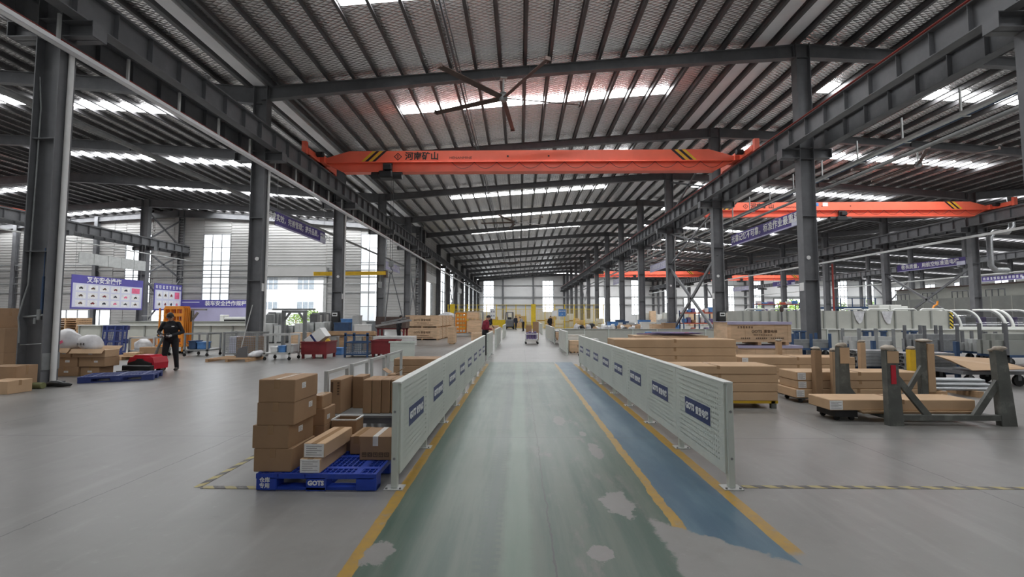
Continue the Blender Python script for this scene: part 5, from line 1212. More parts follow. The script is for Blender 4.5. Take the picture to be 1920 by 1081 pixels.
# racks, carts and bins in front of the partition
def grate_stack(px, y, z, n, label):
    o = empty('orange_grating', (XA(px, y), y, z)); tag(o, label, 'grating')
    for i in range(n):
        m = MB(); w, h = .82, 1.6; yy = i * .12
        for s in (-1, 1): m.box(s * w / 2 - .04, yy, 0, s * w / 2 + .04, yy + .07, h)
        for j in range(6): m.box(-w / 2, yy, h * j / 5 - (.07 if j else 0), w / 2, yy + .07, h * j / 5 + .07)
        for j in (-1, 1): m.box(j * .13 - .02, yy, 0, j * .13 + .02, yy + .05, h)
        m.build('grate', 'orange', o)
    return o
grate_stack(325, 20.2, .42, 4, 'stack of orange plastic gratings standing behind the person in black')
o = steel_frame('grating_trolley', [('post', (-.5, 0, .1), (-.5, 0, 2.0), .05), ('post', (.55, 0, .1), (.55, 0, 2.0), .05), ('deck', (-.6, .25, .35), (.65, .25, .35), .7, .08), ('post', (.55, .5, .1), (.55, .5, 1.4), .05)], 'orange', (XA(325, 20.2), 20.05, 0), 'orange trolley frame carrying the plastic gratings', 'trolley')
[wheel(o, x, y) for x in (-.5, .55) for y in (.05, .45)]
def gantry(px0, px1, y, ztop, pleg, label):
    x0, x1 = XA(px0, y), XA(px1, y); l0, l1 = XA(pleg[0], y), XA(pleg[1], y); o = empty('gantry_frame', (0, y, 0)); tag(o, label, 'frame')
    MB().box(x0, -.06, ztop - .07, x1, .06, ztop).build('top_beam', 'grey_metal', o); MB().box(l0 - .06, -.05, ztop - .2, l1 + .06, .05, ztop - .08).build('cross_beam', 'grey_metal', o)
    for l, s in ((l0, 1), (l1, -1)):
        MB().box(l - .07, -.07, 0, l + .07, .07, ztop - .08).build('leg', 'grey_metal', o); MB().bar((l, 0, ztop - .6), (l + s * .32, 0, ztop - .15), .08).build('knee_brace', 'grey_metal', o); MB().box(l - .07, -.6, 0, l + .07, .6, .1).build('foot', 'grey_metal', o)
gantry(511, 590, 21.5, 2.0, (532, 572), 'grey steel gantry frame standing before the open shutter door')
gantry(330, 386, 21.0, 1.98, (358, 359), 'single leg grey gantry frame beside the orange gratings')
def tube_cart(px0, px1, y, z, d, label, mat='grey_metal', shelf=True):
    x0, x1 = XA(px0, y), XA(px1, y); w = x1 - x0; o = empty('tube_cart', (x0, y, 0)); tag(o, label, 'cart')
    for x in (.03, w - .03):
        for yy in (.03, d - .03): MB().box(x - .03, yy - .03, .12, x + .03, yy + .03, z).build('post', mat, o); wheel(o, x, yy, .06)
    for yy in (.03, d - .03): MB().box(.06, yy - .028, z - .06, w - .06, yy + .028, z - .001).build('top_rail', mat, o)
    for x in (.03, w - .03): MB().box(x - .028, .06, z - .06, x + .028, d - .06, z - .001).build('side_rail', mat, o)
    if shelf: MB().box(0, 0, .22, w, d, .28).build('deck', mat, o)
    return o
tube_cart(496, 545, 17.2, .98, .8, 'tall grey tube cart on casters before the gantry frame', 'pale_metal')
tube_cart(346, 391, 18.8, .95, .9, 'grey tube cart with blue parts beside the person in black')
tube_cart(243, 291, 18.4, .8, .9, 'small tube cart of scrap behind the pallet truck', 'pale_metal')
for i, (px, w, h, mt, lab) in enumerate(((368, .3, .35, 'stillage_blue', 'dark blue metal part on the cart beside the person in black'), (384, .3, .3, 'blue_bin', 'teal blue box on the cart beside the person in black'))):
    o = MB().bev(-w / 2, -.2, 0, w / 2, .2, h, .02).box(-w / 2 - .02, -.22, h - .04, w / 2 + .02, .22, h).build('parts_box', mt, None, (XA(px, 19.2), 19.2, .281)); tag(o, lab, 'box')
for i, (px, z, h, mt, lab) in enumerate(((-9.30, .281, .2, 'white', 'white box on the tall grey tube cart'), (-8.99, .281, .25, 'blue_bin', 'blue box on the tall grey tube cart'), (-8.68, .281, .3, 'pale_metal', 'pale metal box on the tall grey tube cart'))):
    o = MB().bev(-.13, -.2, 0, .13, .2, h, .02).box(-.14, -.21, h - .04, .14, .21, h).build('parts_box', mt, None, (px, 17.6, z)); tag(o, lab, 'box')
def cage(px0, px1, y, z, d, label, wire='wire_grey', frame='grey_metal'):
    x0, x1 = XA(px0, y), XA(px1, y); w = x1 - x0; o = empty('wire_cage', (x0, y, 0)); tag(o, label, 'cage')
    for x in (.03, w - .03):
        for yy in (.03, d - .03): MB().box(x - .034, yy - .034, 0, x + .034, yy + .034, z + .004).build('post', frame, o)
    for zz in (.15, z): MB().box(0, 0, zz - .05, w, .06, zz).box(0, d - .06, zz - .05, w, d, zz).box(0, 0, zz - .05, .06, d, zz).box(w - .06, 0, zz - .05, w, d, zz).build('rim', frame, o)
    MB().box(.0, .028, .15, w, .032, z - .05).build('mesh', wire, o); MB().box(0, d - .03, .15, w, d - .028, z - .05).build('mesh', wire, o)
    for x in (.03, w - .03): MB().box(x - .002, 0, .15, x + .002, d, z - .05).build('mesh', wire, o)
    MB().box(.01, .01, .09, w - .01, d - .01, .145).build('floor_plate', frame, o); return o
cage(419, 484, 18.6, 1.0, .85, 'grey wire cage filled with stacked cartons')
for i in range(3):
    carton(-11.85, 18.72, .152 + i * .22, .30, .6, .215, 'pale blue and white box in the wire cage, %s' % ('bottom', 'middle', 'top')[i], mat='board_pale', tape=None)
    carton(-11.53, 18.72, .152 + i * .22, .88, .6, .215, 'brown carton in the wire cage, %s of its stack' % ('bottom', 'middle', 'top')[i], tape='x')
cage(646, 691, 18.4, .62, .9, 'dark blue steel stillage with wire sides between the red bins', 'wire_blue', 'stillage_blue')
o = bpy.data.objects['wire_cage.001']; w = XA(691, 18.4) - XA(646, 18.4)
for x in (.04, w - .04, w * .4): MB().box(x - .04, .0, .62, x + .04, .08, .98).build('stacking_post', 'stillage_blue', o)
MB().box(0, 0, .86, w, .05, .92).build('cross_bar', 'stillage_blue', o)
def bin_(px0, px1, y, z0, z1, d, label):
    x0, x1 = XA(px0, y), XA(px1, y); w = x1 - x0; o = empty('steel_bin', (x0, y, 0)); tag(o, label, 'bin')
    MB().box(0, 0, z0, w, .02, z1).box(0, d - .02, z0, w, d, z1).box(0, 0, z0, .02, d, z1).box(w - .02, 0, z0, w, d, z1).box(0, 0, z0, w, d, z0 + .03).build('tub', 'bin_red', o)
    MB().box(-.025, -.025, z1 - .05, w + .025, 0, z1).box(-.025, d, z1 - .05, w + .025, d + .025, z1).box(-.025, 0, z1 - .05, 0, d, z1).box(w, 0, z1 - .05, w + .025, d, z1).build('rim', 'bin_red', o)
    for x in (.06, w - .06, w / 2):
        for yy in (.06, d - .06): MB().box(x - .04, yy - .04, 0, x + .04, yy + .04, z0).build('leg', 'bin_red', o)
bin_(566, 613, 17.9, .16, .66, 1.0, 'dark red steel bin with a tilted white box inside')
bin_(697, 742, 18.6, .12, .68, .9, 'dark red steel bin with a bare rim beside the blue stillage')
o = carton(0, 0, 0, .78, .5, .42, 'white carton with a blue stripe tipped into the red bin', mat='white', tape=None); o.location = (-7.9, 18.3, .62); o.rotation_euler = (0, -.65, 0); MB().box(-.10, -.252, 0, -.02, -.25, .42).build('stripe', 'sign_navy', o)
bag(615, 640, 18.72, (.16, .12, .36), 'crumpled yellow film in the red bin', 12, 'yellow', z=.19)
# timber sheets, shovel, planks
wp = wood_pallet(XA(440, 17.0), 17.2, 0, 1.5, 1.3, 'weathered wooden sheet pallet lying before the wire cage', .05, .11); 
o = MB().prism([(-.22, 0), (.22, 0), (.20, .42), (-.14, .34)], 'y', 0, .03).build('steel_offcut', 'steel', None, (XA(452, 17.0), 17.1, .11)); tag(o, 'grey folded steel offcut leaning on the wooden sheet pallet', 'offcut')
o = MB().tube([(XA(450, 18.3), 18.3, 0), (XA(472, 18.5), 18.52, 2.1)], .02, 6).build('long_rod', 'pale_metal'); tag(o, 'long pale rod leaning against the second column', 'rod')
o = MB().blob((0, 0, .1), (.3, .25, .14), 21, .3, 12, 8, .6).build('cloth_heap', 'plastic_film', None, (XA(479, 17.2), 17.35, .11)); tag(o, 'crumpled pale film heap on the wooden sheet pallet', 'film')
dl = wood_pallet(XA(248, 17.6), 17.6, 0, 1.3, .9, 'low wooden pallet with offcuts behind the pallet truck', .0, .14)
carton(XA(232, 17.3), 17.35, .141, .5, .4, .12, 'flat pale carton on the low pallet behind the pallet truck', mat='cardboard_light', tape='x')
carton(XA(244, 17.3), 17.79, .141, .7, .35, .3, 'brown carton at the back of the low pallet behind the pallet truck', mat='cardboard', tape='x')
bag(268, 655, 18.85, (.34, .26, .28), 'heap of white sheeting on the scrap cart', 33, 'bag_white', z=.28)
carton(XA(240, 19.8), 19.9, 0, .9, .4, .75, 'flattened carton pile beside the standing blue pallet', mat='cardboard_light', tape=None)
# steel cabinets, panels and crates before the yard door
for i in range(16):
    px = 505 + i * 2.4 if i < 8 else 588 + (i - 8) * 4.2; y = 33.2 + (i % 8) * .42; h = 1.75 + .25 * ((i * 7) % 5) / 5
    o = MB().bev(-.3, -.03, 0, .3, .03, h, .008).box(-.28, -.035, .1, .28, -.03, h - .1).build('steel_sheet', ('grey_metal', 'pale_metal', 'steel')[i % 3], None, (XA(px, y), y, 0), .9 + .1 * (i % 3)); tag(o, 'grey steel panel standing on edge before the open shutter door', 'panel', 'steel panels by the shutter door')
for i, (px, w, h, y) in enumerate(((541, .64, 1.05, 29.0), (562, .64, 1.2, 29.0), (580, .62, 1.25, 29.8), (600, .62, 1.25, 29.8), (613, .5, 1.3, 30.6), (629, .5, 1.3, 30.6), (523, .6, 1.1, 28.3), (503, .6, 1.2, 28.3))):
    o = empty('steel_cabinet', (XA(px, y), y, 0)); tag(o, ('squat grey steel cabinet standing before the shutter door', 'grey steel cabinet beside the gantry leg', 'pale grey steel cabinet under the gantry', 'plain grey steel cabinet behind the gantry', 'narrow grey steel cabinet near the control box column', 'grey steel cabinet behind the control box column', 'low grey cabinet beside the second column', 'narrow cabinet half hidden by the second column')[i], 'cabinet')
    MB().bev(-w / 2, 0, .05, w / 2, .6, h, .01).build('body', ('grey_metal', 'pale_metal')[i % 2], o); MB().box(-w / 2 + .03, -.012, .1, -.01, 0, h - .05).build('door', 'pale_metal', o); MB().box(.01, -.012, .1, w / 2 - .03, 0, h - .05).build('door', 'pale_metal', o); MB().box(-w / 2, 0, 0, w / 2, .6, .05).build('plinth', 'black', o)
crate(XA(546, 22.6), 22.6, 0, .75, .6, .82, 'plain reddish plywood crate beside the tube cart', ((4, .09, 0, .25, 'brown_print'),))
for i in range(3): o = MB().bev(XA(590, 22.5), 22.4 + i * .12, .72 - i * .02, XA(704, 22.5), 22.5 + i * .12, .92 - i * .02, .01).build('timber_beam', 'timber'); tag(o, 'long pale timber beam resting on crates behind the stillage', 'beam', 'timber beams behind the stillage')
for i, px in enumerate((596, 612, 628, 645, 660, 675, 690)):
    o = MB().bev(-.16, -.2, 0, .16, .2, .66, .01).box(-.13, -.21, .08, .13, -.2, .6).build('parts_crate', ('timber', 'plywood', 'pale_metal')[i % 3], None, (XA(px, 22.7), 22.75, 0)); tag(o, 'small parts crate standing under the long timber beams', 'crate', 'crates under the timber beams')
for i, (px, y, w, h, mt, lab) in enumerate(((634, 19.6, .35, .3, 'blue_bin', 'blue tote on the floor beside the stillage'), (640, 25.2, .8, 1.3, 'stillage_blue', 'dark blue steel trolley box behind the timber beams'), (652, 27.2, .8, 1.5, 'blue_bin', 'bright blue box stacked behind the timber beams'), (667, 26.2, .4, 1.7, 'pale_metal', 'narrow pale cabinet behind the timber beams'), (678, 25.2, .8, 1.2, 'white', 'white packed table behind the timber beams'), (700, 30, .9, 1.3, 'grey_metal', 'grey machine box beside the third column'))):
    o = MB().bev(-w / 2, 0, 0, w / 2, .5, h, .015).box(-w / 2 - .02, -.02, h - .06, w / 2 + .02, .52, h).build('storage_box', mt, None, (XA(px, y), y, 0)); tag(o, lab, 'box')
# white profile machine behind the partition
mc = empty('cutting_machine', (XA(432, 33), 33, 0)); tag(mc, 'white cutting machine with a long bridge behind the low partition', 'machine')
MB().bev(-1.0, 0, 0, 1.0, 1.4, .95, .03).build('bed', 'machine_white', mc); MB().bev(-.9, .3, 1.25, .95, .75, 1.6, .03).build('bridge', 'machine_white', mc); MB().box(-.85, .28, 1.3, .9, .3, 1.42).build('slot', 'black', mc)
MB().bev(-.95, .25, .95, -.65, .9, 1.75, .03).build('head', 'machine_white', mc); MB().box(.7, .35, .95, .9, .7, 1.3).build('support', 'grey_metal', mc)
for i in range(4):
    o = MB().box(-.9, -.5, 0, .9, .5, .05).box(-.85, -.02, -.365, -.8, .02, 0).box(.8, -.02, -.365, .85, .02, 0).build('rack_shelf', 'pale_metal', None, (XA(296, 36), 36, .4 + i * .42)); tag(o, 'pale metal shelf tray in the stack behind the second safety board', 'shelf', 'shelf trays by the safety board')
# yellow jib crane on the third column
jb = empty('jib_crane', (XL + .45, YK(3) - .2, 0)); tag(jb, 'orange yellow jib crane arm swung out from the third column', 'jib crane')
pj = A(588, 513, 35.0); pj2 = Vector((XL + .5, YK(3) - .45, 5.25)); a0 = pj2 - jb.location; a1 = pj - jb.location
MB().bar(a0, a1, .16, .30).build('arm', 'yellow', jb); MB().box(-.135, -.2, 4.9, .12, .25, 5.5).build('pivot', 'brown_steel', jb)
MB().tube([a0 + (a1 - a0) * .08, a0 + (a1 - a0) * .08 - Vector((0, 0, .7))], .03, 6).box(a0.x + (a1.x - a0.x) * .08 - .12, a0.y + (a1.y - a0.y) * .08 - .12, 4.0, a0.x + (a1.x - a0.x) * .08 + .12, a0.y + (a1.y - a0.y) * .08 + .12, 4.5).build('chain_hoist', 'grey_metal', jb)
# hoisted steel under the big crane
hx, hy = XA(732, 24.6), 24.55
hk = empty('crane_hook', (hx, hy, 0)); tag(hk, 'grey crane hook block hanging from the red crane hoist', 'hook')
for s in (-.06, .06): MB().tube([(s, 0, 4.55), (s, 0, 9.05)], .012, 5).build('rope', 'black', hk)
MB().bev(-.12, -.08, 4.3, .12, .08, 4.6, .03).build('block', 'grey_metal', hk); MB().tube([(0, 0, 4.32), (0, 0, 4.2), (.09, 0, 4.1), (.08, 0, 3.98), (-.02, 0, 3.93), (-.1, 0, 4.02)], .03, 8).build('hook', 'steel', hk)
bm0, bm1 = A(705, 609, 24.55), A(765, 600, 24.55)
sl = empty('lifting_sling', (hx, hy, 0)); tag(sl, 'grey lifting slings spread from the hook to the steel bundle', 'sling')
for t in (.28, .85): p = bm0 + (bm1 - bm0) * t; MB().tube([(-.03 if t < .5 else .03, 0, 4.0), (p.x - hx, 0, p.z + .08)], .028, 6).build('strap', 'steel', sl)
sb_ = empty('steel_bundle', (0, 0, 0)); tag(sb_, 'bundle of grey steel profiles hanging from the slings', 'steel bundle')
for i in range(3): MB().bar(bm0 + Vector((-.05 * i, i * .16, -.05)), bm1 + Vector((.05 * i, i * .16, 0)), .14, .10).build('profile', 'galvanised', sb_)
MB().bar(bm0 + Vector((.25, .12, .1)), bm1 + Vector((-.15, .12, .12)), .12, .08).build('profile', 'grey_metal', sb_)
for i in range(5):
    o = MB().box(-.95, -.5, 0, .95, .5, .14).build('steel_plate', 'brown_steel', None, (XA(735, 29), 29.2, .9 + i * .145)); tag(o, 'rusty brown plate in the pile beneath the hoisted steel', 'plate', 'brown plates under the hoisted steel')
o = steel_frame('plate_trestle', [('leg', (x, y, 0), (x, y, .86), .1) for x in (-.8, .8) for y in (-.4, .4)] + [('top_bar', (-.9, y, .86), (.9, y, .86), .1, .08) for y in (-.4, .4)], 'bin_red', (XA(735, 29), 29.2, 0), 'dark red trestle under the brown plates', 'trestle')
for i in range(4):
    o = MB().bev(-1.1, -.5, 0, 1.1, .5, .13, .01).build('white_panel_box', 'white', None, (XA(738, 25.5), 25.9, i * .135)); tag(o, 'white flat panel pack in the low pile under the hoisted steel', 'panel pack', 'white packs under the hoisted steel')
o = MB().box(-.45, 0, 0, .45, .04, .7).box(-.5, -.02, .66, .5, .06, .72).build('checker_panel', 'fence_pale', None, (XA(755, 17), 17, 0)); tag(o, 'small pale panel standing beside the red bin', 'panel')
# ---------------------------------------------------------------- crates, yellow fence and forklift down the lane
yc = 32.0; cw = 2.35
for r in range(2):
    for c in range(4):
        x0 = XA(760, yc) + (c * .02); y0 = yc + c * 1.5
        if c == 0: lab = 'plywood crate with printed words, %s one beside the hoisted steel' % ('lower', 'upper')[r]
        else: lab = 'plywood crate in the %s row behind the printed crates, number %s along' % (('lower', 'upper')[r], ('two', 'three', 'four')[c - 1])
        crate(x0, y0, r * .86, cw, 1.35, .84, lab, (('GOTS 雷登电梯', .17, .0, .52, 'brown_print'), (9, .08, .05, .32, 'brown_print'), (16, .07, .1, .18, 'brown_print')) if c == 0 else ())
# wider row of crates behind, orange mesh cart
grate_stack(864, 38.4, .281, 3, 'orange plastic gratings standing on the mesh cart beside the crates')
o = tube_cart(851, 905, 38, 2.05, 1.0, 'long tube cart with orange gratings and a plywood box', 'grey_metal')
for i, (px0, px1, z, h, y, lab) in enumerate(((876, 902, 0.281, .95, 38.15, 'plywood crate riding on the long tube cart'), (880, 907, .0, 1.35, 41, 'reddish plywood crate behind the tube cart'), (876, 898, 1.37, .72, 41.2, 'plywood crate stacked high behind the tube cart'), (884, 912, .0, .55, 30, 'low brown crate behind the person in the red sweatshirt'), (905, 935, 0, .75, 44, 'wide plywood crate before the yellow fence'), (840, 853, 0, 1.0, 27.5, 'narrow plywood crate at the corner of the crate rows'))):
    x0, x1 = XA(px0, y), XA(px1, y); crate(x0, y, z, x1 - x0, .75, h, lab, feet=.06)
o = MB().blob((0, 0, .2), (.9, .6, .4), 3, .25, 14, 9, .5).build('film_bundle', 'plastic_film', None, (XA(838, 50), 50, 1.5)); tag(o, 'white film wrapped bundle behind the printed crates', 'bundle')
o = MB().bev(-1.2, -.8, 0, 1.2, .8, 1.5, .03).box(-1.25, -.85, 1.44, 1.25, .85, 1.5).build('wrapped_crate', 'plywood', None, (XA(838, 50), 50, 0)); tag(o, 'tall plywood box under the film bundle', 'crate')
# yellow machine guard fence
yf = empty('guard_fence', (XA(840, 62), 62, 0)); tag(yf, 'tall yellow wire guard fence across the end of the lane', 'fence'); W = XA(1132, 62) - XA(840, 62); n = 16
pst = MB().box(-.05, -.05, 0, .05, .05, 3.25).mesh('post', 'fence_yellow'); pan = MB().box(.06, -.01, .15, W / n - .06, .01, 2.6).mesh('mesh_panel', 'wire_yellow'); rl = MB().box(.05, -.02, 2.6, W / n - .05, .02, 2.66).box(.05, -.02, .1, W / n - .05, .02, .16).box(.05, -.02, 3.15, W / n - .05, .02, 3.2).mesh('rail', 'fence_yellow')
for i in range(n + 1):
    mobj('post', pst, yf, (W * i / n, 0, 0))
    if i < n: mobj('mesh_panel', pan, yf, (W * i / n, 0, 0)); mobj('rail', rl, yf, (W * i / n, 0, 0))
for px in (848, 1000): MB().box(-.3, -.2, 0, .3, .2, 3.3).build('door_post', 'fence_yellow', yf, (XA(px, 62) - XA(840, 62), 0, 0))
MB().box(0, -.03, .2, 3.4, .03, 1.15).build('guard_sheet', 'fence_yellow', yf, (XA(921, 62) - XA(840, 62), -.06, 0))
def notice(px, py, y, w, h, mat, body, label, size):
    p = A(px, py, y); o = empty('notice_board', (p.x, y, p.z)); tag(o, label, 'notice'); MB().box(-w / 2, 0, -h / 2, w / 2, .03, h / 2).build('plate', mat, o)
    if body: [marks(s, size, 'white_print' if mat != 'paper_label' else 'sign_navy', o, (0, -.005, h * (.22 - .42 * i)), seed=i) for i, s in enumerate(body)]
    MB().box(-.03, .03, -h / 2, .03, .06, h / 2).build('bracket', 'grey_metal', o)
notice(1054, 586, 61.8, .98, .95, 'blue_bin', (5, 1), 'blue square notice with white characters on the yellow fence', .15)
notice(924, 588, 61.8, .65, 1.35, 'paper_label', (2, 2), 'white notice with blue print on the yellow fence', .28)
notice(1040, 587, 61.8, .7, .7, 'paper_label', (), 'small pale notice next to the blue square one', .2)
# stock behind the fence
rd = random.Random(5)
for i in range(26):
    px = 850 + i * 11; y = 66 + (i % 3) * 1.2; h = .9 + rd.random() * 1.3; w = .75 + rd.random() * .5
    mt = ('machine_white', 'plywood', 'cardboard_light', 'machine_white', 'beige_panel')[i % 5]
    o = empty('stock_box', (XA(px, y), y, 0)); MB().bev(-w / 2, 0, 0, w / 2, .8, h, .02).build('body', mt, o); MB().box(-w / 2 - .02, -.02, h * .45, w / 2 + .02, 0, h * .52).build('band', 'tape', o)
    tag(o, 'packed %s stock box behind the yellow guard fence' % {'machine_white': 'white', 'plywood': 'plywood', 'cardboard_light': 'cardboard', 'beige_panel': 'beige'}[mt], 'box', 'stock boxes behind the yellow fence, ' + mt)
# forklift
p = G(957, 617); fk = empty('forklift', (p.x - .1, p.y, 0), PI); tag(fk, 'dark grey forklift truck with overhead guard before the yellow fence', 'forklift')
MB().bev(-.55, -1.5, .25, .55, .2, 1.05, .08).build('body', 'black', fk); MB().bev(-.5, .0, .3, .5, .45, 1.25, .1).build('counterweight', 'steel', fk)
for x in (-.5, .5):
    for a, b in (((x, .1, 1.1), (x * .9, .0, 2.15)), ((x, -1.3, 1.0), (x * .9, -1.05, 2.15))): MB().bar(a, b, .08).build('guard_post', 'black', fk)
for y in (0, -.35, -.7, -1.05): MB().box(-.48, y - .03, 2.12, .48, y + .03, 2.18).build('guard_slat', 'black', fk)
for x in (-.3, .3): MB().box(x - .05, -1.75, .1, x + .05, -1.6, 2.2).build('mast_rail', 'black', fk); MB().box(x - .06, -2.8, .08, x + .06, -1.7, .13).build('fork', 'black', fk)
MB().bev(-.25, -.55, 1.05, .25, -.1, 1.15, .04).bev(-.25, -.15, 1.1, .25, -.05, 1.55, .04).build('seat', 'black', fk); MB().tube([(0, -1.0, 1.05), (0, -.8, 1.3)], .03, 8).build('steering_column', 'black', fk)
for x in (-.5, .5):
    for y, r in ((-1.3, .3), (0, .25)): MB().tube([(x - .1, y, r), (x + .1, y, r)], r, 16).build('wheel', 'rubber', fk)
# white cart with purple goods, small crate and low things along the barrier
o = tube_cart(985, 1009, 27.5, .62, 1.0, 'white tube cart loaded with purple packs in the lane', 'white')
for i in range(4):
    b = MB().bev(-.07, -.25, 0, .07, .25, .4 + .05 * (i % 2), .02).box(-.072, -.252, .15, .072, .252, .2).build('purple_pack', 'purple', None, (XA(988.5 + i * 5, 27.9), 27.95, .281)); tag(b, 'purple pack standing on the white tube cart', 'pack', 'purple packs on the white cart')
for i, px in enumerate((990, 1003)):
    c = carton(XA(px - 4, 30), 29.6, 0, .3, .4, 1.0 + .2 * i, 'brown carton standing behind the white tube cart, %s' % ('shorter', 'taller'), tape='x') if False else carton(XA(px - 4, 33), 33, 0, .42, .4, 1.0 + .25 * i, '%s brown carton standing behind the white tube cart' % ('short', 'tall')[i], tape='x')
p = G(1079, 661); crate(p.x - .25, p.y, 0, .55, .5, .52, 'small plywood crate behind the end of the blue walkway fence', ((1, .12, .1, .3, 'brown_print'),), feet=.05)
o = MB().box(-.4, 0, 0, .4, .05, .78).box(-.42, -.02, .74, .42, .07, .8).build('white_board', 'machine_white', None, (XA(1080, 21.6), 21.6, 0)); tag(o, 'pale board standing behind the small plywood crate', 'board')
tc = tube_cart(1090, 1122, 18.2, .75, .9, 'pale low tube cart behind the blue walkway fence', 'machine_white')
p = G(1044, 637); crate(p.x - .3, p.y, 0.12, .7, .6, .42, 'low plywood box on the floor beside the barrier', (), feet=.05); wood_pallet(p.x + .05, p.y + .3, 0, .8, .7, 'small pallet under the low plywood box', h=.12)
rd = random.Random(11)
for i in range(22):
    px = 1080 + (i // 2) * 11.5 + 5 * (i % 2); y = 27.4 + 1.5 * (i % 2) + rd.uniform(0, .3); k = (i * 3 + i // 5) % 5
    r = (.15 + rd.random() * .06, .2, .12 + rd.random() * .12)
    tb_ = MB().blob((0, 0, r[2] * .7), (r[0] * .78, r[1] * .9, r[2]), 40 + i, .6, 9, 6, .6).build('wrapped_part', ('bag_white', 'black', 'plastic_film', 'white', 'cardboard_light')[k], None, (XA(px, y), y, .8)); tag(tb_, '%s wrapped part heaped on the long bench behind the cross barrier' % ('white', 'black', 'clear film', 'bright white', 'tan')[k], 'part', 'wrapped parts on the bench, ' + ('white', 'black', 'film', 'bright', 'tan')[k])
bn = steel_frame('long_bench', [('leg', (x, y, 0), (x, y, .75), .06) for x in (-3.2, -1.6, 0, 1.6, 3.2) for y in (-1.6, 1.6)], 'grey_metal', (XA(1142, 28.5), 28.5, 0), 'long grey bench behind the cross barrier', 'bench'); MB().box(-3.4, -1.8, .75, 3.4, 1.9, .8).build('top', 'grey_metal', bn)
# boxes and racks between the far columns
rd = random.Random(21)
specs = (('blue_bin', 'blue plastic tub'), ('cardboard', 'brown carton'), ('pale_metal', 'pale grey cabinet'), ('plywood', 'plywood box'), ('stillage_blue', 'dark blue steel box'), ('machine_white', 'white appliance box'))
for i in range(20):
    px = 1150 + i * 6.6; y = 33 + ((i * 5) % 16) * .92; k = (i * 5 + i // 3) % 6; w, h = .6 + rd.random() * .5, .85 + rd.random() * .6
    o = empty('storage_box', (XA(px, y), y, 0)); MB().bev(-w / 2, 0, .08, w / 2, .6, h, .02).build('body', specs[k][0], o); MB().box(-w / 2 - .015, -.015, h - .07, w / 2 + .015, .615, h).build('lid', specs[k][0], o); MB().box(-w / 2 + .03, .03, 0, w / 2 - .03, .57, .08).build('base', 'timber', o)
    tag(o, '%s standing among stock between the far columns' % specs[k][1], 'box', 'stock between the far columns, ' + specs[k][1])
o = cpx(22.0, 1213, 1224, 0, .9, .4, 'bright blue box standing behind the cross barrier by the column', mat='blue_bin', tape=None)
def shelf_rack(px0, px1, y, zs, label, mat='shelf_red', post='stillage_blue', d=.9):
    x0, x1 = XA(px0, y), XA(px1, y); w = x1 - x0; o = empty('shelf_rack', (x0, y, 0)); tag(o, label, 'rack')
    for x in (0, w / 2, w):
        for yy in (0, d): MB().box(x - .04, yy - .04, 0, x + .04, yy + .04, zs[-1] + .15).build('upright', post, o)
    for z in zs: MB().box(0, -.05, z - .1, w, .0, z).build('beam', mat, o); MB().box(0, d, z - .1, w, d + .05, z).build('beam', mat, o); MB().box(0, 0, z - .04, w, d, z).build('shelf', mat, o)
    return o, x0, w
for (a, b, y, lab) in ((1282, 1340, 36, 'red shelf rack with dark uprights beside the crossed brace'), (1420, 1500, 62, 'red shelf rack loaded with goods above the washing line')):
    zs = (.35, 1.15, 1.95) if y == 36 else (1.0, 2.2, 3.3)
    o, x0, w = shelf_rack(a, b, y, zs, lab)
    for j, z in enumerate(zs):
        for i in (0, 1, 2, 4, 5, 6):
            k = (i * 3 + j * 2) % 5; q = MB().bev(-w / 17, -.2, 0, w / 17, .2, .22 + .1 * ((i + j) % 3), .03).box(-w / 17 - .004, -.204, .1, w / 17 + .004, .204, .13).build('packed_bundle', ('purple', 'shelf_red', 'blue_bin', 'cardboard', 'bag_white')[k], None, (x0 + w * (i + .5) / 7, y + .4, z)); tag(q, '%s packed bundle on the red shelf rack %s' % (('purple', 'red', 'blue', 'tan', 'white')[k], 'by the crossed brace' if y == 36 else 'above the washing line'), 'bundle', 'bundles on rack %d %d' % (y, k))
# row of white crates by the back wall windows
for i in range(22):
    px = 1200 + i * 12.5; y = 81.5 + (i % 2); o = MB().bev(-.5, 0, 0, .5, .8, 2.0 + .3 * (i % 3), .03).box(-.52, -.03, 1.2, .52, 0, 1.3).build('pallet_box', ('machine_white', 'beige_panel', 'plywood')[i % 3], None, (XA(px, y), y, 0)); tag(o, 'tall %s pallet box in the far row before the back wall' % ('white', 'beige', 'plywood')[i % 3], 'box', 'far pallet boxes %d' % (i % 3))
# ---------------------------------------------------------------- long cartons, racks and profiles beside the walkway
def layers(y, pxl, pxr, z0, hs, d, where, mat='cardboard_light', lab=None, skew=None, tape='y'):
    names = ('bottom', 'second', 'third', 'fourth', 'fifth', 'sixth'); x0, x1 = XA(pxl, y), XA(pxr, y); z = z0
    for i, h in enumerate(hs):
        s = (skew or [0] * 9)[i]; nm = 'top' if i == len(hs) - 1 else names[i]
        carton(x0 + s, y + abs(s) * .3, z, x1 - x0, d, h - .004, 'long brown carton, %s layer of %s' % (nm, where), mat=mat, tape=tape, lab=lab(i, h, x1 - x0) if lab else None); z += h
    return z
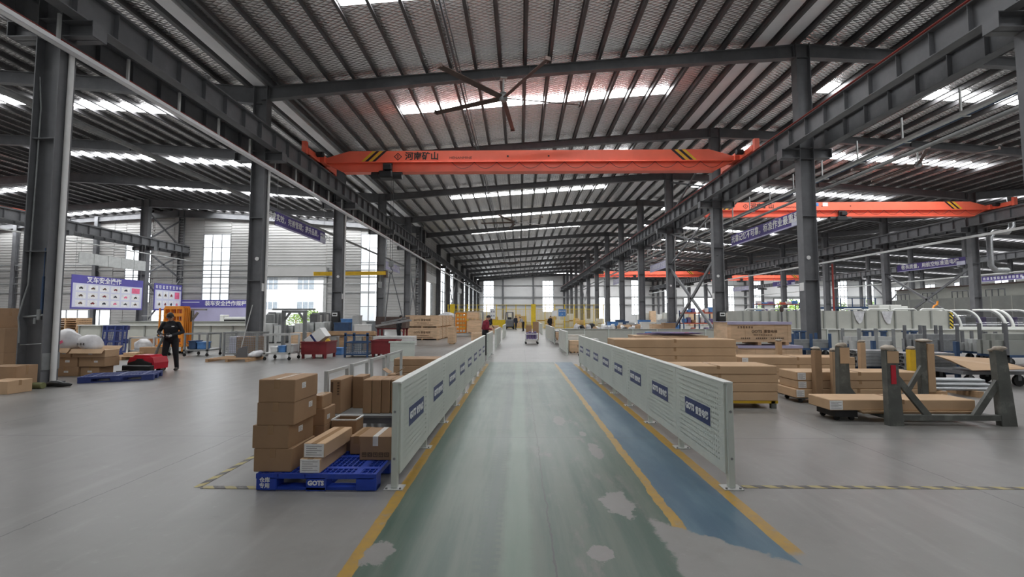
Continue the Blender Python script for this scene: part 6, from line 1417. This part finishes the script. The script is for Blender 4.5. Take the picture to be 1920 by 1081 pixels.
# stack on the yellow steel pallet, next to the fence
yb_ = 8.35; x0, x1 = XA(1236, yb_), XA(1455, yb_)
layers(yb_, 1236, 1454, .14, (.155, .155, .155, .15), .75, 'the stack on the yellow steel pallet', skew=[0, .0, .02, 0, 0])
sp_ = empty('steel_pallet', (x0, yb_, 0)); tag(sp_, 'yellow painted steel pallet under the long carton stack by the fence', 'pallet')
for yy in (.02, .65): MB().box(0, yy, .09, x1 - x0, yy + .07, .14).build('rail', 'yellow', sp_)
for x in (.05, (x1 - x0) / 2, x1 - x0 - .12):
    for yy in (.02, .65): MB().box(x, yy, 0, x + .09, yy + .07, .09).build('foot', 'rack_green_grey', sp_)
    MB().box(x, .02, .09, x + .07, .72, .13).build('cross_rail', 'yellow', sp_)
# taller stack behind it
layers(10.9, 1152, 1379, .12, (.2, .2, .19, .19, .20), .9, 'the tall stack behind the yellow pallet', skew=[.02, 0, .01, -.01, 0])
wood_pallet((XA(1152, 10.9) + XA(1379, 10.9)) / 2, 11.35, 0, 2.6, .85, 'timber pallet under the tall long carton stack', h=.12)
for i, (px, z) in enumerate(((1121, .0), (1145, .0), (1122, .272), (1144, .272))):
    carton(XA(px, 13.2), 13.2 + .02 * i, z, .3, .35, .27, 'small carton in the cluster behind the walkway fence, %s' % ('lower near the fence', 'lower next to the tall stack', 'upper near the fence', 'upper next to the tall stack')[i], tape='x')
o = MB().blob((0, 0, .04), (.9, .35, .05), 4, .4, 16, 8, .5).build('tarpaulin', 'tarp', None, (XA(1255, 13.2), 13.2, 1.105)); tag(o, 'folded purple and red tarpaulin on a crate beyond the tall carton stack', 'tarpaulin')
crate(XA(1190, 12.9), 12.9, 0, 2.0, .8, 1.08, 'plain plywood crate hidden behind the tall carton stack', ())
# printed plywood crates
yk = 14.0; cx0, cx1 = XA(1364, yk), XA(1482, yk); w = cx1 - cx0
crate(cx0 + .25, yk - .1, 0, w, 1.0, .74, 'plywood crate with purple film lid under the printed crate', ((6, .07, -.1, .2, 'brown_print'),), trim='board_lilac')
crate(cx0, yk, .78, w, 1.0, .66, 'printed plywood crate with film cover stacked on another crate', (('GOTS', .12, -.08, .40, 'black_print'), ('雷登电梯', .10, .33, .40, 'brown_print'), (11, .045, .1, .30, 'brown_print'), (5, .05, -.42, .20, 'black_print'), (6, .05, .05, .20, 'black_print'), (7, .05, .52, .20, 'black_print'), (6, .07, -.42, .53, 'brown_print')), trim='board_lilac')
for i in range(4):
    o = wood_pallet(XA(1352, 15.2), 15.4, .1 + i * .25, .9, .9, 'dark wooden pallet leaning pile beside the printed crate', .1 * i, .2, 'brown_steel' if i % 2 else 'timber', 'pallets beside the printed crate') if False else None
for i in range(6):
    o = MB().box(-.45, -.5, 0, .45, .5, .09).box(-.45, -.5, .09, -.35, .5, .14).box(.35, -.5, .09, .45, .5, .14).build('wooden_tray', ('timber', 'brown_steel')[i % 2], None, (XA(1345, 16.2), 16.6, i * .145), .08 * (i % 2)); tag(o, 'wooden tray in the stack beside the printed crate', 'tray', 'wooden trays beside the crate')
# cartons on the middle rack
lb_ = lambda i, h, w: [('front', -w / 2 + .09, h * .5, .15, h * .8)]
layers(11.6, 1388, 1600, .099, (.17, .17, .19), .8, 'the middle rack behind the wrapped posts', lab=lambda i, h, w: lb_(i, h, w) if i == 2 else None)
layers(10.55, 1562, 1606, .0, (.2, .16), .6, 'the short pile beside the silver profiles', mat='cardboard')
layers(8.9, 1487, 1722, .099, (.165, .155, .165), .62, 'the pile in the wrapped post rack', lab=lb_, skew=[0, .05, .04])
layers(9.9, 1457, 1500, .099, (.16,), .5, 'the single carton beside the wrapped rack', lab=lb_)
def dolly(x0, y0, w, d, label):
    o = empty('steel_dolly', (x0, y0, 0)); tag(o, label, 'dolly')
    for yy in (0, d - .06): MB().box(0, yy, .08, w, yy + .06, .10 if False else .098).build('rail', 'rack_green_grey', o)
    for x in (.1, w - .16): MB().box(x, 0, .05, x + .06, d, .08).build('cross_rail', 'rack_green_grey', o)
    for x in (.1, w - .1):
        for yy in (.05, d - .05): MB().tube([(x, yy - .02, .04), (x, yy + .02, .04)], .04, 10).build('caster', 'rubber', o)
dolly(XA(1490, 8.9), 8.92, 2.3, .55, 'low dark dolly under the cartons in the wrapped post rack')
dolly(XA(1393, 11.6), 11.65, 2.6, .6, 'low dark dolly under the middle rack cartons'); dolly(XA(1460, 9.9), 9.95, .5, .4, 'small dark dolly under the single carton')
# rack posts wrapped in cardboard and film
def wrapped_post(px, pyb, z, label, mat='cardboard', y=None, w=.13, cap='film_tan', bare=0.0):
    p = G(px, pyb) if y is None else Vector((XA(px, y), y, 0)); o = empty('rack_post', (p.x, p.y, 0)); tag(o, label, 'post')
    MB().box(-.045, -.045, 0, .045, .045, z).build('core', 'rack_green_grey', o); MB().bev(-w / 2, -w / 2, bare, w / 2, w / 2, z - .02, .012).build('wrapping', mat, o)
    MB().blob((0, 0, z + .01), (w * .62, w * .6, .035), int(px), .35, 10, 7).build('film_cap', cap, o); MB().bev(-w * .7, -w * .7, 0, w * .7, w * .7, .02, .004).build('foot_plate', 'rack_green_grey', o)
wrapped_post(1534, 757, 1.02, 'brown rack post wrapped in film and cardboard in front of the carton pile', 'cardboard')
wrapped_post(1560, 748, 1.0, 'slim cardboard wrapped rack post beside the film wrapped one', 'cardboard_light', w=.10, y=8.8)
wrapped_post(1462, 705, .97, 'cardboard wrapped rack post standing before the middle rack cartons', 'cardboard_light')
wrapped_post(1618, 715, 1.0, 'cardboard wrapped rack post beside the silver profiles', 'cardboard_light')
MB().bar((.02, 0, .62), (.46, 0, .03), .03, .06).build('brace', 'rack_green_grey', bpy.data.objects['rack_post.001'])
# the steel stillage rack in front
r0, r1 = G(1677, 797), G(1880, 796); RW = r1.x - r0.x
rk = empty('stillage_rack', (r0.x, r0.y, 0)); tag(rk, 'heavy grey steel stillage rack with slanting braces and capped posts', 'rack')
def cpost(x, y, z, lean=0.0, wrap=None):
    MB().raw([(x - .11, y - .05, 0), (x + .11, y - .05, 0), (x + .11, y + .05, 0), (x - .11, y + .05, 0), (x - .08 + lean, y - .05, z), (x + .08 + lean, y - .05, z), (x + .08 + lean, y + .05, z), (x - .08 + lean, y + .05, z)], [(0, 3, 2, 1), (4, 5, 6, 7), (0, 1, 5, 4), (1, 2, 6, 5), (2, 3, 7, 6), (3, 0, 4, 7)]).build('post', 'rack_green_grey', rk)
    MB().blob((x + lean, y, z + .02), (.10, .075, .045), int(x * 50) + 3, .35, 10, 7).build('film_cap', 'film_tan', rk)
    if wrap: MB().bev(x - .07 + lean, y - .062, z - wrap, x + .10 + lean, y - .052, z - .02, .003).build('cardboard_pad', 'cardboard_light', rk)
cpost(0, 0, 1.13, -.03, .2); cpost(RW, 0, 1.12, -.07)
cpost(.12, 1.25, 1.1, 0, .3); cpost(RW + .15, 1.25, 1.1) if False else None
MB().box(.05, -.04, .08, RW, .04, .16).build('sill_beam', 'rack_green_grey', rk); MB().box(.05, 1.21, .08, RW, 1.29, .16).build('sill_beam', 'rack_green_grey', rk)
MB().bar((.05, 0, .72), (.52, 0, .12), .05, .09).build('brace', 'rack_green_grey', rk); MB().bar((RW - .05, 0, .72), (RW - .48, 0, .12), .05, .09).build('brace', 'rack_green_grey', rk)
for x in (0.05, RW - .05): MB().box(x - .04, 0, .06, x + .04, 1.25, .12).build('side_beam', 'rack_green_grey', rk)
MB().box(-.055, -.062, .62, .015, -.052, .9).build('red_strap', 'truck_red', rk)
px_ = XA(1744, 8.15) - r0.x; MB().bev(px_ - .05, 1.20, .0, px_ + .07, 1.30, 1.18, .008).build('post', 'rack_green_grey', rk); MB().bev(px_ + .07, 1.18, .3, px_ + .19, 1.32, 1.15, .01).build('cardboard_pad', 'cardboard_light', rk); MB().blob((px_ + .06, 1.25, 1.2), (.13, .09, .035), 77, .35).build('film_cap', 'film_tan', rk)
MB().bar((px_ - .03, 1.2, .75), (px_ - .42, 1.2, .14), .05, .07).build('brace', 'rack_green_grey', rk)
wrapped_post(1712, 744, .98, 'yellow painted rack post with a cardboard cap behind the stillage rack', 'yellow', w=.12)
yd = 7.35; c = carton(XA(1550, yd), yd, .175, XA(1820, yd) - XA(1550, yd), .55, .165, 'long flat carton with a white label lying through the stillage rack', mat='cardboard_light', tape='y', lab=[('front', -1.02, .08, .20, .14)])
o = MB().box(-.9, -.3, 0, .9, .3, .02).box(-.85, -.25, -.03, .8, .2, 0).build('flattened_cardboard', 'cardboard_light', None, (XA(1700, 7.5), 7.62, .12 + .032)); tag(o, 'flattened cardboard sheet under the long flat carton', 'cardboard')
ft = empty('pallet_skid', (XA(1560, 7.4), 7.42, 0)); tag(ft, 'black low skid under the end of the long flat carton', 'skid'); MB().box(0, 0, .06, .35, .45, .17).build('deck', 'black', ft); [MB().tube([(x, y - .02, .04), (x, y + .02, .04)], .04, 10).build('caster', 'rubber', ft) for x in (.06, .29) for y in (.06, .39)]
# silver profile bundles, pipes and blue stands
def bundle(y, pxl, pxr, z0, rows, cols, s, label, mat='galvanised', rz=0.0):
    x0, x1 = XA(pxl, y), XA(pxr, y); o = empty('profile_bundle', (x0, y, z0), rz); tag(o, label, 'profiles'); L = x1 - x0
    t = s * .12; me = MB().box(0, 0, 0, L, s * .92, t).box(0, 0, s * .92 - t, L, s * .92, s * .92).box(0, 0, t, L, t, s * .92 - t).mesh('profile', mat)
    for r in range(rows):
        for c in range(cols): mobj('profile', me, o, (.03 * ((r * 3 + c) % 2), c * s, r * s))
    return o
bundle(12.6, 1602, 1680, .30, 5, 6, .085, 'bundle of silver channel profiles beside the wrapped post')
bundle(12.0, 1690, 1786, .28, 5, 6, .085, 'bundle of silver channel profiles in front of the blue stand post')
bs = steel_frame('profile_stand', [('post', (XA(px, 12.3), y, 0), (XA(px, 12.3), y, z), .09) for px, y, z in ((1790, 12.3, .98), (1594, 12.5, .9), (1684, 13.2, .95))] + [('beam', (XA(1592, 12.3), y, .2), (XA(1792, 12.3), y, .2), .1, .12) for y in (12.2, 13.0)], 'stillage_blue', (0, 0, 0), 'dark blue steel stand holding the silver profiles', 'stand')
for i in range(9):
    k = i % 3; y = 9.7 + .09 * (i % 3) + .1 * (i // 3); o = MB().tube([(XA(1700, 9.9) - .1 * k, y, .16 + .075 * (i // 3)), (XA(1838 + 8 * (i // 3 == 0) + 4 * k, 9.9), y + .02 * k, .14 + .075 * (i // 3))], .032, 8).build('steel_pipe', 'galvanised'); tag(o, 'silver steel pipe in the loose bundle behind the stillage rack', 'pipe', 'silver pipes behind the rack')
for i, x in enumerate((1735, 1800)): o = MB().box(-.06, -.25, 0, .06, .45, .12).build('timber_block', 'timber', None, (XA(x, 9.9), 9.8, 0)); tag(o, 'timber block under the silver pipes, %s' % ('near the rack post' if i == 0 else 'near the free pipe ends'), 'block')
# flat trolley with brown sheet, dark trolleys beyond
tv = empty('flat_trolley', (XA(1800, 11.0), 11.0, 0)); tag(tv, 'dark flat trolley covered by a brown sheet', 'trolley'); tw = XA(1945, 11) - XA(1800, 11)
MB().box(0, 0, .28, tw, 1.0, .36).build('deck', 'steel', tv); [MB().tube([(x, y - .03, .13), (x, y + .03, .13)], .13, 12).build('wheel', 'rubber', tv) for x in (.25, tw - .4) for y in (.12, .88)]; [MB().box(x - .04, y - .04, .13, x + .04, y + .04, .28).build('fork', 'steel', tv) for x in (.25, tw - .4) for y in (.12, .88)]
o = MB().raw([(0, -.15, .40), (1.25, -.2, .44), (1.05, .5, .62), (.1, .9, .66), (-.1, .3, .6), (0, -.15, .39), (1.25, -.2, .43), (1.05, .5, .61), (.1, .9, .65), (-.1, .3, .59)], [(0, 1, 2, 3, 4), (9, 8, 7, 6, 5), (0, 5, 6, 1), (1, 6, 7, 2), (2, 7, 8, 3), (3, 8, 9, 4), (4, 9, 5, 0)]).build('brown_sheet', 'cardboard_light', None, (XA(1806, 11.0), 11.0, 0)); tag(o, 'bent brown cardboard sheet lying over the flat trolley', 'sheet')
for i in range(4): o = MB().bev(XA(1830, 11.4), 11.4 + i * .13, .361, XA(1935, 11.4), 11.5 + i * .13, .44, .01).build('wood_batten', 'brown_steel'); tag(o, 'dark batten lying on the flat trolley', 'batten', 'battens on the flat trolley')
def frame_cart(px0, px1, y, label, mat='grey_metal', goods='pale_metal', hz=.62):
    x0, x1 = XA(px0, y), XA(px1, y); w = x1 - x0; o = empty('profile_cart', (x0, y, 0)); tag(o, label, 'cart')
    MB().box(0, 0, .3, w, .9, .38).build('deck', 'stillage_blue', o)
    for x in (.1, w * .5, w - .1):
        for yy in (0, .86): MB().box(x - .05, yy, .3, x + .05, yy + .05, hz + .55).build('post', mat, o)
    [MB().tube([(x, yy - .03, .14), (x, yy + .03, .14)], .14, 12).build('wheel', 'rubber', o) for x in (.25, w - .25) for yy in (.1, .8)]; [MB().box(x - .04, yy - .04, .14, x + .04, yy + .04, .3).build('fork', 'steel', o) for x in (.25, w - .25) for yy in (.1, .8)]
    for i in range(5): MB().box(-.1 + .05 * (i % 2), .08 + i * .15, .38, w + .08 * (i % 3), .2 + i * .15, .38 + hz * (.8 if i % 2 else .55)).build('profile_stack', goods, o)
frame_cart(1605, 1680, 17.4, 'dark blue profile cart before the washing line column')
frame_cart(1728, 1800, 17.0, 'profile cart with long grey frames before the washing line', 'steel', 'galvanised', .75)
frame_cart(1842, 1890, 16.6, 'profile cart with white channel stacks before the washing line', 'steel', 'pale_metal', .55)
frame_cart(1880, 1990, 15.3, 'profile cart piled with flat greyish bars beside the washing line', 'steel', 'beige_dark', .85)
frame_cart(1480, 1560, 18.6, 'profile cart half hidden behind the printed crate', 'stillage_blue', 'grey_metal', .4)
for i, px in enumerate((1492, 1504, 1622, 1638, 1655, 1697, 1712)):
    y = 19.75; o = MB().box(-.07, -.07, 0, .07, .07, 1.0).box(-.12, -.12, 0, .12, .12, .03).box(-.1, -.1, .98, .1, .1, 1.03).build('stand_post', 'stillage_blue', None, (XA(px, y), y, 0)); tag(o, 'dark blue steel stand post before the washing line', 'post', 'blue stand posts')
# ---------------------------------------------------------------- pale washing line
yw = 24.5; wl = empty('washing_line', (XA(1395, yw), yw, 0)); tag(wl, 'long pale washing line with panelled sides behind the profile carts', 'machine'); WX = lambda px: XA(px, yw) - XA(1395, yw)
MB().box(0, .15, .95, WX(1786), 1.9, 1.93).build('upper_shell', 'beige_panel', wl); MB().box(0, .1, 0, WX(1990), 1.95, .95).build('lower_shell', 'beige_panel', wl); MB().box(-.02, 0, .93, WX(1990), .15, .99).build('ledge', 'machine_white', wl)
for px in [1395 + 17 * i for i in range(10)] + [1573, 1602, 1626, 1652, 1682, 1715, 1750, 1784]: MB().box(WX(px) - .035, .08, .99, WX(px) + .035, .16, 1.93).build('upper_rib', 'beige_dark', wl)
for i in range(13): MB().box(WX(1395 + i * 45) - .04, .04, 0, WX(1395 + i * 45) + .04, .11, .93).build('lower_rib', 'beige_dark', wl)
for i, (a, b) in enumerate(((1400, 1440), (1446, 1490), (1500, 1545), (1585, 1625), (1632, 1675), (1680, 1725), (1732, 1780))): MB().tube([(WX(a), .2, 1.93), (WX(a) + .12, .2, 2.02), (WX(b) - .12, .2, 2.02), (WX(b), .2, 1.93)], .045, 8).build('cover_rail', 'machine_white', wl)
for i, px in enumerate((1614, 1667)): MB().raw([(WX(px) - .3, .10, 1.9), (WX(px) + .3, .10, 1.9), (WX(px) + .12, .07, 1.35 - .1 * i), (WX(px) - .02, .08, 1.25), (WX(px) - .16, .10, 1.45)], [(0, 1, 2, 3, 4)]).build('film_sheet', 'plastic_film', wl)
# arched clear tunnel on its end
n = 9; t0, t1 = WX(1790), WX(1990); arc = [(.2 + .85 * (1 - math.cos(PI * .5 * j / n)), 1.05 + .9 * math.sin(PI * .5 * j / n)) for j in range(n + 1)] + [(1.9, 1.95)]
vs = []; [vs.extend([(t0, a, b), (t1, a, b)]) for a, b in arc]; MB().raw(vs, [(2 * j, 2 * j + 1, 2 * j + 3, 2 * j + 2) for j in range(len(arc) - 1)], True).build('clear_cover', 'clear_cover', wl)
for px in (1790, 1808, 1846, 1892, 1906, 1950): m = MB(); m.tube([(WX(px), a - .02, b + .02) for a, b in arc], .07 if px in (1892, 1906) else .05, 8).build('hoop', 'machine_white', wl)
MB().box(t0, .12, .99, t1, .2, 1.1).build('cover_sill', 'machine_white', wl); MB().box(WX(1783), .05, 1.0, WX(1789), .1, 1.85).build('hazard_strip', 'hazard_post', wl); MB().box(WX(1793), .1, .78, WX(1803), .11, .92).build('warning_label', 'paper_label', wl)
for i in range(8): MB().bev(t0 + .4 + i * .55, .7, 1.1, t0 + .7 + i * .55, 1.4, 1.6, .03).build('nozzle_block', ('purple', 'pale_metal', 'beige_dark')[i % 3], wl)
o = empty('control_cabinet', (XA(1665, 27.5), 27.3, 0)); tag(o, 'white control cabinet on top of the washing line', 'cabinet'); o.location = (XA(1668, 25.4), 25.3, 1.93); MB().bev(-.6, 0, 0, .6, .8, .33, .02).build('body', 'machine_white', o); MB().box(-.05, -.005, .02, .0, 0, .3).build('seam', 'beige_dark', o); MB().bev(.62, .05, 0, .98, .7, .26, .02).build('side_box', 'machine_white', o)
o = MB().tube([(0, 0, 0), (.15, 0, .3), (.3, 0, .35), (.35, 0, .55)], .05, 8).build('robot_arm', 'orange', None, (XA(1748, 26), 26, 1.93)); tag(o, 'small orange arm sticking up behind the washing line', 'arm')
hkc = empty('chain_hoist', (XA(1466, 22.5), 22.5, 0)); tag(hkc, 'brown hanging hook and chain before the washing line', 'hook'); MB().tube([(0, 0, 1.0), (0, 0, 1.9)], .04, 6).build('chain', 'steel', hkc); MB().blob((0, 0, 2.0), (.1, .08, .16), 9, .2).build('hook_block', 'brown_steel', hkc); MB().box(-.12, -.12, 0, .12, .12, .04).box(-.04, -.04, 0, .04, .04, 1.0).build('stand', 'steel', hkc)
# second line and drying oven far behind
o2 = empty('drying_oven', (46, 40, 0)); tag(o2, 'large beige drying oven behind the washing line', 'oven'); MB().box(0, 0, 0, 9, 18, 3.6).build('lower_body', 'beige_dark', o2); MB().box(.8, 0, 3.6, 9, 18, 4.75).build('upper_body', 'beige_panel', o2)
MB().box(.6, 0, 4.75, 9.2, 18, 4.9).build('roof_edge', 'brown_steel', o2)
for i in range(10): MB().box(-.04, i * 1.9, 0, .0, i * 1.9 + .06, 3.6).build('seam', 'beige_panel', o2)
for i in range(5): f = MB(); y = 1.2 + i * 3.6; [f.tube(s, .05, 6) for s in ([(.4, y, 3.6), (.4, y, 4.3), (.4, y + 1.8, 4.3), (.4, y + 1.8, 3.6)], [(.4, y + .6, 3.6), (.4, y + .6, 4.3)], [(.4, y + 1.2, 3.6), (.4, y + 1.2, 4.3)])]; f.build('railing', 'steel', o2)
o3 = empty('steel_platform', (XA(1600, 58), 58, 0)); tag(o3, 'dark steel platform beneath the windows beyond the washing line', 'platform'); PWd = XA(1650, 58) - XA(1560, 58)
MB().box(-PWd / 2, 0, 2.6, PWd / 2, 3, 2.85).build('deck', 'stillage_blue', o3); [MB().box(x - .1, y - .1, 0, x + .1, y + .1, 2.6).build('leg', 'stillage_blue', o3) for x in (-PWd / 2 + .2, 0, PWd / 2 - .2) for y in (.2, 2.8)]; [MB().box(x - .04, 0, 2.85, x + .04, .08, 3.9).build('rail_post', 'stillage_blue', o3) for x in (-PWd / 2 + .1, -PWd / 4, 0, PWd / 4, PWd / 2 - .1)]; MB().box(-PWd / 2, 0, 3.85, PWd / 2, .08, 3.92).build('hand_rail', 'stillage_blue', o3)
